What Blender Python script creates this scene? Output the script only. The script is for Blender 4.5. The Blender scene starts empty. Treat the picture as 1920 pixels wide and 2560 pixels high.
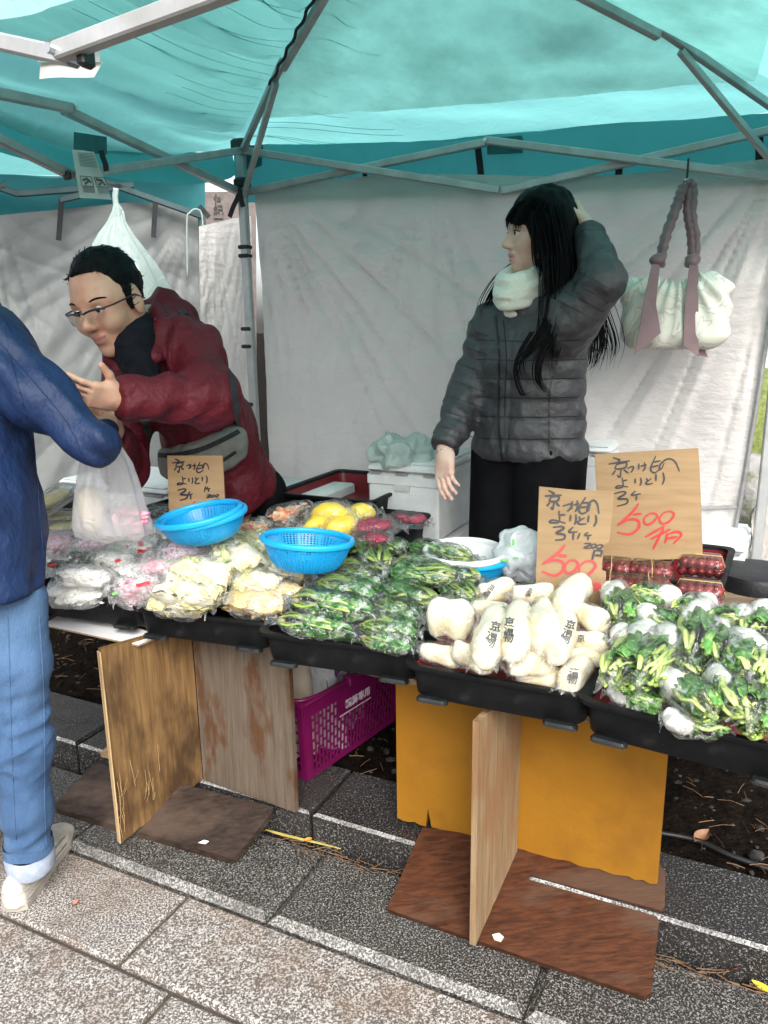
import bpy, math, random
import numpy as np
from mathutils import Vector, Matrix
from mathutils.bvhtree import BVHTree

random.seed(7)
RNG = np.random.default_rng(11)
C = bpy.context.scene.collection
R = math.radians

# ------------------------------------------------------------------ camera
EYE = Vector((0.0, 0.0, 1.38))
FPX, PITCH, ROLL = 1950.0, R(13.7), R(-0.8)
XR, FW, UP = Vector((1, 0, 0)), Vector((0, math.cos(PITCH), -math.sin(PITCH))), Vector((0, math.sin(PITCH), math.cos(PITCH)))
CR = XR * math.cos(ROLL) + UP * math.sin(ROLL)
CU = UP * math.cos(ROLL) - XR * math.sin(ROLL)
cam = bpy.data.objects.new('camera', bpy.data.cameras.new('camera'))
C.objects.link(cam)
cam.data.sensor_fit = 'HORIZONTAL'
cam.data.sensor_width = 36.0
cam.data.lens = 36.0 * FPX / 1920.0
cam.data.clip_start, cam.data.clip_end = 0.02, 500.0
cam.matrix_world = Matrix(((CR.x, CU.x, -FW.x, EYE.x), (CR.y, CU.y, -FW.y, EYE.y), (CR.z, CU.z, -FW.z, EYE.z), (0, 0, 0, 1)))
S = bpy.context.scene
S.camera = cam

# ------------------------------------------------------------------ sky, sun, exposure
SUN_EL, SUN_AZ = R(42), R(172)          # overcast glow from over the photographer's shoulder
W = bpy.data.worlds.new('World'); S.world = W; W.use_nodes = True
wn = W.node_tree.nodes; wl = W.node_tree.links
sky = wn.new('ShaderNodeTexSky'); sky.sky_type = 'NISHITA'; sky.sun_disc = False
sky.sun_elevation = SUN_EL; sky.sun_rotation = SUN_AZ
sky.air_density = 1.0; sky.dust_density = 4.0; sky.ozone_density = 1.0
hsv = wn.new('ShaderNodeHueSaturation'); hsv.inputs['Saturation'].default_value = 0.35
wl.new(sky.outputs[0], hsv.inputs['Color']); wl.new(hsv.outputs[0], wn['Background'].inputs['Color'])
wn['Background'].inputs['Strength'].default_value = 0.13
sun = bpy.data.objects.new('sun', bpy.data.lights.new('sun', 'SUN')); C.objects.link(sun)
sun.data.energy = 1.5; sun.data.angle = R(36); sun.data.color = (1.0, 0.97, 0.92)
sd = Vector((math.sin(SUN_AZ) * math.cos(SUN_EL), math.cos(SUN_AZ) * math.cos(SUN_EL), math.sin(SUN_EL)))
sun.rotation_euler = sd.to_track_quat('Z', 'Y').to_euler()
S.view_settings.view_transform = 'Standard'; S.view_settings.look = 'None'
S.view_settings.exposure = 1.4; S.view_settings.gamma = 1.0; S.view_settings.use_curve_mapping = False
S.render.engine = 'CYCLES'
S.cycles.use_denoising = True
S.cycles.max_bounces = 10; S.cycles.transparent_max_bounces = 24
S.cycles.diffuse_bounces = 5; S.cycles.transmission_bounces = 8; S.cycles.glossy_bounces = 3
S.cycles.caustics_reflective = False; S.cycles.caustics_refractive = False
S.cycles.sample_clamp_indirect = 6.0

# ------------------------------------------------------------------ where a line of sight meets a plane of the place
def sight(x, y):
    a, b = (x - 960) / FPX, -(y - 1280) / FPX
    return CR * a + CU * b + FW
def pz(x, y, z):
    r = sight(x, y); return EYE + r * ((z - EYE.z) / r.z)
def py(x, y, Y):
    r = sight(x, y); return EYE + r * (Y / r.y)
def pp(x, y, P, N):
    r = sight(x, y); return EYE + r * ((P - EYE).dot(N) / r.dot(N))
SU = Vector((0.899, -0.438, 0)); SV = Vector((0.438, 0.899, 0)); ZUP = Vector((0, 0, 1))   # along the stall, back into the stall

# ------------------------------------------------------------------ noise
_perm = RNG.permutation(4096)
def _h(i, j, k):
    return _perm[(_perm[(_perm[i & 4095] + j) & 4095] + k) & 4095] / 4095.0
def vnoise(p):
    p = np.asarray(p, float); f = np.floor(p).astype(int); t = p - f; t = t * t * (3 - 2 * t)
    i, j, k = f[..., 0], f[..., 1], f[..., 2]; x, y, z = t[..., 0], t[..., 1], t[..., 2]
    def L(a, b, w): return a + (b - a) * w
    return L(L(L(_h(i, j, k), _h(i + 1, j, k), x), L(_h(i, j + 1, k), _h(i + 1, j + 1, k), x), y),
             L(L(_h(i, j, k + 1), _h(i + 1, j, k + 1), x), L(_h(i, j + 1, k + 1), _h(i + 1, j + 1, k + 1), x), y), z) * 2 - 1
def fbm(p, octaves=3, gain=0.5):
    p = np.asarray(p, float); s = 0; a = 1.0
    for o in range(octaves):
        s = s + a * vnoise(p * (2 ** o) + 17.3 * o); a *= gain
    return s
def ridge(p, octaves=2):
    return 1 - np.abs(fbm(p, octaves)) * 2

# ------------------------------------------------------------------ materials
_M = {}
def nodes(name):
    m = bpy.data.materials.new(name); m.use_nodes = True; _M[name] = m
    nt = m.node_tree; b = nt.nodes['Principled BSDF']; out = nt.nodes['Material Output']
    return m, nt, b, out
def col4(c): return (c[0], c[1], c[2], 1.0)
def noise_node(nt, scale, detail=5, stretch=(1, 1, 1), rough=0.6, rot=(0, 0, 0), dist=0.0, coord='Object'):
    tc = nt.nodes.new('ShaderNodeTexCoord'); mp = nt.nodes.new('ShaderNodeMapping')
    mp.inputs['Scale'].default_value = stretch; mp.inputs['Rotation'].default_value = rot
    n = nt.nodes.new('ShaderNodeTexNoise'); n.inputs['Scale'].default_value = scale; n.inputs['Detail'].default_value = detail
    n.inputs['Roughness'].default_value = rough; n.inputs['Distortion'].default_value = dist
    nt.links.new(tc.outputs[coord], mp.inputs[0]); nt.links.new(mp.outputs[0], n.inputs['Vector'])
    return n.outputs['Fac']
def ramp_node(nt, fac, stops):
    r = nt.nodes.new('ShaderNodeValToRGB'); e = r.color_ramp.elements
    while len(e) < len(stops): e.new(0.5)
    for k, (p, c) in enumerate(stops):
        e[k].position = p; e[k].color = col4(c) if len(c) == 3 else c
    nt.links.new(fac, r.inputs[0]); return r.outputs[0]
def mix_node(nt, a, b, fac, mode='MIX'):
    m = nt.nodes.new('ShaderNodeMix'); m.data_type = 'RGBA'; m.blend_type = mode
    for sock, v in ((m.inputs[6], a), (m.inputs[7], b)):
        if isinstance(v, (tuple, list)): sock.default_value = col4(v)
        else: nt.links.new(v, sock)
    if isinstance(fac, (int, float)): m.inputs[0].default_value = fac
    else: nt.links.new(fac, m.inputs[0])
    return m.outputs[2]
def bump_node(nt, fac, strength, dist=0.01, normal=None):
    b = nt.nodes.new('ShaderNodeBump'); b.inputs['Strength'].default_value = strength; b.inputs['Distance'].default_value = dist
    nt.links.new(fac, b.inputs['Height'])
    if normal is not None: nt.links.new(normal, b.inputs['Normal'])
    return b.outputs[0]
def pbr(name, c1, c2=None, scale=12, ramp=(0.35, 0.65), rough=0.6, rough2=None, bump=0.0, bscale=60, bdist=0.01, metal=0.0, detail=5,
        stretch=(1, 1, 1), spec=0.5, transl=0.0, tcol=None, coat=0.0, dirt=None, dscale=4, dramp=(0.5, 0.75), sheen=0.0, bstretch=None, sss=0.0, dist=0.0):
    m, nt, b, out = nodes(name)
    col = None
    if c2 is not None:
        f = noise_node(nt, scale, detail, stretch, dist=dist); col = ramp_node(nt, f, [(ramp[0], c1), (ramp[1], c2)])
    if dirt is not None:
        f2 = noise_node(nt, dscale, 6, stretch); msk = ramp_node(nt, f2, [(dramp[0], (0, 0, 0)), (dramp[1], (1, 1, 1))])
        col = mix_node(nt, col if col is not None else c1, dirt, msk)
    if col is None: b.inputs['Base Color'].default_value = col4(c1)
    else: nt.links.new(col, b.inputs['Base Color'])
    b.inputs['Roughness'].default_value = rough; b.inputs['Metallic'].default_value = metal
    b.inputs['Specular IOR Level'].default_value = spec
    b.inputs['Coat Weight'].default_value = coat; b.inputs['Coat Roughness'].default_value = 0.1
    b.inputs['Sheen Weight'].default_value = sheen
    if sss: b.inputs['Subsurface Weight'].default_value = sss; b.inputs['Subsurface Radius'].default_value = (0.01, 0.004, 0.002); b.inputs['Subsurface Scale'].default_value = 0.5
    if rough2 is not None:
        f3 = noise_node(nt, scale * 0.7, 4, stretch); mr = nt.nodes.new('ShaderNodeMapRange')
        mr.inputs[1].default_value = 0.35; mr.inputs[2].default_value = 0.65; mr.inputs[3].default_value = rough; mr.inputs[4].default_value = rough2
        nt.links.new(f3, mr.inputs[0]); nt.links.new(mr.outputs[0], b.inputs['Roughness'])
    nrm = None
    if bump:
        fb = noise_node(nt, bscale, 4, bstretch or stretch); nrm = bump_node(nt, fb, bump, bdist); nt.links.new(nrm, b.inputs['Normal'])
    if transl:
        t = nt.nodes.new('ShaderNodeBsdfTranslucent')
        if tcol is not None: t.inputs[0].default_value = col4(tcol)
        elif col is not None: nt.links.new(col, t.inputs[0])
        else: t.inputs[0].default_value = col4(c1)
        if nrm is not None: nt.links.new(nrm, t.inputs['Normal'])
        mx = nt.nodes.new('ShaderNodeMixShader'); mx.inputs[0].default_value = transl
        nt.links.new(b.outputs[0], mx.inputs[1]); nt.links.new(t.outputs[0], mx.inputs[2]); nt.links.new(mx.outputs[0], out.inputs[0])
    return m
def film(name, milk=0.02, tint=(0.99, 0.99, 0.99), bscale=45, bstr=0.5, edge=0.25, rough=0.1, body=(0.9, 0.92, 0.92), painted_glints=0.0):
    """thin clear plastic: clear sheet + a glossy, slightly milky skin that crinkles, glint streaks painted in white"""
    m, nt, b, out = nodes(name)
    b.inputs['Base Color'].default_value = col4(body); b.inputs['Roughness'].default_value = rough; b.inputs['Specular IOR Level'].default_value = 0.6
    f = noise_node(nt, bscale, 3, dist=0.6); n = bump_node(nt, f, bstr, 0.02); nt.links.new(n, b.inputs['Normal'])
    g = nt.nodes.new('ShaderNodeBsdfGlossy'); g.inputs['Roughness'].default_value = rough; nt.links.new(n, g.inputs['Normal'])
    tr = nt.nodes.new('ShaderNodeBsdfTransparent'); tr.inputs[0].default_value = col4(tint)
    fr = nt.nodes.new('ShaderNodeFresnel'); fr.inputs[0].default_value = 1.5; nt.links.new(n, fr.inputs['Normal'])
    mr = nt.nodes.new('ShaderNodeMath'); mr.operation = 'MULTIPLY_ADD'; mr.inputs[1].default_value = edge * 2; mr.inputs[2].default_value = 0.0
    mr.use_clamp = True; nt.links.new(fr.outputs[0], mr.inputs[0])
    m1 = nt.nodes.new('ShaderNodeMixShader'); nt.links.new(mr.outputs[0], m1.inputs[0]); nt.links.new(tr.outputs[0], m1.inputs[1]); nt.links.new(g.outputs[0], m1.inputs[2])
    m2 = nt.nodes.new('ShaderNodeMixShader'); m2.inputs[0].default_value = milk
    if painted_glints:
        lines = ramp_node(nt, noise_node(nt, bscale * .8, 2, dist=1.0), [(.42, (0, 0, 0)), (.5, (1, 1, 1)), (.58, (0, 0, 0))]); patch = ramp_node(nt, noise_node(nt, bscale * .35, 2), [(.45, (0, 0, 0)), (.62, (1, 1, 1))])  # white streaks painted into the film stand in for sky glints
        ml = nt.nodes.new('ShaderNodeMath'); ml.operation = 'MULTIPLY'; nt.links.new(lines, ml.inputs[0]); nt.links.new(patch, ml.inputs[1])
        ma2 = nt.nodes.new('ShaderNodeMath'); ma2.operation = 'MULTIPLY_ADD'; ma2.inputs[1].default_value = painted_glints; ma2.inputs[2].default_value = milk; nt.links.new(ml.outputs[0], ma2.inputs[0]); nt.links.new(ma2.outputs[0], m2.inputs[0])
    nt.links.new(m1.outputs[0], m2.inputs[1]); nt.links.new(b.outputs[0], m2.inputs[2])
    nt.links.new(m2.outputs[0], out.inputs[0])
    return m

# ------------------------------------------------------------------ mesh building
class MB:
    def __init__(s): s.v = []; s.f = []; s.mi = []; s.cur = 0
    def add(s, vs, fs):
        o = len(s.v); s.v.extend([tuple(map(float, p)) for p in vs])
        for f in fs: s.f.append(tuple(o + int(i) for i in f)); s.mi.append(s.cur)
        return s
    def box(s, c, size, rot=None, bevel=0.0):
        """box centred at c; bevel chamfers the four vertical-to-top edges all round"""
        x, y, z = [d / 2 for d in size]; c = Vector(c); m = rot if rot is not None else Matrix.Identity(3)
        if bevel <= 0:
            vs = [(-x, -y, -z), (x, -y, -z), (x, y, -z), (-x, y, -z), (-x, -y, z), (x, -y, z), (x, y, z), (-x, y, z)]
            fs = [(0, 3, 2, 1), (4, 5, 6, 7), (0, 1, 5, 4), (1, 2, 6, 5), (2, 3, 7, 6), (3, 0, 4, 7)]
        else:
            b = min(bevel, x * .9, y * .9, z * .9)
            rings = []
            for zz, ins in ((-z, b), (-z + b, 0), (z - b, 0), (z, b)):
                xx, yy = x - ins, y - ins; k = b * 0.6 if ins == 0 else b * 0.4
                rings.append([(-xx + k, -yy, zz), (xx - k, -yy, zz), (xx, -yy + k, zz), (xx, yy - k, zz), (xx - k, yy, zz), (-xx + k, yy, zz), (-xx, yy - k, zz), (-xx, -yy + k, zz)])
            vs = [p for r in rings for p in r]; fs = []
            for k in range(3):
                for i in range(8): fs.append((k * 8 + i, k * 8 + (i + 1) % 8, (k + 1) * 8 + (i + 1) % 8, (k + 1) * 8 + i))
            fs.append(tuple(range(7, -1, -1))); fs.append(tuple(range(24, 32)))
        return s.add([c + m @ Vector(p) for p in vs], fs)
    def prism(s, pts, off):
        """pts: planar outline (3-D), extruded by vector off"""
        off = Vector(off); n = len(pts); vs = [Vector(p) for p in pts] + [Vector(p) + off for p in pts]
        fs = [tuple(range(n - 1, -1, -1)), tuple(range(n, 2 * n))] + [(i, (i + 1) % n, n + (i + 1) % n, n + i) for i in range(n)]
        return s.add(vs, fs)
    def loft(s, rings, close=True, caps=True):
        n = len(rings[0]); vs = [p for r in rings for p in r]; fs = []
        for k in range(len(rings) - 1):
            for i in range(n if close else n - 1):
                j = (i + 1) % n; fs.append((k * n + i, k * n + j, (k + 1) * n + j, (k + 1) * n + i))
        if caps and close: fs.append(tuple(range(n - 1, -1, -1))); fs.append(tuple((len(rings) - 1) * n + i for i in range(n)))
        return s.add(vs, fs)
    def tube(s, pts, r, seg=8, caps=True, flat=1.0, up=None):
        pts = [Vector(p) for p in pts]; rr = r if isinstance(r, (list, tuple, np.ndarray)) else [r] * len(pts)
        rings = []; n0 = None
        for i, p in enumerate(pts):
            t = (pts[min(i + 1, len(pts) - 1)] - pts[max(i - 1, 0)]).normalized()
            if n0 is None:
                a = Vector(up) if up is not None else (Vector((0, 0, 1)) if abs(t.z) < 0.9 else Vector((1, 0, 0)))
                n0 = (a - t * a.dot(t)).normalized()
            else: n0 = (n0 - t * n0.dot(t)).normalized()
            b = t.cross(n0)
            rings.append([p + (n0 * math.cos(2 * math.pi * k / seg) * flat + b * math.sin(2 * math.pi * k / seg)) * rr[i] for k in range(seg)])
        return s.loft(rings, True, caps)
    def bar(s, a, b, w, h=None, up=(0, 0, 1)):
        """square tube between two points"""
        h = h or w; a, b = Vector(a), Vector(b); t = (b - a).normalized(); u = Vector(up); n = (u - t * u.dot(t))
        n = n.normalized() if n.length > 1e-4 else t.orthogonal().normalized(); q = t.cross(n)
        k = 0.25; ring = [(-1 + k, -1), (1 - k, -1), (1, -1 + k), (1, 1 - k), (1 - k, 1), (-1 + k, 1), (-1, 1 - k), (-1, -1 + k)]
        return s.loft([[p + q * (x * w / 2) + n * (y * h / 2) for x, y in ring] for p in (a, b)])
    def ribbon(s, pts, wid, nrm, th=0.0012):
        """flat band along pts; nrm: face normal(s)"""
        pts = [Vector(p) for p in pts]; rings = []
        for i, p in enumerate(pts):
            t = (pts[min(i + 1, len(pts) - 1)] - pts[max(i - 1, 0)]).normalized(); n = Vector(nrm[i] if isinstance(nrm, list) else nrm).normalized()
            n = (n - t * n.dot(t)).normalized(); b = t.cross(n); w = (wid[i] if isinstance(wid, (list, tuple)) else wid) / 2
            rings.append([p - b * w - n * th / 2, p + b * w - n * th / 2, p + b * w + n * th / 2, p - b * w + n * th / 2])
        return s.loft(rings)
    def lathe(s, prof, c=(0, 0, 0), seg=32, sx=1.0, sy=1.0, closed=False):
        c = Vector(c); rings = [[c + Vector((r * math.cos(2 * math.pi * k / seg) * sx, r * math.sin(2 * math.pi * k / seg) * sy, z)) for k in range(seg)] for r, z in prof]
        return s.loft(rings, True, closed)
    def grid(s, P, flip=False):
        """P: array (n, m, 3)"""
        P = np.asarray(P, float); n, m = P.shape[:2]; ii = np.arange(n * m).reshape(n, m)
        q = np.stack([ii[:-1, :-1], ii[1:, :-1], ii[1:, 1:], ii[:-1, 1:]], -1).reshape(-1, 4)
        if flip: q = q[:, ::-1]
        return s.add(P.reshape(-1, 3), q)
    def build(s, name, mats, parent=None, smooth=False, loc=None, local=None):
        me = bpy.data.meshes.new(name); vs = s.v
        if loc is not None: vs = [(x - loc[0], y - loc[1], z - loc[2]) for x, y, z in vs]
        me.from_pydata(vs, [], s.f); me.update()
        return finish(me, name, mats, parent, smooth, loc, s.mi)
def finish(me, name, mats, parent=None, smooth=False, loc=None, mi=None):
    for m in (mats if isinstance(mats, (list, tuple)) else [mats]): me.materials.append(m)
    if mi is not None and len(me.materials) > 1: me.polygons.foreach_set('material_index', mi)
    if smooth:
        me.polygons.foreach_set('use_smooth', [True] * len(me.polygons))
        if smooth != 'all':
            try: me.set_sharp_from_angle(angle=R(40))
            except Exception: pass
    o = bpy.data.objects.new(name, me); C.objects.link(o)
    if loc is not None: o.location = loc
    if parent is not None:
        o.parent = parent
    return o
def mesh_obj(name, V, F, mats, parent=None, smooth='all', mi=None):
    """numpy verts / quads"""
    me = bpy.data.meshes.new(name); me.from_pydata(V.tolist() if hasattr(V, 'tolist') else V, [], F.tolist() if hasattr(F, 'tolist') else F); me.update()
    return finish(me, name, mats, parent, smooth, None, mi)
def share(o, parent, loc=(0, 0, 0), rot=(0, 0, 0), scale=(1, 1, 1), name=None):
    c = o.copy(); C.objects.link(c); c.parent = parent; c.location = loc; c.rotation_euler = rot; c.scale = scale
    return c
def thing(name, label, cat, loc=(0, 0, 0), rot=None, group=None):
    o = bpy.data.objects.new(name, None); C.objects.link(o); o.empty_display_size = 0.05
    o.location = loc
    if rot is not None: o.rotation_euler = rot
    o['label'] = label; o['category'] = cat
    if group: o['group'] = group
    return o
def tag(o, label, cat, group=None, kind=None):
    o['label'] = label; o['category'] = cat
    if group: o['group'] = group
    if kind: o['kind'] = kind
    return o
def struct(o, label=None):
    o['kind'] = 'structure'
    if label: o['label'] = label
    return o
def basis(x, y, z):
    return Matrix((x, y, z)).transposed()

# ------------------------------------------------------------------ soft bodies: smooth union of round shapes, meshed by surface nets
def _v(a): return np.array(a, np.float32)
def s_cone(P, a, b, r1, r2):
    a, b = _v(a), _v(b); ba = b - a; l2 = float(ba @ ba) + 1e-12
    h = np.clip(((P - a) @ ba) / l2, 0, 1); d = P - a - h[..., None] * ba
    return np.sqrt((d * d).sum(-1)) - (r1 + (r2 - r1) * h)
def s_ell(P, c, r, rot=None):
    q = P - _v(c)
    if rot is not None: q = q @ np.array(rot, np.float32)      # rot columns = axes
    r = _v(r); k0 = np.sqrt(((q / r) ** 2).sum(-1)); k1 = np.sqrt(((q / (r * r)) ** 2).sum(-1)) + 1e-9
    return k0 * (k0 - 1) / k1
def s_box(P, c, hsize, rad=0.01, rot=None):
    q = P - _v(c)
    if rot is not None: q = q @ np.array(rot, np.float32)
    q = np.abs(q) - (_v(hsize) - rad)
    return np.sqrt((np.maximum(q, 0) ** 2).sum(-1)) + np.minimum(q.max(-1), 0) - rad
def smin(a, b, k):
    if k <= 0: return np.minimum(a, b)
    h = np.maximum(k - np.abs(a - b), 0) / k
    return np.minimum(a, b) - h * h * k * 0.25
def smax(a, b, k): return -smin(-a, -b, k)
def chain(P, pts, rads, k=0.02):
    d = None
    for i in range(len(pts) - 1):
        e = s_cone(P, pts[i], pts[i + 1], rads[i], rads[i + 1]); d = e if d is None else smin(d, e, k)
    return d
def nets(fn, lo, hi, h, disp=None):
    lo = np.array(lo, float); n = np.ceil((np.array(hi) - lo) / h).astype(int) + 1
    ax = [np.arange(n[i], dtype=np.float32) * h + lo[i] for i in range(3)]
    P = np.stack(np.meshgrid(*ax, indexing='ij'), -1).astype(np.float32)
    F = fn(P); F[0], F[-1] = np.maximum(F[0], h), np.maximum(F[-1], h)
    F[:, 0], F[:, -1] = np.maximum(F[:, 0], h), np.maximum(F[:, -1], h); F[:, :, 0], F[:, :, -1] = np.maximum(F[:, :, 0], h), np.maximum(F[:, :, -1], h)
    s = F < 0; c = [d - 1 for d in F.shape]
    acc = np.zeros((*c, 3), np.float32); cnt = np.zeros(c, np.float32)
    def sub(A, i, j, k): return A[i:i + c[0], j:j + c[1], k:k + c[2]]
    for a in range(3):
        for o1 in (0, 1):
            for o2 in (0, 1):
                p = [0, 0, 0]; oth = [x for x in range(3) if x != a]; p[oth[0]] = o1; p[oth[1]] = o2; q = list(p); q[a] = 1
                f0, f1 = sub(F, *p), sub(F, *q); m = (f0 < 0) != (f1 < 0)
                t = np.where(m, f0 / np.where(m, f0 - f1, 1), 0)
                for x in range(3): acc[..., x] += np.where(m, p[x] + (t if x == a else 0), 0)
                cnt += m
    act = cnt > 0; idx = -np.ones(c, int); idx[act] = np.arange(act.sum())
    cell = np.argwhere(act); V = (cell + acc[act] / cnt[act][:, None]) * h + lo
    Q = []
    for a in range(3):
        b, d = [x for x in range(3) if x != a]
        s0 = [slice(None)] * 3; s1 = [slice(None)] * 3; s0[a] = slice(0, -1); s1[a] = slice(1, None)
        e = s[tuple(s0)] != s[tuple(s1)]
        loc = np.argwhere(e); loc = loc[(loc[:, b] > 0) & (loc[:, d] > 0) & (loc[:, b] < c[b]) & (loc[:, d] < c[d])]
        if not len(loc): continue
        def cid(db, dd):
            z = loc.copy(); z[:, b] += db; z[:, d] += dd; return idx[z[:, 0], z[:, 1], z[:, 2]]
        q = np.stack([cid(-1, -1), cid(0, -1), cid(0, 0), cid(-1, 0)], -1)
        neg = s[loc[:, 0], loc[:, 1], loc[:, 2]]
        if a == 1: neg = ~neg
        q[~neg] = q[~neg][:, ::-1]; Q.append(q)
    Q = np.concatenate(Q); Q = Q[(Q >= 0).all(1)]
    if disp is not None: V = V + vnormals(V, Q) * disp(V)[:, None]
    return V, Q
def relax(V, Q, it=2, lam=0.5):
    for _ in range(it):
        s = np.zeros_like(V); n = np.zeros(len(V))
        for i in range(4):
            for j in (1, 3):
                np.add.at(s, Q[:, i], V[Q[:, (i + j) % 4]]); np.add.at(n, Q[:, i], 1)
        V = V + lam * (s / np.maximum(n, 1)[:, None] - V)
    return V
def vnormals(V, Q):
    n = np.cross(V[Q[:, 2]] - V[Q[:, 0]], V[Q[:, 3]] - V[Q[:, 1]]); N = np.zeros_like(V)
    for i in range(4): np.add.at(N, Q[:, i], n)
    return N / (np.linalg.norm(N, axis=1, keepdims=True) + 1e-9)
def lerp(a, b, t): return Vector(a) * (1 - t) + Vector(b) * t
def path(pts, n):
    """smooth path through points (Catmull-Rom)"""
    p = [Vector(q) for q in pts]; p = [p[0] * 2 - p[1]] + p + [p[-1] * 2 - p[-2]]; out = []
    m = len(p) - 3
    for i in range(n):
        u = i / (n - 1) * m; k = min(int(u), m - 1); t = u - k; a, b, c, d = p[k:k + 4]
        out.append(0.5 * ((2 * b) + (c - a) * t + (2 * a - 5 * b + 4 * c - d) * t * t + (3 * b - a - 3 * c + d) * t ** 3))
    return out
# ================================================================== MATERIALS
def granite(name, base, dark, light, scale=260, wet=0.35, spot=(0.52, 0.60), stain=(0.12, 0.09, 0.07), sramp=(0.5, 0.7), bump=0.5):
    m, nt, b, out = nodes(name)
    f = noise_node(nt, scale, 2, rough=0.7, dist=0.4)
    c = ramp_node(nt, f, [(0.36, dark), (spot[0] - 0.03, base), (spot[0], base), (spot[1], light)])
    f2 = noise_node(nt, 3.5, 5); mk_ = ramp_node(nt, f2, [(sramp[0], (0, 0, 0)), (sramp[1], (1, 1, 1))])
    c = mix_node(nt, c, mix_node(nt, c, stain, 0.55), mk_)
    f4 = noise_node(nt, 22, 4); c = mix_node(nt, c, mix_node(nt, c, (0.02, 0.018, 0.015), 0.45), ramp_node(nt, f4, [(0.5, (0, 0, 0)), (0.75, (1, 1, 1))]))
    nt.links.new(c, b.inputs['Base Color'])
    f3 = noise_node(nt, 5, 3); mr = nt.nodes.new('ShaderNodeMapRange'); mr.inputs[1].default_value = .35; mr.inputs[2].default_value = .65
    mr.inputs[3].default_value = wet; mr.inputs[4].default_value = min(1, wet + .3); nt.links.new(f3, mr.inputs[0]); nt.links.new(mr.outputs[0], b.inputs['Roughness'])
    nt.links.new(bump_node(nt, f, bump, 0.004), b.inputs['Normal'])
    return m
m_slab = granite('paving_granite', (0.118, 0.095, 0.080), (0.066, 0.052, 0.044), (0.49, 0.47, 0.45), 215, 0.6, (0.49, 0.57), (0.15, 0.088, 0.05), (.45, .65))
m_strip = granite('wet_granite', (0.026, 0.023, 0.021), (0.012, 0.011, 0.010), (0.31, 0.30, 0.28), 230, 0.4, (0.51, 0.64), (0.03, 0.026, 0.022))
m_kerb = granite('kerb_granite', (0.019, 0.017, 0.016), (0.009, 0.008, 0.007), (0.21, 0.21, 0.21), 200, 0.28, (0.56, 0.65), (0.025, 0.02, 0.018))
m_edge = granite('worn_edge', (0.20, 0.195, 0.19), (0.05, 0.045, 0.04), (0.55, 0.55, 0.54), 200, 0.6, (0.46, 0.58), (0.06, 0.05, 0.045), (.4, .6))
m_edge2 = granite('worn_gutter_edge', (0.09, 0.083, 0.076), (0.06, 0.055, 0.05), (0.42, 0.41, 0.39), 200, 0.6, (0.46, 0.6), (0.05, 0.045, 0.04), (.4, .62))
m_joint = pbr('joint_mud', (0.055, 0.042, 0.032), (0.10, 0.078, 0.055), 60, rough=0.9, bump=0.5, bscale=120)
m_soil = pbr('soil', (0.0035, 0.0025, 0.0018), (0.013, 0.0095, 0.007), 30, rough=0.95, spec=.04, bump=1.0, bscale=70, bdist=0.02, detail=8)
m_pebble = pbr('pebble', (0.010, 0.0095, 0.009), (0.045, 0.042, 0.039), 25, rough=0.8, spec=.2)
m_straw = pbr('straw', (0.07, 0.036, 0.016), (0.16, 0.09, 0.04), 30, rough=0.8)
m_canopy = pbr('teal_canopy', (0.09, 0.34, 0.32), (0.14, 0.42, 0.395), 7, rough=0.5, bump=0.25, bscale=30, transl=0.66, tcol=(0.235, 0.62, 0.60), dirt=(0.16, 0.42, 0.38), dscale=2.2, dramp=(0.5, 0.8))
m_valance = pbr('teal_valance', (0.03, 0.30, 0.31), (0.05, 0.38, 0.38), 9, rough=0.5, bump=0.25, bscale=40, transl=0.55, tcol=(0.07, 0.43, 0.45))
m_tarp = pbr('inner_liner', (0.76, 0.82, 0.78), (0.90, 0.94, 0.90), 6, rough=0.5, transl=0.80, tcol=None, dirt=(0.50, 0.56, 0.52), dscale=4, dramp=(0.42, 0.75), bump=0.6, bscale=10, bdist=.03)
m_frontval = pbr('painted_daylit_valance', (0.50, 0.78, 0.84), (0.62, 0.86, 0.9), 10, rough=0.5, transl=0.5, tcol=(0.7, 0.92, 0.95), bump=0.5, bscale=14)
m_darkteal = pbr('dark_teal_cloth', (0.012, 0.10, 0.11), (0.02, 0.14, 0.15), 20, rough=0.7)
m_alu = pbr('grey_enamel_tube', (0.33, 0.34, 0.34), (0.44, 0.45, 0.45), 14, rough=0.42, metal=0.35, dirt=(0.30, 0.30, 0.28), dscale=9)
m_darkalu = pbr('dark_tube', (0.03, 0.06, 0.065), (0.05, 0.09, 0.095), 14, rough=0.5, metal=0.2)
m_black = pbr('black_plastic', (0.010, 0.010, 0.011), rough=0.45)
m_blackcloth = pbr('black_webbing', (0.012, 0.013, 0.015), (0.02, 0.02, 0.024), 90, rough=0.85)
m_wall = pbr('off_white_sheet', (0.57, 0.54, 0.515), (0.65, 0.617, 0.592), 2.5, rough=0.5, bump=0.38, bscale=15, bstretch=(1, 1, 2.6), transl=0.34, tcol=(0.88, 0.83, 0.79), dirt=(0.56, 0.53, 0.51), dscale=3, bdist=0.025)
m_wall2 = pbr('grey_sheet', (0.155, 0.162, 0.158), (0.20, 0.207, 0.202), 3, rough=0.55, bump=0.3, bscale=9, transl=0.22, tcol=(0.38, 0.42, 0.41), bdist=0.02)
m_bind = pbr('grey_binding', (0.20, 0.20, 0.20), (0.26, 0.26, 0.26), 40, rough=0.7)
m_paper = pbr('tag_paper', (0.62, 0.64, 0.60), (0.72, 0.73, 0.70), 20, rough=0.6, transl=0.3)
m_ink = pbr('grey_ink', (0.12, 0.13, 0.13), rough=0.7)
m_greytag = pbr('grey_tag', (0.34, 0.36, 0.35), (0.42, 0.44, 0.43), 12, rough=0.7, transl=0.2)
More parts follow.
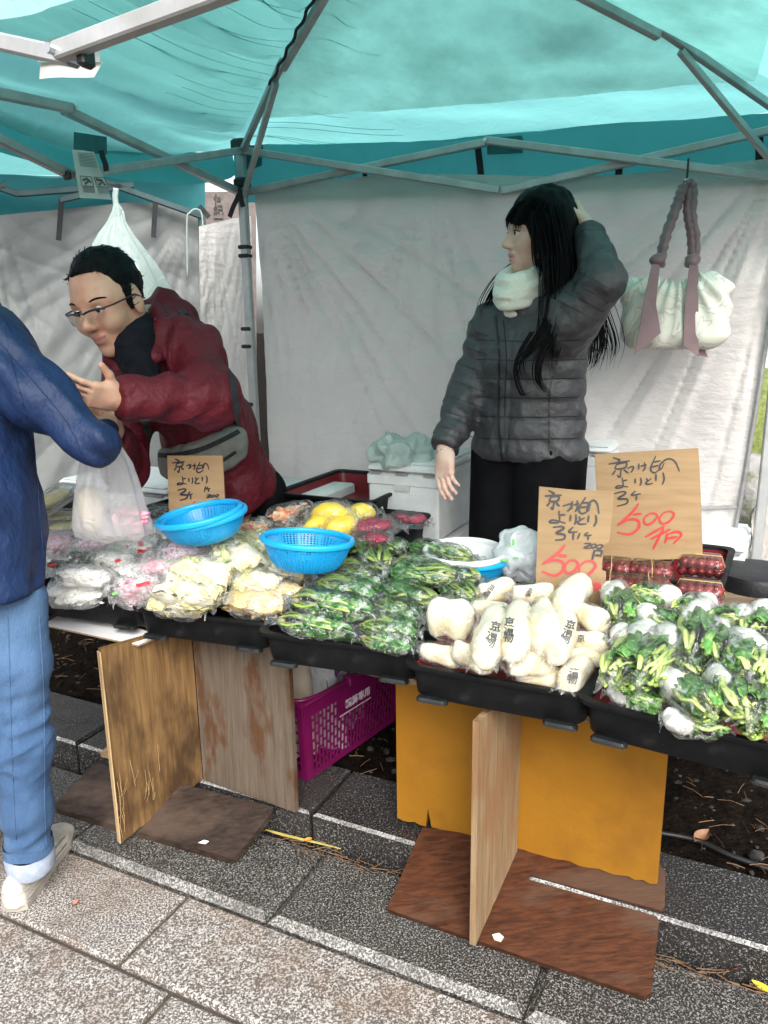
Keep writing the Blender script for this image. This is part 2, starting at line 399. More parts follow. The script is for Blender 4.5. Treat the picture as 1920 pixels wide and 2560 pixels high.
m_whitetag = pbr('white_tag', (0.74, 0.72, 0.69), (0.8, 0.78, 0.76), 12, rough=0.7)
m_rivet = pbr('rivet', (0.6, 0.6, 0.6), rough=0.3, metal=0.9)
m_stone = pbr('garden_stone', (0.16, 0.155, 0.15), (0.36, 0.35, 0.34), 9, rough=0.85, bump=0.8, bscale=35, dirt=(0.10, 0.13, 0.04), dscale=6, dramp=(0.48, 0.6))
m_moss = pbr('moss', (0.08, 0.12, 0.025), (0.20, 0.22, 0.07), 40, rough=0.95, bump=0.8, bscale=90)
m_marker = pbr('brown_marker_stone', (0.09, 0.07, 0.065), (0.15, 0.12, 0.11), 18, rough=0.6, bump=0.3)

# ================================================================== SETTING: GROUND, PAVEMENT, KERB
O0 = pz(775, 2036, 0.10); O0.z = 0
def st(a, b, z=0.0): return O0 + SU * a + SV * b + ZUP * z
STROT = basis(SU, SV, ZUP)
g = MB(); gp = np.array([[(x, y, -0.045) for y in np.linspace(-120, 120, 13)] for x in np.linspace(-120, 120, 13)]); g.grid(gp)
struct(g.build('ground', m_soil))
# mortar bed below the slabs
g = MB(); g.box(st(0, -2.6, -0.022), (14, 5.2, 0.02), STROT); pave = struct(g.build('pavement', m_joint))
def slab_piece(parent, name, a0, a1, b0, b1, z0, z1, mats, bev=0.006, sa=0.0, gap=0.004):
    """stone with worn chamfered edges; corners in stall axes; sa shears the ends"""
    q = [(a0 + gap, b0 + gap), (a1 - gap, b0 + gap), (a1 - gap, b1 - gap), (a0 + gap, b1 - gap)]
    ca, cb = (a0 + a1) / 2, (b0 + b1) / 2; mb = MB()
    def ring(ins, z):
        out = []
        for (a, b) in q:
            a_ = a - ins if a > ca else a + ins; b_ = b - ins if b > cb else b + ins
            out.append(st(a_ + sa * (b_ - cb), b_, z))
        return out
    r0, r1, r2 = ring(0, z0), ring(0, z1 - bev), ring(bev * 1.3, z1)
    mb.loft([r0, r1], True, False)
    for i in range(4):
        mb.cur = 1 if i == 0 else 0; j = (i + 1) % 4; mb.add([r1[i], r1[j], r2[j], r2[i]], [(0, 1, 2, 3)])
    mb.cur = 0; mb.add(r2, [(0, 1, 2, 3)])
    return mb.build(name, mats, parent)
BS = -0.283                                                       # front line of the gutter strip
rows = [(-0.528, BS, [-3.2, -2.3, -1.12, -0.185, 0.92, 1.9, 3.2], 0.30), (-0.95, -0.528, [-3.0, -2.0, -1.0, -0.03, 0.95, 1.8, 2.8], -0.55),
        (-1.60, -0.95, [-3.2, -2.1, -1.1, -0.15, 0.9, 1.9, 3.0], 0.0), (-2.2, -1.60, [-3.0, -1.9, -0.8, 0.4, 1.5, 3.0], 0.0)]
for k, (b0, b1, aa, sh) in enumerate(rows):
    for i in range(len(aa) - 1):
        slab_piece(pave, 'paving_slab', aa[i], aa[i + 1], b0, b1, -0.03, 0.0 + 0.002 * ((i + k) % 2), [m_slab, m_slab], 0.006, 0.0 if sh == 0 else 0.0, 0.006)
strip = MB(); strip.box(st(0, BS / 2, -0.02), (14, -BS - 0.01, 0.02), STROT); gut = struct(strip.build('gutter', m_joint))
aa = [-3.1, -2.48, -1.86, -1.24, -0.62, 0.045, 0.668, 1.29, 1.91, 2.53]
for i in range(len(aa) - 1):
    slab_piece(gut, 'gutter_slab', aa[i], aa[i + 1], BS, -0.002, -0.03, 0.012 + 0.001 * (i % 2), [m_strip, m_edge2], 0.015, 0.0, 0.002)
kb = MB(); kb.box(st(0, 0.13, -0.01), (14, 0.22, 0.06), STROT); kerb = struct(kb.build('kerb', m_joint))
ka = [-3.6, -2.7, -1.72, -0.86, 0.0, 1.62, 2.6, 3.4]
for i in range(len(ka) - 1):
    slab_piece(kerb, 'kerb_stone', ka[i], ka[i + 1], 0.0, 0.245, -0.03, 0.10, [m_kerb, m_edge], 0.0065, 0.0, 0.005)
# earth bed behind the kerb, with crumbs, pebbles and needles
n = 150; A = np.linspace(-3.6, 3.2, n); B = np.concatenate([np.linspace(0.25, 2.4, 70), np.linspace(2.5, 9, 30)])
AA, BB = np.meshgrid(A, B, indexing='ij'); Zs = 0.082 + 0.012 * fbm(np.stack([AA * 5, BB * 5, AA * 0], -1), 4) + np.clip(BB - 2.6, 0, 9) * 0.02
Pn = np.array(O0)[None, None] + AA[..., None] * np.array(SU) + BB[..., None] * np.array(SV); Pn[..., 2] = Zs
g = MB(); g.grid(Pn); struct(g.build('earth_bed', m_soil, smooth='all'))
pb = MB(); tw = MB()
ico = [(0, 0, 1), (.9, 0, .3), (.28, .85, .3), (-.73, .53, .3), (-.73, -.53, .3), (.28, -.85, .3), (.73, .53, -.4), (-.28, .85, -.4), (-.9, 0, -.4), (-.28, -.85, -.4), (.73, -.53, -.4)]
icf = [(0, i, i % 5 + 1) for i in range(1, 6)] + [(1, 10, 6), (2, 6, 7), (3, 7, 8), (4, 8, 9), (5, 9, 10), (1, 6, 2), (2, 7, 3), (3, 8, 4), (4, 9, 5), (5, 10, 1)]
for i in range(900):
    a, b = random.uniform(-2.2, 1.9), 0.26 + abs(random.gauss(0, 0.5)); r = random.choice([.003, .004, .005, .006, .009, .014])
    c = st(a, b, 0.084); e = (random.uniform(.7, 1.3), random.uniform(.7, 1.3), random.uniform(.5, .8)); w = random.uniform(0, 6)
    pb.add([c + Vector(((x * math.cos(w) - y * math.sin(w)) * r * e[0], (x * math.sin(w) + y * math.cos(w)) * r * e[1], z * r * e[2])) for x, y, z in ico], icf)
o = pb.build('gravel', m_pebble); tag(o, 'small grey pebbles strewn over the dark earth under the stall', 'gravel', kind='stuff')
for i in range(420):
    a, b = random.uniform(-2.2, 1.9), 0.25 + abs(random.gauss(0, 0.4)); w = random.uniform(0, 6.28); L = random.uniform(.02, .07)
    d = (SU * math.cos(w) + SV * math.sin(w)) * L; c = st(a, b, 0.092 + random.uniform(0, .01))
    tw.tube([c, c + d * .5 + ZUP * random.uniform(0, .006), c + d], random.uniform(.0006, .0013), 3, False)
for i in range(130):   # drift of needles in the gutter corner
    a = random.choice([random.uniform(-0.25, 0.28), random.uniform(0.78, 1.2), random.uniform(-1.6, -1.2)]); w = random.gauss(0, .5); L = random.uniform(.02, .08)
    d = (SU * math.cos(w) + SV * math.sin(w)) * L; c = st(a, -0.012 - abs(random.gauss(0, .014)), 0.015 + random.uniform(0, .006))
    tw.tube([c, c + d * .5 + SV * random.uniform(-.006, .006), c + d], random.uniform(.0006, .0014), 3, False)
o = tw.build('pine_litter', m_straw); tag(o, 'brown pine needles and straw scattered on the earth and gutter', 'litter', kind='stuff')

# ================================================================== THE TENT
BLp, BRp, FLp, FRp = Vector((-0.50, 3.05, 0)), Vector((1.22, 2.45, 0)), Vector((-1.15, 1.42, 0)), Vector((0.55, 0.66, 0))
tent = thing('canopy_tent', 'teal canopy tent with grey folding frame sheltering the pickle stall', 'tent', (0, 0, 0))
zBLt, zBLl = py(603, 376, 3.05).z, py(605, 480, 3.05).z
def at_z(p, z): q = p.copy(); q.z = z; return q
zT, zL = zBLt, zBLl
zRt, zRl = py(1985, 306, 2.45).z, py(1985, 453, 2.45).z
bkN = (BRp - BLp).cross(ZUP).normalized(); lfN = (BLp - FLp).cross(ZUP).normalized()
upB = pp(1217, 353, BLp, bkN); loB = pp(1250, 477, BLp, bkN)
upL = pp(170, 273, BLp, lfN); loL = pp(188, 437, BLp, lfN)
loF = py(165, 138, 1.03); upF = loF + Vector((0, 0, 0.17))
def tbar(a, b, off, w=0.024, mat=None, name='truss_bar', parent=None):
    m = MB(); m.bar(Vector(a) + Vector(off), Vector(b) + Vector(off), w); return m.build(name, mat or m_alu, parent or tent)
o1, o2 = bkN * 0.013, bkN * -0.013
tbar(at_z(BLp, zT), loB, o1); tbar(at_z(BLp, zL), upB, o2); tbar(upB, at_z(BRp, zRl), o1); tbar(loB, at_z(BRp, zRt), o2)
o1, o2 = lfN * 0.013, lfN * -0.013
FLt, FLl = 1.98, 1.86
tbar(at_z(BLp, zT), loL, o1); tbar(at_z(BLp, zL), upL, o2); tbar(loL, at_z(FLp, FLt - .03), o2); tbar(upL, at_z(FLp, FLl), o1)
frN = (FRp - FLp).cross(ZUP).normalized()
tbar(at_z(FLp, 1.95), loF, frN * -.012, .020); tbar(loF, at_z(FRp, 1.82), frN * .012, .020); tbar(upF, at_z(FLp, 1.86), frN * .04); tbar(upF, at_z(FRp, 1.72), frN * .04)
rtN = (FRp - BRp).cross(ZUP).normalized(); upR = (BRp + FRp) / 2 + Vector((0, 0, 2.02)); loR = upR - Vector((0, 0, .17))
tbar(at_z(BRp, zRt), loR, rtN * .013); tbar(at_z(BRp, zRl), upR, rtN * -.013); tbar(loR, at_z(FRp, 1.97), rtN * -.013); tbar(upR, at_z(FRp, 1.83), rtN * .013)
for p, zt in ((BLp, zT + .02), (BRp, zRt + .02), (FLp, 2.0), (FRp, 1.99)):
    m = MB(); m.bar(at_z(p, 0.06 if p in (BLp, BRp) else 0.0), at_z(p, zt), 0.030, up=tuple(bkN)); m.build('post', m_alu, tent)
    m = MB(); m.box(at_z(p, zt - .005), (.055, .055, .045), basis(bkN, ZUP.cross(bkN), ZUP), .008); m.build('corner_bracket', m_black, tent)
    m = MB(); m.box(at_z(p, zt - .13), (.05, .05, .035), basis(bkN, ZUP.cross(bkN), ZUP), .008); m.build('slider', m_black, tent)
for J, off in ((upB, bkN), (upL, lfN), (loL, lfN), (loF, frN), (upF, frN)):
    m = MB(); m.tube([J - off * .03, J + off * .03], .006, 8); m.build('pivot_bolt', m_rivet, tent)
ft = (FRp - FLp).normalized()
for J, dirv in ((loF, ft), (loL, (FLp - BLp).normalized())):
    m = MB(); m.box(J + dirv * .030 - ZUP * .006, (.012, .022, .024), basis(dirv, ZUP.cross(dirv), ZUP), .004); m.build('end_cap', m_black, tent)
PK = Vector((0.02, 1.90, 2.285))
# hips: bars from bracket to peak with a lower strut
for p, zt, zl in ((BLp, zT, zL), (BRp, zRt, zRl), (FLp, 2.0, 1.86), (FRp, 2.0, 1.86)):
    a = at_z(p, zt); q = lerp(a, PK, 0.42); q.z += 0.035
    tbar(q - (PK - a).normalized() * 0.0, PK, (0, 0, -.03), .022, name='roof_bar'); tbar(a, q, (0, 0, -.012), .020, name='roof_bar'); tbar(at_z(p, zl), lerp(a, PK, 0.36) + Vector((0, 0, .02)), (0, 0, -.02), .018, name='roof_strut')
hc = MB(); a_ = lerp(at_z(BLp, zT), PK, .36); hp = []
for i in range(60):
    t_ = i / 59; p_ = lerp(a_, PK, t_) + Vector((-.020, -.004, -.006)); hp.append(p_ + Vector((-.0028 * math.sin(t_ * 58), .0, .002 * math.sin(t_ * 58 + 1))))
hc.tube(hp, .0045, 6); hc.build('hip_cord', m_blackcloth, tent, 'all')
def roof_panel(name, A, B, mat, t0, t1, lift, sag, wr, wdir, n=70, m=46, amp=0.010, dip=0.0):
    s = np.linspace(0, 1, n)[:, None, None]; t = np.linspace(t0, t1, m)[None, :, None]
    A_, B_, K = np.array(A), np.array(B), np.array(PK)
    P = (A_ * (1 - s) + B_ * s) * (1 - t) + K * t
    P[..., 2] += lift - sag * np.sin(np.pi * s[..., 0]) * (1 - t[..., 0]) * np.sin(np.pi * np.clip(t[..., 0] + .25, 0, 1))
    u = np.stack([s[..., 0] * wr[0] + t[..., 0] * wdir, t[..., 0] * wr[1] + 0 * s[..., 0], 0 * s[..., 0] + 0 * t[..., 0]], -1)
    P[..., 2] += (amp * (ridge(u) - .5) + 0.004 * fbm(P * 9, 3)) * np.clip(np.sin(np.pi * s[..., 0]) * 5, 0, 1) - dip * np.sin(np.pi * s[..., 0]) ** .7 * np.exp(-t[..., 0] * 14)
    mb = MB(); mb.grid(P); return mb.build(name, mat, tent, 'all')
ev = 0.035
def eave(p, z): d = (p - at_z(PK, 0)).normalized(); return at_z(p + d * 0.10, z)
eBL, eBR, eFL, eFR = eave(BLp, zT + .022), eave(BRp, zRt + .03), eave(FLp, 2.03), eave(FRp, 2.02)
roof_panel('canopy_panel', eBL, eBR, m_canopy, 0, 1, 0.012, 0.015, (3, 5), 2)
roof_panel('canopy_panel', eFL, eBL, m_canopy, 0, 1, 0.012, 0.030, (2.2, 16), -9, amp=0.022, n=90, m=110, dip=.13)
roof_panel('canopy_panel', eBR, eFR, m_canopy, 0, 1, 0.012, 0.02, (3, 5), 2)
roof_panel('canopy_panel', eFR, eFL, m_canopy, 0, 1, 0.012, 0.02, (3, 5), 2)
for A, B, t_ in ((eBL, eBR, .21), (eBR, eFR, .21), (eFR, eFL, .21)): roof_panel('roof_liner', A, B, m_tarp, t_, 1, -0.012, 0.012, (4, 7) if t_ > .1 else (2.2, 16), 3 if t_ > .1 else -9, amp=0.008 if t_ > .1 else .02, n=90, m=90)
m_dimmer = pbr('added_dimming_layer', (.66, .72, .70), (.78, .82, .80), 4, rough=.5, transl=.8, dirt=(.5, .56, .54), dscale=3)  # layer added over the left panel only to dim the light through it
roof_panel('added_dimming_layer', eFL, eBL, m_dimmer, .10, 1, .06, .02, (3, 6), 2, amp=.006, dip=.10)
# doubled cloth in the creases that fan out from the left hip
def crease(s0, t0, s1, t1, w, A, B, lift=.012):
    pts = []
    for i in range(13):
        k = i / 12; s_ = s0 + (s1 - s0) * k; t_ = t0 + (t1 - t0) * k + .012 * math.sin(k * 5 + s0 * 9); p = lerp(lerp(A, B, s_), PK, t_); p.z += lift - .030 * math.sin(math.pi * s_) * (1 - t_) * math.sin(math.pi * min(1, t_ + .25)) - .012
        pts.append(p)
    m = MB(); m.ribbon(pts, [w * .5 * (math.sin(math.pi * (i + .7) / 13.5) ** .6) for i in range(13)], Vector((.3, 0, 1)), .0008); return m.build('crease_fold', m_canopy, tent)
for i in range(24):
    t_ = .03 + .036 * i + random.uniform(-.008, .008); L_ = random.uniform(.25, .62); crease(.985, t_, .985 - L_, max(.01, t_ - random.uniform(.02, .12) * L_ * 2), random.uniform(.004, .013), eFL, eBL)
for i in range(12): t_ = random.uniform(.05, .7); crease(.02, t_, random.uniform(.15, .35), max(.02, t_ - random.uniform(.02, .1)), random.uniform(.003, .007), eBL, eBR, .004)
def valance(A, B, h, mat, name='valance', n=60, m=8, amp=0.008, hB=None, dip=0.0):
    s = np.linspace(0, 1, n)[:, None]; t = np.linspace(0, 1, m)[None]
    hB = h if hB is None else hB; nn = np.array((Vector(B) - Vector(A)).cross(ZUP).normalized())
    P = np.array(A) * (1 - s[..., None]) + np.array(B) * s[..., None] + 0 * t[..., None]
    P[..., 2] += 0.012 - t * (h + (hB - h) * s) - dip * np.sin(np.pi * s) ** .7; w = amp * fbm(np.stack([s * 9 + 0 * t, t * 1.2 + 0 * s, 0 * s + 0 * t], -1), 3) * (0.3 + t)
    P += w[..., None] * nn; mb = MB(); mb.grid(P); return mb.build(name, mat, tent, 'all')
valance(eBL, eBR, 0.20, m_valance); valance(eFL, eBL, 0.10, m_valance, dip=.13); valance(eBR, eFR, 0.20, m_valance)
# front valance: daylight painted into its pale colour; its lower edge hangs just above the front truss
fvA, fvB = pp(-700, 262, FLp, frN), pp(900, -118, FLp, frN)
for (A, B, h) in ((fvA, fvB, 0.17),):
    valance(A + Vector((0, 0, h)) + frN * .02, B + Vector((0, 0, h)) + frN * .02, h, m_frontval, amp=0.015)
# velcro straps and flaps on the trusses
def strap(px, y0, y1, Pn, Nn, w=0.016, depth=0.02, mat=None, parent=None, dx=0):
    a, b = pp(px, y0, Pn, Nn), pp(px + dx, y1, Pn, Nn); off = Nn * depth; b = b + Nn * (-.05 if depth == -.045 else 0)
    m = MB(); m.ribbon([a + off, lerp(a, b, .33) + off, lerp(a, b, .66) + off + Nn * .003, b + off], w, Nn, .0025); return m.build('strap', mat or m_blackcloth, parent or tent)
for px, y0, y1, dx, dp in ((1186, 350, 520, 12, -.045), (1546, 380, 536, -4, -.045), (901, 415, 562, -12, -.045), (1903, 322, 470, 4, -.045)):
    strap(px, y0, y1, BLp, bkN, 0.022 if px > 1000 else .016, dp, dx=dx)
def flap(px, quad, Pn, Nn, mat, depth=0.03, name='fabric_flap'):
    pts = [pp(x, y, Pn, Nn) + Nn * depth for x, y in quad]; m = MB(); m.prism(pts, Nn * .003); return m.build(name, mat, tent)
for quad in ([(1202, 341), (1300, 333), (1305, 345), (1302, 378), (1213, 382), (1212, 352)],): flap(0, quad, BLp, bkN, m_darkteal, -0.035)
flap(0, [(162, 333), (243, 345), (244, 390), (161, 380)], BLp, lfN, m_darkteal, .03)
flap(0, [(578, 362), (642, 356), (638, 408), (606, 420), (585, 405)], BLp, bkN, m_darkteal, -0.05)
for px, y0, y1, dx in ((612, 478, 545, -28), (606, 470, 520, 12)): strap(px, y0, y1, BLp, bkN, .018, .03, dx=dx)
for yy in (618, 640, 822, 866, 1010):
    c = pp(610 + (yy - 540) * .033, yy, BLp, bkN); m = MB(); m.box(c, (.040, .040, .014), basis(bkN, ZUP.cross(bkN), ZUP), .003); m.build('post_band', m_blackcloth, tent)
# instruction tag on the side truss
def tagsheet(name, quad, Pn, Nn, mat, depth, parent, curl=0.0):
    pts = [pp(x, y, Pn, Nn) + Nn * depth for x, y in quad]; a, b, c, d = pts; s = np.linspace(0, 1, 9)[:, None, None]; t = np.linspace(0, 1, 9)[None, :, None]
    P = (np.array(a) * (1 - s) + np.array(b) * s) * (1 - t) + (np.array(d) * (1 - s) + np.array(c) * s) * t
    P = P + np.array(Nn) * (curl * np.sin(t * 3.1) + .004 * np.sin(s * 5)); mb = MB(); mb.grid(P); return mb.build(name, mat, parent, 'all'), (lambda u, v: lerp(lerp(a, b, u), lerp(d, c, u), v))
it, itp = tagsheet('instruction_tag', [(146, 378), (205, 383), (250, 502), (166, 498)], BLp, lfN, m_paper, .045, tent)
mb = MB()
def inkbox(f, u0, v0, u1, v1, w=.0018):
    q = [f(u0, v0), f(u1, v0), f(u1, v1), f(u0, v1)]
    for i in range(4): mb.tube([q[i] + lfN * .005, q[(i + 1) % 4] + lfN * .005], w / 2, 4)
inkbox(itp, .08, .54, .46, .74); inkbox(itp, .56, .54, .93, .74)
for (u0, v0, u1, v1) in ((.15, .62, .3, .58), (.3, .58, .4, .66), (.2, .7, .35, .62), (.62, .58, .8, .6), (.8, .6, .86, .7), (.66, .7, .8, .62)): mb.tube([itp(u0, v0) + lfN * .005, itp(u1, v1) + lfN * .005], .003, 4)
for k in range(6): mb.tube([itp(.1, .76 + k * .022) + lfN * .005, itp(.46, .76 + k * .022) + lfN * .005], .0007, 3); mb.tube([itp(.57, .76 + k * .022) + lfN * .005, itp(.93, .76 + k * .022) + lfN * .005], .0007, 3)
for k in range(10): mb.tube([itp(.15, .06 + k * .03) + lfN * .005, itp(.8, .06 + k * .03) + lfN * .005], .0007, 3)
mb.build('printed_diagram', m_ink, tent)
strap(212, 380, 432, BLp, lfN, .02, .055, dx=14)
tagsheet('maker_tag', [(50, 88), (198, 55), (200, 135), (46, 140)], FLp, frN, m_greytag, -.03, tent); tagsheet('maker_tag', [(46, 138), (200, 132), (178, 172), (44, 180)], FLp, frN, m_whitetag, -.035, tent)

# ---------------------------------------------------------------- back sheet of the tent
def sheet(name, top, bot, Pn, Nn, mat, label, cat, n=170, m=170, off=0.0, wr=1.0, seed=0, fold=None, amp=1.0):
    """cloth hung between a top outline and a bottom outline, both given where they are seen, on the plane of the wall"""
    tx = [p[0] for p in top]; X = np.linspace(tx[0], tx[-1], n)
    T = np.array([pp(x, np.interp(x, tx, [p[1] for p in top]), Pn, Nn) for x in X])
    bx = [p[0] for p in bot]; XB = np.linspace(bx[0], bx[-1], n)
    Bt = np.array([pp(x, np.interp(x, bx, [p[1] for p in bot]), Pn, Nn) for x in XB])
    t = np.linspace(0, 1, m)[None, :, None]; P = T[:, None] * (1 - t) + Bt[:, None] * t
    s = np.linspace(0, 1, n)[:, None] + 0 * t[..., 0]; tt = t[..., 0] + 0 * s
    w = 0.030 * fbm(np.stack([s * 4 + seed, tt * 2.2, 0 * s], -1), 2)
    w += 0.016 * ridge(np.stack([s * 7 + tt * 5 + seed, tt * 3 - s * 2.0, 0 * s + 3], -1)) * (0.3 + .7 * tt)
    w += 0.013 * ridge(np.stack([s * 3 - tt * 2, tt * 12 + s * 5, 0 * s + 9], -1)) * np.clip(1.3 - 2.2 * tt, 0, 1)
    w += 0.014 * ridge(np.stack([s * 16 + tt * 9, tt * 2.5 + s, 0 * s + 5 + seed], -1)) * np.clip(tt * 2 - .9, 0, 1)
    for (cs, ct, k, g) in ((0.0, -.05, 11, 1.6), (1.0, -.05, 9, 1.8), (.32, -.03, 8, 3.0), (0.0, 1.0, 9, 1.8)):
        aa_ = np.arctan2(tt - ct, (s - cs) * 1.6); rr_ = np.hypot(tt - ct, (s - cs) * 1.6); w += .040 * (ridge(np.stack([aa_ * k + seed, rr_ * 1.5, 0 * s + cs * 5 + k], -1), 1) ** 3) * np.exp(-rr_ * g) * np.clip(rr_ * 8, 0, 1)
    P = P + (np.array(Nn) * 1.0) * (w * wr * amp * np.clip(.12 + tt * 5, 0, 1) + off)[..., None]
    mb = MB(); mb.grid(P); o = mb.build(name, mat, None, 'all'); tag(o, label, cat); return o, P
wallO = BLp - bkN * 0.03 if bkN.y < 0 else BLp + bkN * 0.03
bk_out = -bkN if bkN.y < 0 else bkN           # away from the photographer
WP = BLp + bk_out * 0.028
back_sheet, BP = sheet('tent_back_sheet', [(632, 486), (700, 466), (800, 452), (900, 440), (1060, 434), (1240, 436), (1420, 440), (1540, 436), (1700, 424), (1830, 404), (1990, 388)],
                       [(690, 1620), (1200, 1640), (1790, 1640)], WP, bk_out, m_wall, 'creased off-white sheet hung across the back of the tent behind the woman', 'tent wall', off=0.01)
# bindings along hem seam and right edge
mb = MB(); jj = int(BP.shape[1] * .67); mb.tube([Vector(BP[i, jj]) - bk_out * .006 for i in range(0, BP.shape[0], 4)], .007, 6); mb.build('hem_binding', m_bind, back_sheet)
mb = MB(); mb.tube([Vector(BP[-1, j]) - bk_out * .004 for j in range(0, BP.shape[1], 4)], .008, 6); mb.build('edge_binding', m_bind, back_sheet)
# ---------------------------------------------------------------- what lies beyond: the next stall's tent, stones, moss
nbN = Vector((-0.36, 0.93, 0)).normalized(); NB = Vector((-1.0, 3.75, 0))
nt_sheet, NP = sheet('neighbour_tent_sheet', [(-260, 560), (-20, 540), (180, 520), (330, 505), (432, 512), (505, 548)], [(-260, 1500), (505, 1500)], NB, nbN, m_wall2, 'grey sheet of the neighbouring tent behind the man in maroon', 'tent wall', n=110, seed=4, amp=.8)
side_sheet, SP = sheet('loose_side_sheet', [(497, 566), (560, 552), (590, 545), (628, 540)], [(500, 1500), (650, 1500)], Vector((-0.6, 3.35, 0)), nbN, m_wall, 'narrow off-white sheet gathered beside the back corner post', 'tent wall', n=40, seed=9, amp=.45)
nb = thing('neighbour_tent', 'teal neighbouring tent with dark frame seen under the left valance', 'tent')
def nbp(x, y, d=0.0): return pp(x, y, NB, nbN) - nbN * d
mb = MB(); q = [nbp(-300, 420), nbp(520, 440), nbp(520, 540), nbp(-300, 560)]; s = np.linspace(0, 1, 40)[:, None, None]; t = np.linspace(0, 1, 8)[None, :, None]
P = (np.array(q[0]) * (1 - s) + np.array(q[1]) * s) * (1 - t) + (np.array(q[3]) * (1 - s) + np.array(q[2]) * s) * t; P += np.array(nbN) * (.08 + .01 * fbm(np.stack([s[..., 0] * 8 + 0 * t[..., 0], t[..., 0] + 0 * s[..., 0], 0 * s[..., 0] + 0 * t[..., 0]], -1), 2))[..., None]
mb.grid(P); mb.build('valance', pbr('deep_teal_valance', (.012, .14, .15), (.02, .18, .19), 9, rough=.6, transl=.4, tcol=(.02, .24, .26)), nb, 'all')
mb = MB(); A = nbp(-300, 420) + nbN * .08; B = nbp(520, 440) + nbN * .08; K = Vector((-1.9, 2.55, 2.45)); K2 = Vector((-1.35, 2.4, 2.45))
P = (np.array(A) * (1 - s) + np.array(B) * s) * (1 - t) + (np.array(K) * (1 - s) + np.array(K2) * s) * t; mb.grid(P); mb.build('canopy_panel', m_canopy, nb, 'all')
for a, b in (((-60, 452), (45, 490)), ((45, 490), (330, 468)), ((245, 455), (500, 545)), ((-60, 500), (20, 468)), ((150, 505), (300, 470))): tbar(nbp(*a, .06), nbp(*b, .06), (0, 0, 0), .026, m_darkalu, parent=nb)
mb = MB(); mb.bar(nbp(500, 545, .05), at_z(nbp(505, 1300, .05), .08), .03); mb.build('post', m_darkalu, nb)
for px, y0, y1, dx in ((155, 500, 605, -8), (385, 510, 598, -5), (492, 520, 548, 25)): strap(px, y0, y1, NB, nbN, .022, -.07, parent=nb, dx=dx)
# white cable hanging by that post
cb = MB(); cb.tube(path([nbp(462, 700, .09), nbp(460, 560, .1), nbp(466, 540, .1), nbp(482, 530, .1), nbp(497, 548, .1), nbp(500, 640, .1), nbp(508, 790, .1)], 40), .0038, 6)
tag(cb.build('hanging_cable', pbr('pale_cable', (0.26, 0.32, 0.30), rough=.5), None, 'all'), 'pale cable looped over the frame near the grey sheet', 'cable')
# brown marker stone glimpsed through the gap
mk = thing('stone_marker', 'dark brown stone marker with carved characters glimpsed through the gap', 'stone', (0, 0, 0))
MN = Vector((-.2, .98, 0)).normalized(); MP = Vector((-.8, 4.6, 0))
mb = MB(); mb.prism([pp(x, y, MP, MN) for x, y in ((490, 480), (640, 478), (642, 1150), (492, 1150))], MN * .25); mb.build('slab', m_marker, mk)
def text_mesh(body, size):
    cu = bpy.data.curves.new('lettering', 'FONT'); cu.body = body; cu.size = size; cu.align_x = 'CENTER'; cu.align_y = 'CENTER'; cu.resolution_u = 2; cu.offset = size * .022; cu.extrude = 0.0006
    o = bpy.data.objects.new('lettering', cu); C.objects.link(o); dg = bpy.context.evaluated_depsgraph_get()
    me = bpy.data.meshes.new_from_object(o.evaluated_get(dg)); bpy.data.objects.remove(o); bpy.data.curves.remove(cu); me.materials.clear(); return me
def lettering(body, size, pos, right, up, mat, parent, name='lettering'):
    me = text_mesh(body, size); nrm = Vector(right).cross(Vector(up)).normalized(); right = Vector(right).normalized(); up = nrm.cross(right)
    me.transform(Matrix.Translation(pos) @ basis(right, up, nrm).to_4x4()); return finish(me, name, mat, parent)
for ch, yy in (('何', 500), ('紀', 527), ('一', 549)): lettering(ch, .055, pp(546, yy, MP, MN) - MN * .006, Vector((.98, .2, 0)), ZUP, m_black, mk)
# stones, mossy bank and another sheet at the right edge
def stone(c, r, label, seed, mat=m_stone):
    V, Q = nets(lambda P: s_ell(P, c, r) + .12 * min(r) * vnoise(P / min(r) * 1.3 + seed).astype(np.float32) + .05 * min(r) * vnoise(P / min(r) * 4 + seed).astype(np.float32), [c[i] - r[i] * 1.3 for i in range(3)], [c[i] + r[i] * 1.3 for i in range(3)], min(r) / 9)
    return tag(mesh_obj('garden_stone', V, Q, mat), label, 'stone')
p = py(1868, 1270, 3.4); stone(p - Vector((0, 0, .1)), (.10, .12, .34), 'upright mossy pale stone standing beyond the right edge of the sheet', 3)
p = py(1885, 1180, 3.9); stone(p - Vector((0, 0, .2)), (.2, .2, .3), 'flat grey stone behind the upright mossy one', 8)
p = py(1890, 1010, 5.2); stone(p - Vector((-.2, 0, .35)), (.9, .5, .6), 'mossy green bank rising behind the stones at right', 5, m_moss)
p = py(1915, 880, 6.5); stone(p - Vector((-.4, -.2, .1)), (1.4, .6, .55), 'pale rocky bank glimpsed at the top of the right gap', 12, pbr('pale_rubble', (.35, .34, .33), (.6, .58, .56), 20, rough=.9, bump=.8, bscale=40))
rs, RP = sheet('folded_ground_sheet', [(1893, 1260), (1925, 1130), (2000, 1120)], [(1880, 1440), (2000, 1500)], Vector((1.3, 2.9, 0)), Vector((-.2, .98, 0)).normalized(), pbr('taupe_sheet', (.30, .28, .25), (.40, .38, .35), 4, rough=.8), 'taupe sheet hanging at the right edge beyond the tent post', 'sheet', n=24, m=24)
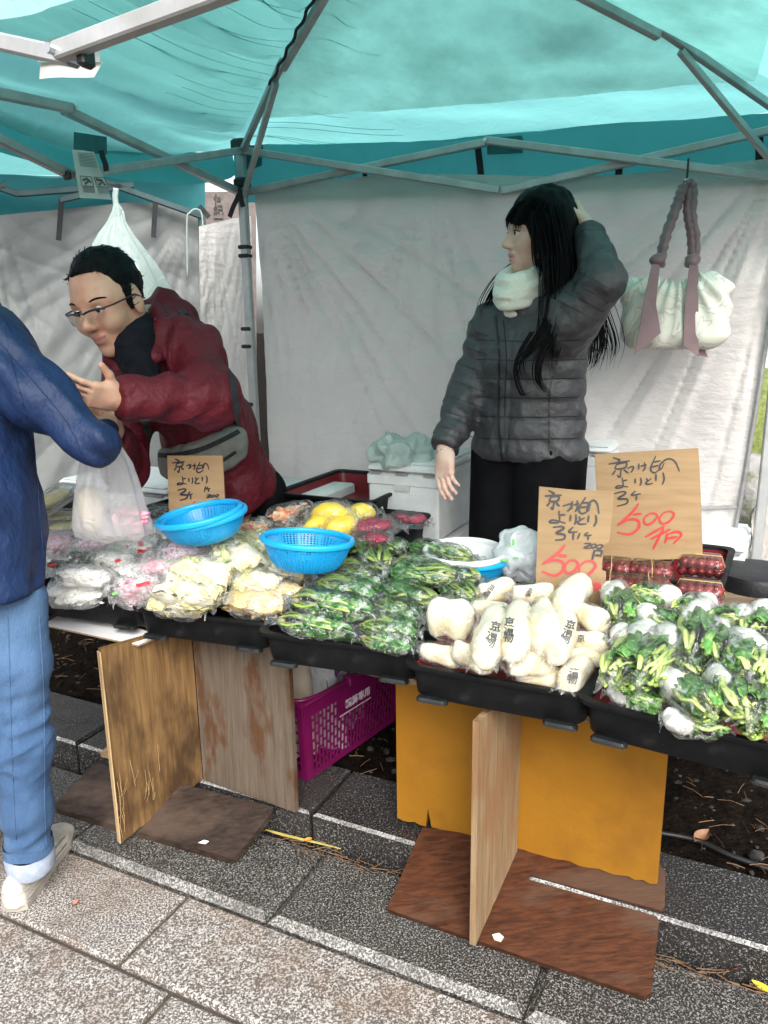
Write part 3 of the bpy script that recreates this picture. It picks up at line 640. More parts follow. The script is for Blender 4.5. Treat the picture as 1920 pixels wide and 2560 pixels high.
# ================================================================== TABLE: BOARDS AND TRESTLES
def wood(name, a, b, dark, rotz=0.0, stretch=(30, 30, 1.6), rough=0.65, stain=0.6, sscale=3.0, sramp=(0.5, 0.62), grain=1.0, seed=0.0):
    m, nt, bs, out = nodes(name)
    f = noise_node(nt, 3.0 * grain, 6, stretch, 0.65, (0, 0, rotz), 0.4); c = ramp_node(nt, f, [(0.30, a), (0.62, b), (0.8, tuple(x * 1.15 for x in b))])
    f2 = noise_node(nt, sscale, 4, tuple(1 + (s_ - 1) * .06 for s_ in stretch), 0.6, (seed, seed, rotz)); k = ramp_node(nt, f2, [(sramp[0], (0, 0, 0)), (sramp[1], (1, 1, 1))])
    c = mix_node(nt, c, mix_node(nt, c, dark, stain), k); nt.links.new(c, bs.inputs['Base Color']); bs.inputs['Roughness'].default_value = rough; bs.inputs['Specular IOR Level'].default_value = .22
    nt.links.new(bump_node(nt, f, 0.35, 0.004), bs.inputs['Normal']); return m
SR = R(26)
w_edge = wood('plywood_edge', (0.30, 0.19, 0.09), (0.50, 0.36, 0.20), (0.12, 0.07, 0.03))
w_a = wood('honey_board', (0.085, 0.043, 0.015), (0.185, 0.108, 0.044), (0.025, 0.012, 0.006), stain=.85, sscale=2.6, sramp=(.50, .66), seed=1.3)
w_a2 = wood('grey_board', (0.070, 0.052, 0.038), (0.125, 0.096, 0.071), (0.075, 0.032, 0.013), stain=.85, sscale=4.0, sramp=(.54, .62), seed=.4)
w_base = wood('dark_base', (0.009, 0.006, 0.0045), (0.036, 0.023, 0.017), (0.085, 0.058, 0.043), SR, (2, 34, 34), .5, .6)
w_b = wood('pale_board', (0.16, 0.10, 0.052), (0.27, 0.19, 0.11), (0.20, 0.10, 0.045), stain=.6, seed=2.2)
w_bb = wood('red_brown_base', (0.022, 0.007, 0.0035), (0.080, 0.027, 0.0105), (0.080, 0.048, 0.032), SR, (2, 34, 34), .5, .75, sscale=2.2, sramp=(.50, .62))
w_top = wood('table_board', (0.12, 0.085, 0.055), (0.22, 0.165, 0.115), (0.1, 0.06, 0.03), SR, (2, 30, 30))
m_yellow = pbr('mustard_panel', (0.235, 0.103, 0.009), (0.275, 0.126, 0.013), 3, rough=0.45, dirt=(0.165, 0.07, 0.01), dscale=4, dramp=(.5, .8), bump=.15, bscale=25, rough2=.65, spec=.15)
TZ = 0.583
def slab_of(name, pts, off, mat, parent=None):
    m = MB(); m.prism(pts, off); return m.build(name, mat, parent)
def upright(name, a, b, ztop, th, mat, parent, za=None, zb=None, edge=None):
    """board standing between two foot points"""
    a, b = Vector(a), Vector(b); d = (b - a); d.z = 0; nrm = d.normalized().cross(ZUP)
    k = 5; m = MB(); bot = []
    for i in range(k * 3 + 1):
        t = i / (k * 3); p = lerp(a, b, t); p.z += random.uniform(-.0, .004); bot.append(p)
    outl = bot + [at_z(b, ztop), at_z(a, ztop)]; m.prism(outl, nrm * th); return m.build(name, mat, parent)
sa = thing('board_trestle', 'trestle of two brown plywood boards on a dark wet base, beside the jeans', 'trestle', (0, 0, 0))
fa0, fa1 = pz(303, 2108, .02), pz(507, 1950, .105)
upright('front_board', fa0, fa1, TZ, -.016, w_a, sa)
m = MB(); m.box(lerp(fa0, at_z(fa0, TZ), .5) + Vector((-.004, -.002, 0)), (.004, .018, TZ - .03), basis((fa1 - fa0).normalized().cross(ZUP).cross(ZUP), (fa1 - fa0).normalized().cross(ZUP), ZUP)); m.build('board_edge', w_edge, sa)
g0, g1 = pz(509, 1952, .105), pz(739, 2032, .105); upright('cross_board', g0, g1, TZ, -.016, w_a2, sa)
fr_ = MB()
dd = (fa1 - fa0).normalized(); dn = dd.cross(ZUP); dn = dn if dn.y < 0 or dn.x > 0 else -dn
for i in range(22):
    t = random.random() ** 2 * .5; p0 = lerp(fa0, fa1, t) + ZUP * random.uniform(0, .16) + dn * .003; L = random.uniform(.02, .10); p1 = p0 + Vector((random.gauss(0, .008), random.gauss(0, .004), L)) + dn * random.uniform(0, .008)
    fr_.tube([p0, lerp(p0, p1, .5) + dn * random.uniform(0, .01), p1], .0008, 3, False)
fr_.build('frayed_fibres', pbr('fibre', (.26, .16, .07), (.36, .24, .11), 30, rough=.8), sa)
baseA = [pz(132, 2018, .030), pz(585, 2148, .030), pz(690, 2018, .122), pz(236, 1906, .118)]
def rounded(quad, r=.02, n=4):
    out = []
    for i, p in enumerate(quad):
        a, b = quad[i - 1], quad[(i + 1) % len(quad)]; u = (a - p).normalized() * r; v = (b - p).normalized() * r
        for k in range(n + 1): t = k / n; out.append(p + u * (1 - t) ** 2 + v * t ** 2)
    return out
slab_of('base_plank', rounded(baseA), Vector((0, 0, -.018)), w_base, sa)
sb = thing('panel_trestle', 'trestle of a mustard panel and pale board on a red-brown slotted base', 'trestle', (0, 0, 0))
FLb, FRb, BLb = pz(967, 2270, .032), pz(1613, 2490, .032), pz(1056, 2070, .122); bN = (FRb - FLb).cross(BLb - FLb).normalized()
outl = [pp(x, y, FLb, bN) for x, y in ((967, 2272), (1290, 2385), (1611, 2492), (1628, 2482), (1648, 2300), (1640, 2290), (1327, 2200), (1320, 2193), (1324, 2187), (1652, 2276), (1662, 2265), (1664, 2180), (1640, 2150), (1056, 2068))]
slab_of('slotted_base', outl, -bN * .018, w_bb, sb)
hb0, hb1 = pz(1188, 2368, .036), pz(1293, 2128, .125); upright('front_board', hb0, hb1, TZ, -.014, w_b, sb)
yb0, yb1 = pz(993, 2048, .115), pz(1643, 2214, .135)
d = (yb1 - yb0); bot = []
for i in range(41):
    t = i / 40; p = lerp(yb0, yb1, t); p.z += random.choice([0, 0, .002, .005]) if i not in (0, 40) else 0.004
    bot.append(p)
bot.insert(6, bot[5] + d.normalized() * .006 + Vector((0, 0, .055))); nn_ = Vector((d.x, d.y, 0)).normalized().cross(ZUP)
slab_of('mustard_panel', bot + [at_z(yb1, TZ), at_z(yb0, TZ)], -nn_ * .012, m_yellow, sb)
# table boards under the trays
tb = MB(); q = [pz(100, 1548, TZ) + SV * .06, pz(690, 1640, TZ) + SV * .04]; tb.prism([q[0], q[1], q[1] + SV * 1.0, q[0] + SV * 1.0], ZUP * .014)
tag(tb.build('table_board', w_top), 'weathered plywood board carrying the two trays nearest the jeans', 'board')
tb = MB(); q = [pz(675, 1672, TZ) + SV * .07, pz(1960, 2000, TZ) + SV * .12]; tb.prism([q[0], q[1], q[1] + SV * .95, q[0] + SV * .95], ZUP * .014)
tag(tb.build('table_board', w_top), 'long plywood board carrying the three trays above the mustard panel', 'board')
# white corrugated card under the first tray
m_card_w = pbr('white_card', (.66, .66, .66), (.74, .74, .74), 10, rough=.7); m_card = pbr('brown_card', (.265, .165, .078), (.315, .205, .102), 7, rough=.75, stretch=(1, 1, 8), bump=.12, bscale=40, bstretch=(1, 1, 16), bdist=.004)
m_flute = pbr('flute', (.20, .13, .07), (.4, .28, .16), 160, rough=.9)
q = [pz(108, 1560, .5805), pz(345, 1611, .577), pz(402, 1588, .5805), pz(180, 1520, .5815)]
wc = thing('white_cardboard', 'white corrugated cardboard sheet poking out below the leftmost tray', 'cardboard', (0, 0, 0))
slab_of('face_sheet', q, Vector((0, 0, -.0015)), m_card_w, wc); slab_of('flute_edge', [p + Vector((0, 0, -.0017)) for p in q], Vector((0, 0, -.0045)), m_flute, wc)

# ================================================================== TRAYS
m_tray = pbr('black_tray_plastic', (.003, .0033, .004), (.006, .0064, .0074), 25, rough=.42, rough2=.6, spec=.2, dirt=(.028, .030, .033), dscale=14, dramp=(.62, .85), bump=.1, bscale=70)
m_lip = pbr('worn_lip', (.009, .0095, .010), (.016, .0165, .017), 40, rough=.12, spec=.8)
m_redtray = pbr('red_tray_lining', (.26, .018, .014), (.32, .025, .018), 12, rough=.4)
m_maroontray = pbr('maroon_tray_lining', (.13, .008, .012), (.17, .012, .016), 12, rough=.4)
m_innerblk = pbr('black_tray_lining', (.012, .012, .013), rough=.5)
def rrect(w, d, r, n=5):
    out = []
    for cx, cy, a0 in ((w / 2 - r, -d / 2 + r, -90), (w / 2 - r, d / 2 - r, 0), (-w / 2 + r, d / 2 - r, 90), (-w / 2 + r, -d / 2 + r, 180)):
        for k in range(n + 1): a = R(a0 + 90 * k / n); out.append((cx + r * math.cos(a), cy + r * math.sin(a)))
    return out
TRAYS = {}
def tray(key, FL, FRt, label, depth=.55, h=.082, lining=None, tilt=0.0):
    """FL/FRt: bottom front corners"""
    ux = FRt - FL; w = ux.length; ux = ux.normalized(); vy = ZUP.cross(ux).normalized()
    t = thing('pickle_tray', label, 'tray', FL); t.rotation_euler = basis(ux, vy, ux.cross(vy)).to_euler()
    cx, cy = w / 2, depth / 2
    def ring(gw, z, r=.03): return [(cx + x, cy + y, z) for x, y in rrect(w + gw, depth + gw, r)]
    m = MB(); m.loft([ring(-.03, .004), ring(-.012, 0), ring(0, .008), ring(.012, h - .016), ring(.014, h - .010)], True, False); m.add(ring(-.03, .004), [tuple(range(23, -1, -1))]); m.build('body', m_tray, t, True)
    m = MB(); m.loft([ring(.014, h - .013), ring(.036, h - .012), ring(.042, h - .006), ring(.040, h - .001), ring(.024, h), ring(.006, h - .003), ring(.002, h - .012)], True, False); m.build('rim', m_tray, t, True)
    m = MB(); m.loft([ring(.002, h - .012), ring(-.012, .012), ring(-.03, .008)], True, False); m.add(ring(-.03, .008), [tuple(range(24))]); m.build('lining', lining or m_innerblk, t, True)
    for fx in (0, 1):
        for fy in (0, 1):
            c = (fx * w + (-.045 if fx else .045), fy * depth + (.004 if fy else -.004), .010); m = MB()
            out = [(c[0] + x, c[1] + y) for x, y in rrect(.070, .026, .012)]; m.loft([[(x, y, -.001) for x, y in out], [(x, y, .004) for x, y in out], [(c[0] + (x - c[0]) * .9, c[1] + (y - c[1]) * .7, .008) for x, y in out]]); m.build('corner_foot', m_lip, t, True)
    TRAYS[key] = (Vector(FL), ux, vy, w, depth, h); return t
Z0 = .600
tray('t1', pz(70, 1533, Z0), pz(351, 1572, Z0), 'black tray of pink and white pickles above the white cardboard')
tray('t2', pz(355, 1587, Z0), pz(667, 1629, Z0), 'black tray heaped with pale cabbage pickles over the brown board trestle')
tray('t3', pz(669, 1654, Z0), pz(1034, 1707, Z0), 'black tray heaped with leafy green pickles above the magenta basket')
tray('t4', pz(1033, 1741, Z0), pz(1459, 1823, Z0), 'red-lined black tray of white radish pickles above the mustard panel', lining=m_redtray)
a5, b5 = pz(1465, 1838, Z0), pz(1920, 1957, Z0); tray('t5', a5, a5 + (b5 - a5).normalized() * .37, 'red-lined black tray of turnips with green tops at the right edge', lining=m_redtray)
Z1 = .715
p = pz(978, 1402, Z1); tray('t6', p - SU * .40, p, 'raised black tray of yellow, red and orange pickles at the back of the stall', depth=.25, lining=m_innerblk)
p = pz(1784, 1536, .64); p2 = p + (pz(1800, 1400, .64) - p).normalized() * .0; dx_ = Vector((.80, -.42, 0)).normalized()
tray('t7', p - dx_ * .36, p, 'black tray of clear plum packs behind the turnip tray', depth=.36, lining=m_maroontray)
p = pz(915, 1318, .755); tray('t8', p - SU * .34 + SV * .03, p + SV * .03, 'empty maroon-lined black tray beside the foam boxes', depth=.42, lining=m_maroontray)
p = pz(330, 1330, .69); tray('t9', p - SU * .42 + SV * .02, p + SV * .02, 'black tray half hidden behind the carrier bag with foam packs', depth=.36)
# supports under the raised trays: an upturned empty tray each
for key, zz, lab in (('t6', Z1, 'upturned crate holding up the yellow pickle tray'), ('t8', .755, 'upturned crate holding up the empty maroon tray'), ('t9', .69, 'upturned crate holding up the tray of foam packs'), ('t7', .64, 'upturned crate holding up the plum tray')):
    F, ux, vy, w, dp, h = TRAYS[key]; c = F + ux * (w / 2) + vy * (dp / 2); hh = zz - TZ - .014
    if hh > .005:
        m = MB(); m.box(Vector((c.x, c.y, TZ + .0145 + hh / 2 - .0005)), (w * .86, dp * .86, hh - .002), basis(ux, vy, ZUP), .006); tag(m.build('support_crate', m_tray), lab, 'crate')

# ================================================================== CARDBOARD PRICE SIGNS (handwritten)
G = {
 'kyo': [[(.20, .0), (.50, .14), (.42, .2)], [(0, .32), (.95, .22)], [(.36, .35), (.30, .58), (.72, .55), (.78, .30), (.36, .37)], [(.55, .58), (.48, 1.0), (.36, .9)], [(.30, .66), (.14, .88)], [(.66, .64), (.86, .84)]],
 'tsu': [[(0, .4), (.8, .1), (1, .3), (.75, .8), (.5, 1)]],
 'ke': [[(.05, .1), (0, .8)], [(.25, .42), (1, .28)], [(.72, 0), (.78, .6), (.5, 1)]],
 'mo': [[(.55, 0), (.05, .72), (.35, 1), (.95, .75)], [(.22, .36), (.95, .3)], [(.05, .66), (.75, .56)]],
 'no': [[(.25, .3), (.12, .66), (.0, .78), (.05, .4), (.35, .05), (.62, .05), (.84, .35), (1, 1)]],
 'yo': [[(.55, 0), (.60, .85), (.2, 1), (0, .95), (.25, .78), (1, .95)], [(.58, .35), (.95, .28)]],
 'ri': [[(.05, .1), (.0, .7)], [(.9, 0), (1, .55), (.75, 1)]],
 'to': [[(.15, 0), (.3, .5)], [(.8, .1), (.05, .75), (.3, 1), (1, .9)]],
 '3': [[(0, .12), (.7, 0), (.85, .15), (.3, .48), (.95, .55), (.9, .85), (.2, 1)]],
 'ko': [[(.45, 0), (.0, .42), (1, .34)], [(.55, .4), (.5, 1)]],
 '5': [[(.90, 0), (.62, .28), (0, .68)], [(.66, .35), (1, .33)], [(.05, .66), (.5, .5), (.86, .55), (.85, .8), (.5, .98), (0, .9)]],
 '0': [[(.35, .05), (0, .5), (.15, .95), (.6, .85), (1, .3), (.75, 0), (.3, .08)]],
 '2': [[(0, .1), (.8, 0), (.9, .25), (0, .9), (1, .85)]],
 '1': [[(.7, 0), (.2, 1)]],
 'yen': [[(0, .5), (.55, .12)], [(.15, .6), (.7, .25)], [(.52, .2), (.2, 1)], [(.62, .40), (.55, .78)], [(.6, .45), (.9, .35), (1, .5), (.78, .82)], [(.6, .6), (.9, .55)]],
 'yen1': [[(.2, 0), (0, 1)], [(.25, .05), (1, 0), (.9, .6)], [(.3, .5), (.85, .45)]],
}
m_pen = pbr('black_marker_ink', (.012, .012, .016), rough=.5); m_red = pbr('red_marker_ink', (.40, .016, .018), (.47, .03, .026), 40, rough=.5)
def sign(label, TL, TR, BR, BL, writing, notch=None, bend=0.0, th=.004):
    t = thing('price_sign', label, 'price sign', (0, 0, 0)); TL, TR, BR, BL = map(Vector, (TL, TR, BR, BL))
    N = (TR - TL).cross(BL - TL).normalized(); N = N if N.y > 0 else -N      # into the stall
    def uv(u, v, off=0.0): return lerp(lerp(TL, TR, u), lerp(BL, BR, u), v) - N * (bend * math.sin(v * 3.14) + off)
    k = 14; s = MB(); out = notch or [(0, 0), (1, 0), (1, 1), (0, 1)]
    Pn = np.array([[uv(i / 10, j / k) for j in range(k + 1)] for i in range(11)])
    if notch is None:
        fr, bk_ = Pn, Pn + np.array(N) * th; s.grid(fr); s.grid(bk_, True)
        for e in (lambda A: A[0], lambda A: A[-1, ::-1], lambda A: A[::-1, 0], lambda A: A[:, -1]): s.grid(np.stack([e(fr), e(bk_)], 1), True)
    else:
        s.prism([uv(u, v) for u, v in notch], N * th)
    s.build('card', m_card, t, True)
    for mat, strokes, nm in ((m_pen, [w for w in writing if w[5] == 'k'], 'black_writing'), (m_red, [w for w in writing if w[5] == 'r'], 'red_writing')):
        q = MB(); 
        for (gl, x0, y0, x1, y1, _c, wd) in strokes:
            for st_ in G[gl]:
                pl = [(x0 + (x1 - x0) * a, y0 + (y1 - y0) * b) for a, b in st_]; n = max(8, 5 * len(pl))
                pts = [uv(p.x, p.y, .0012) for p in path([(a, b, 0) for a, b in pl], n)] if len(pl) > 2 else [uv(*(np.array(pl[0]) * (1 - i / 6) + np.array(pl[1]) * i / 6), .0012) for i in range(7)]
                nn = len(pts); q.ribbon(pts, [wd * (.65 + .5 * math.sin(3.1 * (i + .6) / nn)) for i in range(nn)], -N, .0008)
        q.build(nm, mat, t)
    return t, uv
W2 = [('kyo', .13, .04, .35, .22, 'k', .0042), ('tsu', .31, .125, .37, .185, 'k', .004), ('ke', .42, .10, .50, .18, 'k', .004), ('mo', .53, .05, .64, .20, 'k', .004), ('no', .62, .08, .81, .20, 'k', .004),
      ('yo', .19, .225, .31, .32, 'k', .004), ('ri', .38, .235, .44, .31, 'k', .004), ('to', .48, .245, .55, .30, 'k', .004), ('ri', .58, .20, .66, .31, 'k', .004), ('3', .17, .355, .30, .485, 'k', .0048), ('ko', .34, .355, .43, .44, 'k', .004),
      ('5', .19, .47, .43, .755, 'r', .0062), ('0', .45, .565, .58, .67, 'r', .0055), ('0', .60, .555, .74, .67, 'r', .0055), ('yen', .46, .66, .80, .90, 'r', .006)]
s2 = sign('large cardboard price sign with red 500 behind the plum packs', py(1487, 1135, 2.10), py(1746, 1120, 2.06), py(1757, 1395, 2.02), py(1497, 1405, 2.06), W2, bend=.006)
W3 = [('kyo', .08, .03, .32, .19, 'k', .0046), ('tsu', .33, .13, .45, .20, 'k', .0044), ('ke', .45, .10, .55, .20, 'k', .0044), ('mo', .54, .07, .70, .21, 'k', .0044), ('no', .66, .09, .82, .20, 'k', .0044),
      ('yo', .16, .20, .38, .31, 'k', .0044), ('ri', .44, .22, .52, .31, 'k', .0044), ('to', .54, .235, .66, .30, 'k', .0044), ('ri', .68, .21, .79, .31, 'k', .0044), ('3', .21, .335, .38, .46, 'k', .005), ('ko', .43, .33, .55, .44, 'k', .0044), ('1', .54, .375, .60, .43, 'k', .004), ('ko', .65, .36, .74, .43, 'k', .004),
      ('2', .65, .455, .74, .50, 'k', .0038), ('0', .75, .455, .81, .49, 'k', .0038), ('0', .82, .455, .90, .49, 'k', .0038), ('yen1', .77, .505, .89, .59, 'k', .005),
      ('5', .08, .49, .42, .77, 'r', .0068), ('0', .40, .61, .58, .73, 'r', .0062), ('0', .60, .60, .82, .73, 'r', .0062), ('yen', .50, .73, .90, .87, 'r', .0066)]
s3 = sign('crumpled cardboard price sign standing behind the white radish bags', py(1348, 1216, 1.84), py(1536, 1227, 1.80), py(1513, 1530, 1.72), py(1338, 1500, 1.76), W3,
          notch=[(0, 0), (.5, .012), (1, 0), (.985, .42), (.91, .46), (.91, .66), (.97, .67), (1.0, 1.0), (0, 1)])
W1 = [('kyo', .09, .04, .33, .21, 'k', .0038), ('tsu', .34, .11, .42, .17, 'k', .0036), ('ke', .42, .10, .52, .18, 'k', .0036), ('mo', .52, .08, .66, .22, 'k', .0036), ('no', .64, .10, .75, .18, 'k', .0036),
      ('yo', .17, .26, .34, .37, 'k', .0036), ('ri', .38, .28, .45, .36, 'k', .0036), ('to', .49, .275, .58, .36, 'k', .0036), ('ri', .62, .26, .71, .36, 'k', .0036), ('3', .17, .425, .34, .57, 'k', .0046), ('ko', .36, .455, .44, .565, 'k', .0038),
      ('1', .64, .395, .69, .47, 'k', .0034), ('ko', .69, .40, .76, .47, 'k', .0034), ('2', .69, .505, .76, .545, 'k', .0034), ('0', .77, .51, .82, .54, 'k', .0034), ('0', .84, .505, .90, .535, 'k', .0034), ('yen1', .79, .57, .90, .66, 'k', .004),
      ('5', .14, .59, .52, .86, 'r', .005), ('0', .50, .70, .62, .78, 'r', .0045), ('0', .64, .69, .78, .78, 'r', .0045)]
s1 = sign('small cardboard price sign in front of the maroon jacket', py(418, 1139, 2.10), py(556, 1139, 2.07), py(566, 1330, 2.04), py(424, 1335, 2.07), W1)

# ================================================================== COLANDERS
m_blue = pbr('blue_plastic', (.012, .38, .74), (.015, .43, .80), 8, rough=.32, transl=.3, tcol=(.03, .6, .98)); m_bluerim = pbr('blue_rim', (.010, .36, .72), rough=.28)
m_whitep = pbr('white_plastic', (.74, .75, .76), (.78, .79, .8), 8, rough=.3, transl=.2)
def colander(label, c, rx, ry, h, rot, mats=(m_blue, m_bluerim), group=None, mesh=True, nu=72, nv=13):
    t = thing('colander', label, 'colander', c); t.rotation_euler = rot
    def prof(v): return (.62 + .38 * (v ** .55)), h * v
    # woven bowl: ribs and rings leave square holes
    b = MB(); 
    def P(u, v, o=0.0):
        r, z = prof(v); return Vector(((rx * r + o) * math.cos(u), (ry * r + o) * math.sin(u), z))
    if mesh:
        for k in range(nu):
            u = 2 * math.pi * k / nu; big = (k % (nu // 12) == 0); w = (.0042 if not big else .009) / rx / 2
            pts = [[P(u - w, v, .001), P(u + w, v, .001), P(u + w, v, -.001), P(u - w, v, -.001)] for v in np.linspace(.06, .98, 9)]; b.loft(pts, True, False)
        b.build('ribs', mats[0], t, True); b = MB()
        for j in range(nv):
            v = .06 + .92 * (j / (nv - 1)); w = .0042 / h / 2 * .6
            ring = [[P(2 * math.pi * k / 60, min(v + a, 1), o) for a, o in ((-w, .0006), (w, .0006), (w, -.0006), (-w, -.0006))] for k in range(61)]; b.loft(ring, True, False)
        b.build('rings', mats[0], t, True)
    else:
        b.loft([[P(2 * math.pi * k / 48, v) for k in range(48)] for v in np.linspace(0, 1, 10)], True, False); b.loft([[P(2 * math.pi * k / 48, v, -.003) for k in range(48)][::-1] for v in np.linspace(0.02, 1, 10)], True, False); b.build('bowl', mats[0], t, True)
    b = MB(); n = 40; b.loft([[(rx * .63 * r * math.cos(2 * math.pi * k / n), ry * .63 * r * math.sin(2 * math.pi * k / n), z) for k in range(n)] for r, z in ((.05, .003), (.9, .003), (1, .012), (1.0, .0), (.05, 0))], True, True); b.build('base', mats[0], t, True)
    b = MB(); ring = []
    for k in range(61):
        u = 2 * math.pi * k / 60; o = Vector((math.cos(u), math.sin(u), 0)); c0 = Vector((rx * math.cos(u), ry * math.sin(u), h)); ring.append([c0 + o * (.007 * math.cos(a)) + ZUP * (.008 * math.sin(a)) for a in np.linspace(0, 2 * math.pi, 8, endpoint=False)])
    b.loft(ring, True, False); b.build('rim', mats[1], t, True); return t
colander('blue plastic colander resting level on the cabbage pickles by the green bags', pz(766, 1418, .785), .113, .102, .072, (R(-4), R(3), R(-15)))
c1 = py(512, 1340, 1.96); colander('tilted blue colander in front of the small price sign', c1, .112, .100, .060, (R(6), R(-9), R(-20)))
colander('blue colander nested beneath the tilted one, only its rim showing', c1 + Vector((.010, .008, -.007)), .111, .099, .060, (R(6), R(-8), R(-20)), mesh=False)
cw = pz(1162, 1430, .745); colander('blue colander under the white bowl behind the green bags', cw + Vector((.012, .01, -.022)), .107, .10, .06, (0, 0, 0), mesh=False)
colander('white bowl holding banknotes behind the green bags', cw, .104, .096, .056, (R(3), 0, 0), (m_whitep, m_whitep), mesh=False)
m_note = pbr('banknote', (.42, .37, .27), (.58, .53, .42), 60, rough=.7)
for i, (x, y, rz, lab) in enumerate(((1062, 1382, .5, 'banknote sticking up at the rim of the white bowl, near the red bags'), (1108, 1370, -.3, 'banknote standing upright in the white bowl, nearer the black trousers'))):
    c = py(x, y, 2.10); s = np.linspace(-1, 1, 7); P = np.array([[c + Vector((.03 * a * math.cos(rz), .03 * a * math.sin(rz) + .008 * a * a, b * .05 - .03 + .01 * a)) for b in (0, .5, 1)] for a in s]); m = MB(); m.grid(P); m.grid(P + np.array([0, .0006, 0]), True); tag(m.build('banknote', m_note, None, 'all'), lab, 'banknote')

# ================================================================== FOAM BOXES
m_foam = pbr('polystyrene', (.58, .60, .60), (.66, .68, .67), 16, rough=.75, bump=.15, bscale=220, dirt=(.5, .52, .51), dscale=6)
def foam_box(label, FRb, w, d, h, lid=.045, ang=0.0, tape=True, open_=False):
    ux = Matrix.Rotation(ang, 3, 'Z') @ SU; vy = ZUP.cross(ux); t = thing('foam_box', label, 'foam box', FRb - ux * w); t.rotation_euler = basis(ux, vy, ZUP).to_euler()
    m = MB(); m.box((w / 2, d / 2, h * .5), (w * .985, d * .985, h), None, .014); m.box((w / 2, d / 2, h - .022), (w, d, .040), None, .006); m.build('tub', m_foam, t, True)
    if lid:
        m = MB(); m.box((w / 2, d / 2, h + lid * .42), (w * .995, d * .995, lid * .78), None, .010); m.box((w / 2, d / 2, h + lid * .9), (w * .93, d * .95, lid * .2), None, .006); l_ = m.build('lid', m_foam, t, True)
        m = MB(); m.box((w * .5, -.002, h * .80), (w * .22, .004, .022)); m.build('tape_label', m_paper, t)
        for fx in (.12, .5, .88):
            m = MB(); m.box((w * fx, -.001, h + .001), (w * .16, .008, .006)); m.build('grip_slot', m_bind, t)
    return t
p = py(1096, 1340, 2.42); foam_box('white foam box with crumpled bag on its lid beside the woman', p + Vector((0, 0, -.03)), .255, .36, .222, .038)
foam_box('white foam box at the bottom of the stack beside the woman', p + Vector((.02, -.01, -.33)) , .30, .42, .24, .05)
foam_box('low white foam box on the ground right of the stack', py(1190, 1400, 2.55) + Vector((.02, .05, -.27)), .20, .3, .26, .04)
foam_box('white foam box half hidden behind the large price sign', py(1860, 1420, 2.30) + Vector((0, 0, -.16)), .34, .3, .20, .03, R(-2))
foam_box('pale foam box peeking out between woman and large price sign', py(1520, 1260, 2.50) + Vector((0, 0, -.2)), .30, .3, .36, .03)
foam_box('flat white foam lid behind the maroon jacket', py(800, 1262, 2.62), .34, .26, .03, 0, 0)
foam_box('white foam box behind the carrier bag', py(420, 1250, 2.75) + Vector((0, 0, -.25)), .55, .35, .26, .03)
# ================================================================== PICKLES IN CLEAR BAGS
m_film = film('clear_film', milk=.02, edge=.30, bscale=34, bstr=1.0, painted_glints=.42); m_filmw = film('soft_film', milk=.04, edge=.10, bscale=34, bstr=.9, painted_glints=.35); m_filmk = film('milky_film', milk=.22, edge=.08, bscale=34, bstr=.9, painted_glints=.35); m_filmt = film('turnip_film', milk=.02, edge=.28, bscale=26, bstr=.9, painted_glints=.32); m_filmp = film('pinkish_film', milk=.04, tint=(1, .96, .98), edge=.2, bscale=34)
m_stem = pbr('stem_green', (.14, .27, .03), (.40, .50, .14), 26, rough=.35, stretch=(1, 1, 1), spec=.5); m_leaf = pbr('leaf_green', (.014, .072, .016), (.06, .20, .04), 34, rough=.32, dirt=(.17, .32, .10), dscale=70, dramp=(.53, .62))
m_leaft = pbr('turnip_leaf', (.028, .11, .022), (.11, .28, .06), 34, rough=.32, dirt=(.26, .42, .14), dscale=60, dramp=(.5, .62)); m_stemt = pbr('turnip_stem', (.24, .38, .06), (.52, .62, .22), 26, rough=.35)
m_butt = pbr('pale_root_end', (.36, .29, .15), (.52, .46, .30), 40, rough=.5)
m_turnip = pbr('turnip_white', (.80, .79, .74), (.84, .83, .79), 10, rough=.35, sss=.15)
m_napa = pbr('napa_cream', (.80, .75, .55), (.86, .84, .74), 14, rough=.35, dirt=(.72, .60, .26), dscale=16, dramp=(.5, .66)); m_napag = pbr('napa_leaf', (.66, .64, .24), (.80, .76, .46), 30, rough=.4, dirt=(.24, .38, .07), dscale=22, dramp=(.56, .68)); m_napab = pbr('napa_brown', (.55, .40, .16), (.72, .58, .32), 22, rough=.4)
m_daikon = pbr('radish_white', (.80, .74, .57), (.84, .80, .68), 9, rough=.35, sss=.15, dirt=(.74, .58, .27), dscale=9, dramp=(.46, .68)); m_slice = pbr('radish_slice', (.82, .79, .71), (.88, .86, .82), 20, rough=.35)
m_pink = pbr('pink_pickle', (.66, .16, .26), (.86, .52, .59), 30, rough=.35); m_pinkp = pbr('pale_pink_pickle', (.72, .42, .57), (.84, .66, .75), 30, rough=.35)
m_kimchi = pbr('kimchi', (.60, .13, .03), (.76, .52, .34), 40, rough=.3, dirt=(.14, .2, .04), dscale=60, dramp=(.6, .68)); m_brownp = pbr('brown_pickle', (.035, .022, .012), (.10, .07, .04), 40, rough=.35); m_yel = pbr('yellow_radish', (.78, .52, .008), (.84, .64, .03), 14, rough=.3, sss=.1)
m_crim = pbr('crimson_pickle', (.16, .002, .018), (.34, .008, .05), 24, rough=.25); m_darkp = pbr('dark_cucumber', (.012, .022, .014), (.04, .06, .035), 40, rough=.3)
m_redlab = pbr('red_print', (.65, .03, .04), rough=.5); m_grnlab = pbr('green_print', (.16, .45, .12), rough=.5)

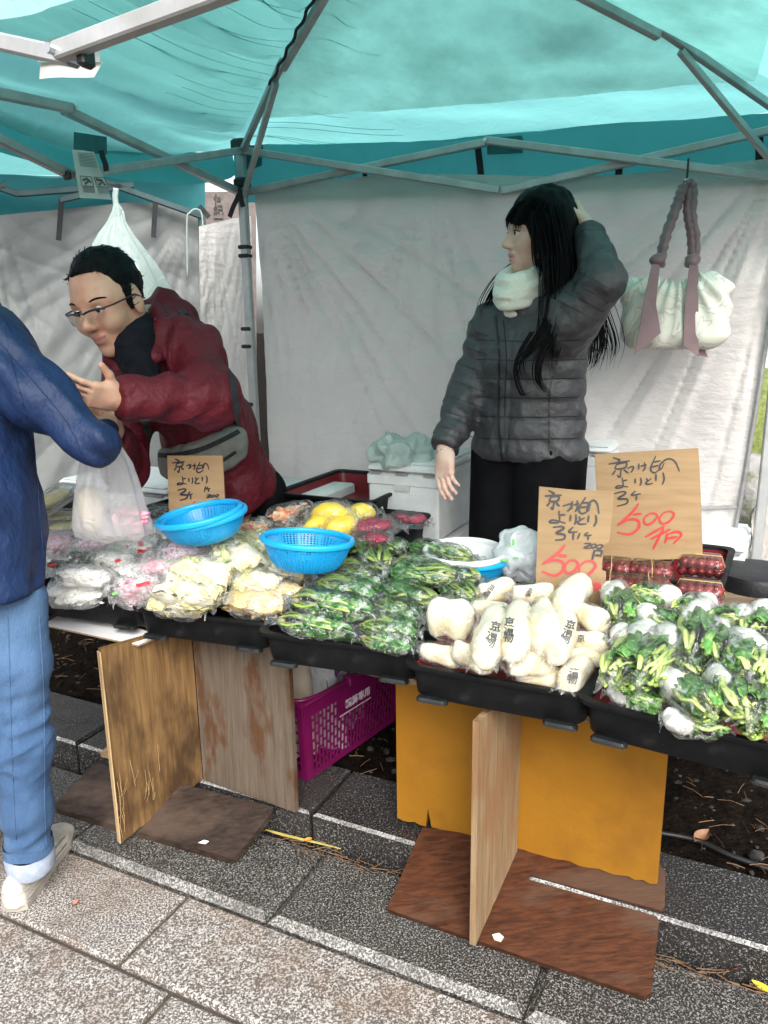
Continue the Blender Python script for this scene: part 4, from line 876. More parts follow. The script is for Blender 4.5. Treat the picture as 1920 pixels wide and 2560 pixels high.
def film_mesh(L, Wd, H, seed, flapA=.16, flapB=.16, nu=30, nv=26):
    """pillow bag along +x, sealed ends spread into flat ruffled flaps"""
    u = np.linspace(0, 2 * np.pi, nu, endpoint=False)[None]; v = np.linspace(-1, 1, nv)[:, None]
    fa = np.clip((-v - (1 - 2 * flapA)) / (2 * flapA), 0, 1); fb = np.clip((v - (1 - 2 * flapB)) / (2 * flapB), 0, 1); fl = np.maximum(fa, fb)
    body = np.sqrt(np.clip(1 - np.clip(np.abs(v) / (1 - flapA * 1.1), 0, 1) ** 3.0, 0.02, 1))
    w = Wd / 2 * (body * (1 - fl) + fl * (.45 + .5 * fl)); h = H / 2 * body * (1 - fl) + .0015 * fl + .0008
    ce, se = np.cos(u), np.sin(u); x = v * L / 2 + 0 * u; y = w * np.sign(ce) * np.abs(ce) ** .85; z = h * np.sign(se) * np.abs(se) ** .8 + fl * .014 * np.sin(ce * 7 + seed) * fl
    P = np.stack([x, y, z], -1); N = np.stack([0 * x, ce + 0 * v, se + 0 * v], -1)
    d = .0035 * (ridge(P * np.array([26, 60, 60]) + seed) - .3) + .005 * fbm(P * 22 + seed, 2); P = P + N * d[..., None] * (1 - .6 * fl)[..., None]
    m = MB(); ii = np.arange(nu * nv).reshape(nv, nu); q = np.stack([ii[:-1], np.roll(ii, -1, 1)[:-1], np.roll(ii, -1, 1)[1:], ii[1:]], -1).reshape(-1, 4); m.add(P.reshape(-1, 3), q); return m
def strands(m, n, L, Wd, H, r, seed, twist=.5, span=(-.85, .85), fold=.0, flat=.55, shell=.75, wav=1.0):
    rg = np.random.default_rng(seed)
    for i in range(n):
        a = rg.uniform(0, 2 * np.pi); q = np.sqrt(rg.uniform(.15, 1)) * shell; ph = rg.uniform(-1, 1) * twist; x0, x1 = span[0] + rg.uniform(-.06, .1), span[1] - rg.uniform(-.06, .15); pts = []
        for k in range(9):
            t = x0 + (x1 - x0) * k / 8; e = math.sqrt(max(.05, 1 - abs(t) ** 3)); aa_ = a + ph * t; pts.append((t * L / 2, math.cos(aa_) * q * Wd / 2 * e + .004 * wav * math.sin(t * 5 + i), math.sin(aa_) * q * H / 2 * e + .003 * wav * math.sin(t * 7 + i * 2)))
        rr = r * rg.uniform(.6, 1.3); m.tube(pts, [rr * (.6 + .5 * math.sin(.4 + 2.4 * k / 8)) for k in range(9)], 6, True, flat)
def crumple(m, n, L, Wd, H, size, seed, span=(-.8, .8), shell=.9):
    """folded leaf sheets pressed against the film"""
    rg = np.random.default_rng(seed)
    for i in range(n):
        a = rg.uniform(0, 2 * np.pi); t0 = rg.uniform(*span); s = size * rg.uniform(.7, 1.3); da = s / (Wd / 2) * .8; tt = np.linspace(-1, 1, 9)[:, None]; aa_ = np.linspace(-1, 1, 7)[None]
        T = np.clip(t0 + tt * s / (L / 2) * 1.5, -.95, .95) + 0 * aa_; Aq = a + aa_ * da + tt * .3; e = np.sqrt(np.clip(1 - np.abs(T) ** 3, .05, 1)); rr = shell * (1 + .10 * np.sin(Aq * 9 + i) + .22 * vnoise(np.stack([T * 9, Aq * 4, 0 * T + i], -1)))
        P = np.stack([T * L / 2, np.cos(Aq) * rr * e * Wd / 2, np.sin(Aq) * rr * e * H / 2], -1); m.grid(P)
def lump(m, c, r, seed, rot=0.0, n=10, amp=.08):
    u = np.linspace(0, 2 * np.pi, n + 4, endpoint=False)[None]; v = np.linspace(-np.pi / 2, np.pi / 2, n)[:, None]
    P = np.stack([np.cos(v) * np.cos(u), np.cos(v) * np.sin(u), np.sin(v) + 0 * u], -1); k = 1 + amp * fbm(P * 1.6 + seed, 3); P = P * k[..., None] * np.array(r)
    cr, sr = math.cos(rot), math.sin(rot); P = np.stack([P[..., 0] * cr - P[..., 1] * sr, P[..., 0] * sr + P[..., 1] * cr, P[..., 2]], -1) + np.array(c)
    ii = np.arange(P.shape[0] * P.shape[1]).reshape(P.shape[:2]); q = np.stack([ii[:-1], np.roll(ii, -1, 1)[:-1], np.roll(ii, -1, 1)[1:], ii[1:]], -1).reshape(-1, 4); m.add(P.reshape(-1, 3), q)
def chips(m, n, L, Wd, H, size, seed, th=.35):
    rg = np.random.default_rng(seed)
    for i in range(n):
        a = rg.uniform(0, 2 * np.pi); q = rg.uniform(.3, .88); t = rg.uniform(-.78, .78); e = math.sqrt(1 - abs(t) ** 3); s = size * rg.uniform(.6, 1.3)
        lump(m, (t * L / 2, math.cos(a) * q * e * Wd / 2, math.sin(a) * q * e * H / 2), (s, s * rg.uniform(.5, 1), s * th), seed + i, rg.uniform(0, 3), 6, .2)
# library of contents: each entry is a list of (part name, MB, material), unit bag 0.2 x 0.1 x 0.06 m
LIB = {}
def unit(kind, variant):
    key = (kind, variant)
    if key in LIB: return LIB[key]
    sd = variant * 13 + 5; L, Wd, H = .20, .095 * (1.5 if kind in ('slices', 'pink', 'palepink') else 1.22 if kind == 'napa' else 1), .058 * (1.2 if kind in ('slices', 'pink', 'palepink', 'napa') else 1); out = []
    if kind == 'greens':
        a, b, c = MB(), MB(), MB(); strands(a, 20, L * .95, Wd * 1.06, H * 1.04, .0056, sd, 1.1, (-.9, .35 if variant % 2 else .6), shell=.88, wav=1.1); strands(b, 6, L * .93, Wd, H, .006, sd + 3, 1.2, (-.6, .92), flat=.35, wav=1.2); crumple(b, 24, L * .95, Wd * 1.06, H * 1.04, .021, sd + 1, (-.05, .9) if variant % 3 else (-.3, .9), shell=.9); crumple(b, 5, L * .95, Wd * 1.04, H * 1.02, .016, sd + 9, (-.9, 0), shell=.9)
        for k in range(3 if variant == 2 else 1): lump(c, (-.40 * L + .008 * k, (k - 1) * .018, .003), (.010, .009, .008), sd + k, 0, 7, .25)
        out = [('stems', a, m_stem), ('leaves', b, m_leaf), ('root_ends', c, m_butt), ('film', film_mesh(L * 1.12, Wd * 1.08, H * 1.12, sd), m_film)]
    elif kind == 'turnip':
        a, b, c = MB(), MB(), MB(); rg = random.Random(sd)
        lump(a, (-.052, rg.uniform(-.008, .008), .004), (.050, .039, .033), sd, rg.uniform(-.4, .4), 18, .10); a.tube([(-.088, .004, .0), (-.100, .010, -.004), (-.108, .016, -.010)], [.007, .003, .001], 6)
        strands(b, 14, .15, .096, .068, .0062, sd, 1.3, shell=.97); strands(b, 10, .13, .09, .062, .0052, sd + 2, 2.5); crumple(c, 9, .17, .094, .066, .020, sd + 4, (-.75, .45), .85); crumple(c, 8, .17, .098, .070, .034, sd + 6, (-.5, .35), .93)
        b.v = [(x + .035, y, z) for x, y, z in b.v]; c.v = [(x + .030, y, z) for x, y, z in c.v]
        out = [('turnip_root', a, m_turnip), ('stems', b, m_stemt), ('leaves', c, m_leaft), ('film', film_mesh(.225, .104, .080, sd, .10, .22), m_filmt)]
    elif kind == 'napa':
        a, b = MB(), MB(); rg = np.random.default_rng(sd)
        for i in range(7):
            off = (i - 3) * .011; s_ = np.linspace(-1, 1, 15)[:, None]; t_ = np.linspace(-1, 1, 9)[None]; wv = Wd * .42 * (1 - .25 * s_ ** 2) * rg.uniform(.75, 1)
            P = np.stack([s_ * L * .44 + 0 * t_, t_ * wv + off * .6, (H * .40) * (1 - t_ ** 2 * .9) * np.sqrt(np.clip(1 - s_ ** 4 * .8, .05, 1)) * (1 if i > 2 else -1) * rg.uniform(.55, 1) + .004 * np.sin(t_ * 8 + s_ * 9 + i) + .003 * vnoise(np.stack([s_ * 5 + 0 * t_, t_ * 4 + 0 * s_, 0 * s_ + 0 * t_ + i + sd], -1))], -1)
            a.grid(P)
        strands(a, 9, L * .9, Wd * .95, H, .009, sd, .5, (-.9, .6), flat=.5); crumple(b, 9, L * .93, Wd, H, .026, sd + 3, (.15, .85) if variant % 2 else (-.85, -.1)); crumple(b, 4, L * .93, Wd, H, .018, sd + 5)
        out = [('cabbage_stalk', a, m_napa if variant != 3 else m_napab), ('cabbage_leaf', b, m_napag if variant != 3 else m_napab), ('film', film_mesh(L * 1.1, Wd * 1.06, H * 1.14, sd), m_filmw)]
    elif kind == 'daikon':
        a = MB(); lump(a, (0, 0, 0), (L * .50, Wd * .48, H * .62), sd, 0, 22, .10); P = np.array(a.v); k = np.clip(np.abs(P[:, 0]) / (L * .50), 0, 1); P[:, 1:] *= (1 + .42 * k ** 2 - .22 * k ** 6 + .10 * np.sin(P[:, 0] * 38 + sd))[:, None]; P[:, 0] = np.clip(P[:, 0], -L * .42, L * .44); a.v = [tuple(p) for p in P]
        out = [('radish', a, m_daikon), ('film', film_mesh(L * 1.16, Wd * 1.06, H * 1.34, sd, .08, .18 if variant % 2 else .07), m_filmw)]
    elif kind in ('slices', 'pink', 'palepink', 'kimchi', 'dark', 'brown'):
        a = MB(); mt = {'slices': m_slice, 'pink': m_pink, 'palepink': m_pinkp, 'kimchi': m_kimchi, 'dark': m_darkp, 'brown': m_brownp}[kind]
        if kind in ('dark', 'brown'): strands(a, 26, L * .9, Wd, H * .9, .007, sd, 1.2, flat=.6)
        elif kind == 'slices': chips(a, 44, L * .92, Wd * 1.0, H * .95, .024, sd, .3); lump(a, (0, 0, -.002), (L * .42, Wd * .42, H * .38), sd)
        else: chips(a, 55, L * .9, Wd * .95, H * .95, .014 if kind != 'kimchi' else .012, sd); lump(a, (0, 0, 0), (L * .38, Wd * .36, H * .33), sd)
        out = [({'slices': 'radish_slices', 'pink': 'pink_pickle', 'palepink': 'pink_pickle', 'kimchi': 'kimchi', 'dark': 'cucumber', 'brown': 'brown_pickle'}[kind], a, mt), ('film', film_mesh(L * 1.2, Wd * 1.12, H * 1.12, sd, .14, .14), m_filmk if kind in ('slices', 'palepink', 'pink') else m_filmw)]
    elif kind == 'yellow':
        a = MB(); lump(a, (0, 0, 0), (L * .36, Wd * .46, H * .62), sd, 0, 16, .12); out = [('yellow_radish', a, m_yel), ('film', film_mesh(L * .98, Wd * 1.04, H * 1.3, sd, .13, .13), m_filmw)]
    elif kind == 'crimson':
        a = MB(); rg = np.random.default_rng(sd)
        for i in range(7): lump(a, (rg.uniform(-.3, .3) * L, rg.uniform(-.25, .25) * Wd, rg.uniform(-.15, .2) * H), (.04, .026, .012), sd + i, rg.uniform(0, 3), 8, .15)
        out = [('beet_slices', a, m_crim), ('film', film_mesh(L * 1.2, Wd * 1.25, H * .95, sd, .16, .2), m_filmp)]
    LIB[key] = [(nm, mb_, mat, [None]) for nm, mb_, mat in out]; return LIB[key]
def bag(kind, variant, x0, y0, x1, y1, z, label, z1=None, wide=1.0, tall=1.0, roll=None, name='pickle_bag', cat='pickle bag', group=None, grow=1.0):
    """one bag lying from where its root end is seen to where its tip is seen, at the pile's height"""
    a, b = pz(x0, y0, z), pz(x1, y1, z if z1 is None else z1); d = (b - a); L = d.length; c = (a + b) / 2 + SV * (.032 if z < .80 else 0.0); x = d.normalized(); y = ZUP.cross(x).normalized(); zz = x.cross(y)
    rl = random.uniform(-.35, .35) if roll is None else roll; y, zz = y * math.cos(rl) + zz * math.sin(rl), zz * math.cos(rl) - y * math.sin(rl)
    sc = max(.55, L / .20) * grow; t = thing(name, label, cat, c, group=group); t.rotation_euler = basis(x, y, zz).to_euler()
    sx, sy, sz = sc, (.5 + .5 * sc) * wide * .80, (.5 + .5 * sc) * tall * .92
    for nm, mb_, mat, cache in unit(kind, variant):
        if cache[0] is None:
            o = mb_.build(nm, mat, t, 'all'); cache[0] = o
        else: o = share(cache[0], t)
        o.scale = (sx, sy, sz)
    return t
def zs(ox, oy, k): return lambda x, y: (ox + x / k, oy + y / k)
def many(kind, zf, rows, group, nvar=3):
    for i, r in enumerate(rows):
        x0, y0, x1, y1, z, lab = r[:6]; kw = dict(r[6]) if len(r) > 6 else {}; v = kw.pop('variant', i % nvar)
        (a, b), (c, d) = zf(x0, y0), zf(x1, y1); bag(kind, v, a, b, c, d, z, lab, group=group, **kw)
# --- leafy greens
zf = zs(600, 1200, 2.765); T = 'of leafy green pickle '
many('greens', zf, [
    (200, 1000, 770, 1085, .705, 'bag ' + T + 'at the front corner of its tray above the grey board'), (790, 1110, 1180, 1190, .70, 'bag ' + T + 'with pale root ends at the front rim of the tray'),
    (780, 1015, 1200, 1090, .722, 'bag ' + T + 'wedged against the large white radish'), (300, 850, 910, 950, .748, 'large glossy bag ' + T + 'lying uppermost at the front of the pile', {'tall': 1.15}),
    (880, 880, 1220, 990, .742, 'bag ' + T + 'beside the large white radish, under a film flap'), (480, 720, 920, 830, .752, 'bag ' + T + 'just in front of the level blue colander'),
    (1330, 880, 930, 760, .757, 'bag ' + T + 'with round root ends nudging the white radish'), (600, 660, 990, 750, .752, 'dark bag ' + T + 'half under the level blue colander'),
    (1480, 690, 985, 650, .782, 'bag ' + T + 'with cut root ends, highest in the middle of the pile', {'tall': 1.1}), (950, 640, 780, 430, .782, 'dark bag ' + T + 'leaning beside the level blue colander'),
    (1020, 585, 1440, 610, .787, 'pale-stemmed bag ' + T + 'in the middle of the pile near the white bowl'), (1600, 570, 1130, 480, .785, 'bag ' + T + 'touching the rim of the white bowl'),
    (850, 440, 1140, 500, .782, 'bag ' + T + 'at the back below the crimson bags'), (1610, 840, 1350, 740, .755, 'bag ' + T + 'in the back corner by the red tray lining'),
    (620, 620, 960, 650, .765, 'bag ' + T + 'shaded by the level blue colander'), (1620, 720, 1330, 620, .772, 'bag ' + T + 'right below the white bowl'),
    (420, 1090, 900, 1170, .655, 'bag ' + T + 'deep in the tray under the front ones'), (500, 930, 1000, 1010, .665, 'bag ' + T + 'buried in the middle of the tray'), (850, 760, 1350, 860, .675, 'bag ' + T + 'buried beneath the ones with root ends'), (700, 620, 1200, 700, .685, 'bag ' + T + 'buried at the back of the tray')], 'bags of leafy greens')
# --- turnips with tops
zf = zs(1440, 1100, 2.573); T = 'bagged turnip with green tops '
many('turnip', zf, [
    (480, 1270, 250, 1590, .742, T + 'at the front corner next to the radish tray', {'tall': 1.2}), (640, 1300, 430, 1600, .748, T + 'second along the front, stems hanging forward', {'tall': 1.2}),
    (560, 1570, 880, 1800, .735, T + 'and a big white root at the front centre', {'tall': 1.1, 'wide': 1.0}), (880, 1540, 1120, 1830, .735, T + 'spreading pale stems over the front rim', {'tall': 1.2, 'wide': 1.2}),
    (1080, 1320, 1160, 1590, .765, T + 'in a large bag at the right edge, leaves downward', {'tall': 1.2, 'wide': 1.35}), (770, 1120, 780, 1440, .768, T + 'knotted at the bottom in the middle of the tray', {'tall': 1.2}),
    (370, 1150, 680, 1260, .768, T + 'lying crosswise behind the front pair', {'tall': 1.2}), (640, 1060, 350, 1030, .785, T + 'at the back, leaves up against the price sign', {'tall': 1.2}),
    (230, 1000, 290, 1190, .768, T + 'in the back corner beside the crumpled price sign', {'tall': 1.2}), (880, 1090, 640, 1160, .785, T + 'showing a broad white root near the plum packs', {'tall': 1.25}),
    (1120, 1190, 880, 1220, .785, T + 'with a yellowish spot, in the back row', {'tall': 1.25}), (900, 1240, 960, 1490, .765, T + 'between the knotted bag and the large one', {'tall': 1.2}),
    (1215, 1130, 1160, 1310, .785, T + 'cut by the right edge in the back row', {'tall': 1.2}), (240, 1310, 420, 1250, .745, T + 'peeping out by the tray wall', {'tall': 1.1}),
    (1215, 1640, 1160, 1910, .715, T + 'cut by the right edge in the front row', {'tall': 1.2}), (560, 1430, 800, 1560, .735, T + 'mostly hidden in the middle gap', {'tall': 1.1}),
    (210, 1660, 560, 1760, .690, T + 'low at the front corner, yellowed root showing'), (560, 1840, 960, 1880, .690, T + 'low at the front rim, leaves only'), (620, 1350, 1000, 1420, .70, T + 'buried in the middle'), (700, 1250, 1100, 1300, .71, T + 'buried toward the back')], 'bags of turnips with tops')
# --- white radish packs with black print
m_print = pbr('black_print', (.012, .012, .014), rough=.5)
zf = zs(1000, 1400, 3.072); T = 'white radish pickle '
drows = [(170, 450, 520, 520, .775, 'very large bare ' + T + 'at the front edge of the pile', {'wide': 1.75, 'tall': 2.1, 'grow': .95, 'variant': 0}),
    (730, 440, 590, 830, .765, T + 'pack with print running down its side, film tail over the rim', {'variant': 1, 'wide': .88, 'tall': 1.15}), (890, 400, 830, 780, .768, T + 'pack standing in the middle with three printed characters', {'variant': 0, 'wide': .95, 'tall': 1.15}),
    (1260, 450, 1160, 800, .762, T + 'pack with print near the dark gap on the right side', {'variant': 1, 'wide': .85, 'tall': 1.1}), (770, 850, 1170, 820, .725, T + 'pack lying across the front below the printed ones', {'variant': 2, 'tall': 1.3}),
    (1380, 200, 1210, 420, .79, T + 'pack leaning against the crumpled sign', {'variant': 0, 'tall': 1.3, 'wide': 1.1}), (830, 300, 1150, 300, .775, T + 'pack in the back row with faint print', {'variant': 1, 'tall': 1.2}),
    (580, 300, 820, 250, .765, T + 'pack in the back corner against the red lining', {'variant': 2, 'tall': 1.3, 'wide': 1.1}), (1310, 420, 1560, 550, .765, T + 'pack with a film tail poking over the turnip tray', {'variant': 1, 'tall': 1.3, 'wide': 1.1}),
    (1270, 650, 1520, 690, .735, T + 'pack lying by the right tray wall, print on top', {'variant': 2}), (1240, 790, 1480, 790, .71, 'yellowish ' + T + 'pack low by the right tray wall', {'variant': 1}),
    (1400, 830, 1230, 1030, .705, T + 'pack in the front right corner with two characters', {'variant': 0, 'tall': 1.2}), (860, 920, 1220, 970, .69, T + 'pack at the bottom along the front rim', {'variant': 2}),
    (150, 740, 400, 800, .70, T + 'pack at the front left corner against the lining', {'variant': 1}), (370, 730, 680, 850, .725, T + 'pack half under the print-sided one', {'variant': 2, 'tall': 1.2}),
    (1060, 400, 1090, 720, .772, T + 'pack between the two printed ones', {'variant': 2, 'wide': 1.1, 'tall': 1.3}), (540, 390, 780, 440, .74, 'yellowish ' + T + 'pack behind the large bare one', {'variant': 0}), (500, 620, 900, 650, .68, T + 'pack buried in the centre of the tray', {'variant': 2}), (1000, 550, 1350, 560, .69, T + 'pack buried near the right wall', {'variant': 0})]
drows = [tuple(list(r_[:4]) + [r_[4] - .012, r_[5], dict(r_[6], wide=r_[6].get('wide', 1) * .86, tall=r_[6].get('tall', 1) * .86)]) for r_ in drows]
many('daikon', zf, drows, 'white radish packs')
def stamp(owner_label, chars, pts, size, rot):
    """printed characters lying on the pack where they are seen"""
    ow = next(o for o in C.objects if o.get('label') == owner_label); bpy.context.view_layer.update()
    film_ob = next(c for c in ow.children if c.name.split('.')[0] == 'film')
    mw = film_ob.matrix_world; V = [mw @ v.co for v in film_ob.data.vertices]; bv = BVHTree.FromPolygons(V, [tuple(p.vertices) for p in film_ob.data.polygons])
    for ch, (px, py_) in zip(chars, pts):
        d = sight(px, py_).normalized(); hit, nrm, _, _ = bv.ray_cast(EYE, d)
        if hit is None: continue
        nrm = -nrm if nrm.dot(d) > 0 else nrm; nrm = (nrm * .5 - d * .8).normalized()
        up = (CU * math.cos(rot) - CR * math.sin(rot)); rt = up.cross(nrm).normalized(); upp = nrm.cross(rt)
        me = text_mesh(ch, size * .84); me.transform(Matrix.Translation(hit - d * .005) @ basis(rt, upp, nrm).to_4x4() @ Matrix.Diagonal((1, 1, .4, 1)))
        o = finish(me, 'printed_character', m_print, None); o.parent = ow; o.matrix_parent_inverse = ow.matrix_world.inverted()
zq = lambda L_: [zf(*p) for p in L_]
stamp(drows[1][5], '京漬物', zq([(735, 515), (710, 575), (690, 635)]), .026, R(-15)); stamp(drows[2][5], '京漬物', zq([(840, 480), (836, 540), (832, 600)]), .025, R(-5))
stamp(drows[3][5], '京漬物', zq([(1310, 500), (1290, 550), (1268, 610)]), .024, R(-15)); stamp(drows[11][5], '漬物', zq([(1335, 875), (1322, 920)]), .024, R(-8)); stamp(drows[7][5], '京漬物', zq([(705, 212), (680, 243), (655, 275)]), .017, R(-35))
stamp(drows[6][5], '京漬', zq([(1000, 235), (985, 262)]), .015, R(-20)); stamp(drows[0][5], '物', zq([(500, 620)]), .014, R(0)); stamp(drows[9][5], '京', zq([(1390, 605)]), .02, R(0)); stamp(drows[16][5], '京漬', zq([(800, 380), (815, 435)]), .018, R(-15))
# --- napa cabbage
zf = zs(60, 1150, 2.370); T = 'bag of pale pickled cabbage '
many('napa', zf, [(690, 850, 1060, 905, .70, T + 'with white stalks along the front rim', {'variant': 0}), (1130, 850, 1530, 890, .71, 'browned ' + T + 'at the front corner by the greens', {'variant': 3, 'tall': 1.2}),
    (720, 790, 1140, 840, .735, T + 'lying over the stalks at the front', {'variant': 1, 'tall': 1.2}), (790, 700, 1200, 720, .765, 'plump ' + T + 'with a green edge, topmost at the front', {'variant': 2, 'tall': 1.4, 'wide': 1.2}),
    (1190, 740, 1480, 780, .745, T + 'with a paper-white flap in the middle', {'variant': 0, 'tall': 1.2}), (1080, 540, 1340, 680, .775, T + 'showing a bright green tip by the colander', {'variant': 2, 'tall': 1.4, 'wide': 1.3}),
    (1060, 490, 1340, 490, .785, T + 'with yellow stalks behind the green-tipped one', {'variant': 1}), (1320, 640, 1660, 710, .755, T + 'with a tiny red heart label under the colander', {'variant': 0, 'tall': 1.2}),
    (1290, 450, 1440, 570, .785, T + 'between the two blue colanders', {'variant': 1}), (870, 640, 1080, 650, .775, T + 'with a yellow-green edge behind the plump one', {'variant': 2}), (1380, 790, 1600, 830, .73, T + 'at the back corner by the leafy greens', {'variant': 3}),
    (800, 800, 1300, 800, .67, T + 'buried under the front ones', {'variant': 1}), (1000, 650, 1500, 660, .69, T + 'buried in the middle of the tray', {'variant': 1}), (1100, 440, 1250, 420, .775, T + 'tucked behind the tilted colander', {'variant': 0}), (1000, 600, 1200, 610, .74, T + 'between the plump one and the green-tipped one', {'variant': 0}), (1420, 640, 1640, 760, .73, T + 'under the one with the red heart label', {'variant': 1}), (880, 760, 1000, 700, .725, T + 'peeping out beside the bright pink pickle', {'variant': 2})], 'bags of cabbage pickle', 4)
# --- sliced radish, pink and dark pickles
many('slices', zf, [(150, 700, 480, 730, .735, 'bag of white sliced radish at the front corner by the jeans'), (330, 590, 620, 600, .755, 'bag of white sliced radish with a small red label, second from the front'), (420, 520, 760, 520, .775, 'bag of white sliced radish with a red label below the carrier bag', {'tall': 1.2}), (480, 440, 800, 440, .795, 'bag of pale sliced radish right under the carrier bag'), (780, 420, 900, 470, .79, 'bag of sliced radish with a leaf logo beside the tilted colander'), (110, 780, 480, 790, .69, 'bag of white sliced radish low at the front rim by the jeans', {'wide': 1.5}), (240, 650, 600, 680, .70, 'bag of white sliced radish buried in the first tray', {'wide': 1.6}), (360, 480, 700, 600, .71, 'bag of white sliced radish buried behind the middle of the first tray', {'wide': 1.8}), (600, 600, 700, 740, .72, 'bag of white sliced radish between the pink bags', {'wide': 1.2})], 'bags of sliced radish')
many('pink', zf, [(470, 780, 790, 760, .725, 'bag of bright pink pickle with red label at the front rim', {'tall': 1.1}), (620, 660, 870, 640, .755, 'bag of rosy pickle behind the bright pink one'), (90, 480, 220, 540, .775, 'bag with a round red turnip beside the blue sleeve'), (480, 850, 780, 800, .685, 'bag of pink pickle low against the front rim', {'wide': 1.3})], 'bags of pink pickle')
many('palepink', zf, [(760, 550, 1080, 580, .775, 'bag of pale pink shredded pickle beside the tilted colander', {'tall': 1.2, 'wide': 1.2}), (260, 520, 460, 510, .785, 'small bag of pale pink pickle near the foam packs')], 'bags of pale pink pickle')
many('dark', zf, [(120, 640, 260, 640, .75, 'bag of dark cucumber with a star label by the blue jacket'), (220, 580, 360, 600, .765, 'bag of dark cucumber with a star and red bar'), (750, 300, 850, 310, .80, 'bag of dark pickle behind the carrier bag')], 'bags of dark pickle')
def quadlabel(x, y, w, h, z, mat, parent_label, rot=0.0):
    """a small printed patch lying on the bag"""
    ow = next(o for o in C.objects if o.get('label') == parent_label); bpy.context.view_layer.update(); fo = next(c for c in ow.children if c.name.split('.')[0] == 'film'); V = [fo.matrix_world @ v.co for v in fo.data.vertices]
    bv = BVHTree.FromPolygons(V, [tuple(p.vertices) for p in fo.data.polygons]); d = sight(x, y).normalized(); hit, nrm, _, _ = bv.ray_cast(EYE, d)
    if hit is None: return
    nrm = (-d * .6 + ZUP * .5).normalized(); up = (CU * math.cos(rot) - CR * math.sin(rot)); rt = up.cross(nrm).normalized(); upp = nrm.cross(rt); c = hit - d * .004; m = MB()
    m.prism([c + rt * a * w / 2 + upp * b * h / 2 for a, b in ((-1, -1), (1, -1), (1, 1), (-1, 1))], nrm * .0006); o = m.build('printed_label', mat, None); o.parent = ow; o.matrix_parent_inverse = ow.matrix_world.inverted()
def stampc(lab, ch, p, size, rot, mat):
    n0 = len(C.objects); stamp(lab, ch, [p], size, rot)
    for o in list(C.objects)[n0:]:
        if o.type == 'MESH': o.data.materials[0] = mat
L3 = 'bag of white sliced radish with a red label below the carrier bag'; L2 = 'bag of white sliced radish with a small red label, second from the front'; LP = 'bag of pale pink shredded pickle beside the tilted colander'; LB = 'bag of bright pink pickle with red label at the front rim'; L1 = 'bag of white sliced radish at the front corner by the jeans'
quadlabel(*zf(708, 536), .032, .011, 0, m_redlab, L3, R(8)); stampc(L3, '旨塩', zf(690, 500), .018, R(5), m_redlab); quadlabel(*zf(540, 528), .014, .006, 0, m_grnlab, L3, R(20)); quadlabel(*zf(556, 595), .015, .008, 0, m_redlab, L2, R(15)); stamp(L2, 'だ', [zf(460, 618)], .014, R(10)); stamp(L3, 'ん', [zf(612, 512)], .012, R(10))
stamp(LP, 'だんぷう', [zf(815, 570), zf(845, 553), zf(875, 540), zf(905, 545)], .013, R(10)); quadlabel(*zf(850, 600), .02, .006, 0, m_grnlab, LP, R(25)); quadlabel(*zf(705, 735), .034, .009, 0, m_redlab, LB, R(12)); stamp(LB, 'だんぷ', [zf(520, 765), zf(560, 745), zf(610, 725)], .014, R(10)); quadlabel(*zf(540, 790), .016, .007, 0, m_grnlab, LB, R(20)); quadlabel(*zf(165, 720), .012, .007, 0, m_grnlab, L1, R(20)); stamp(L1, 'ち', [zf(205, 690)], .014, 0)
LD = 'bag of dark cucumber with a star label by the blue jacket'; LE = 'bag of dark cucumber with a star and red bar'; stampc(LD, '★', zf(150, 598), .016, R(10), m_whitetag); quadlabel(*zf(170, 622), .02, .007, 0, m_redlab, LD, R(10)); stampc(LE, '★', zf(272, 580), .016, R(10), m_whitetag); quadlabel(*zf(300, 598), .024, .006, 0, m_redlab, LE, R(35))
# --- the raised back tray
zf = zs(600, 1200, 2.765); gp = 'bags on the raised back tray'
many('kimchi', zf, [(190, 270, 500, 190, .845, 'bag of orange kimchi at the back of the raised tray', {'tall': 1.2}), (10, 320, 190, 320, .815, 'small bag of orange kimchi beside the blue colander'), (300, 240, 480, 230, .84, 'bag of red-flecked kimchi against the dark brown bag')], gp)
many('brown', zf, [(390, 260, 680, 180, .845, 'bag of dark brown pickle behind the yellow radish'), (210, 305, 470, 335, .815, 'glossy black bag of pickle in front of the kimchi'), (640, 170, 770, 230, .845, 'clear crinkled bag of brown pickle behind the yellow radish')], gp)
many('yellow', zf, [(540, 240, 710, 240, .865, 'yellow pickled radish bag topmost of the yellow heap', {'grow': 1.3, 'tall': 1.3}), (460, 340, 630, 290, .838, 'yellow pickled radish bag at the front of the yellow heap', {'grow': 1.3, 'tall': 1.3}), (630, 350, 780, 320, .832, 'yellow pickled radish bag just behind the level colander', {'grow': 1.3, 'tall': 1.3}), (760, 250, 910, 225, .848, 'yellow pickled radish bag beside the crimson bags', {'grow': 1.2, 'tall': 1.2}), (640, 280, 760, 270, .845, 'yellow pickled radish bag in the centre of the heap', {'grow': 1.2, 'tall': 1.2})], gp)
many('crimson', zf, [(790, 340, 1110, 310, .832, 'crimson beet pickle bag next to the yellow radish', {'tall': 1.3}), (1040, 260, 1290, 290, .838, 'crimson beet pickle bag hanging over the tray corner', {'tall': 1.2}), (770, 400, 1010, 400, .815, 'pinkish bag lying in front of the crimson beet')], gp)
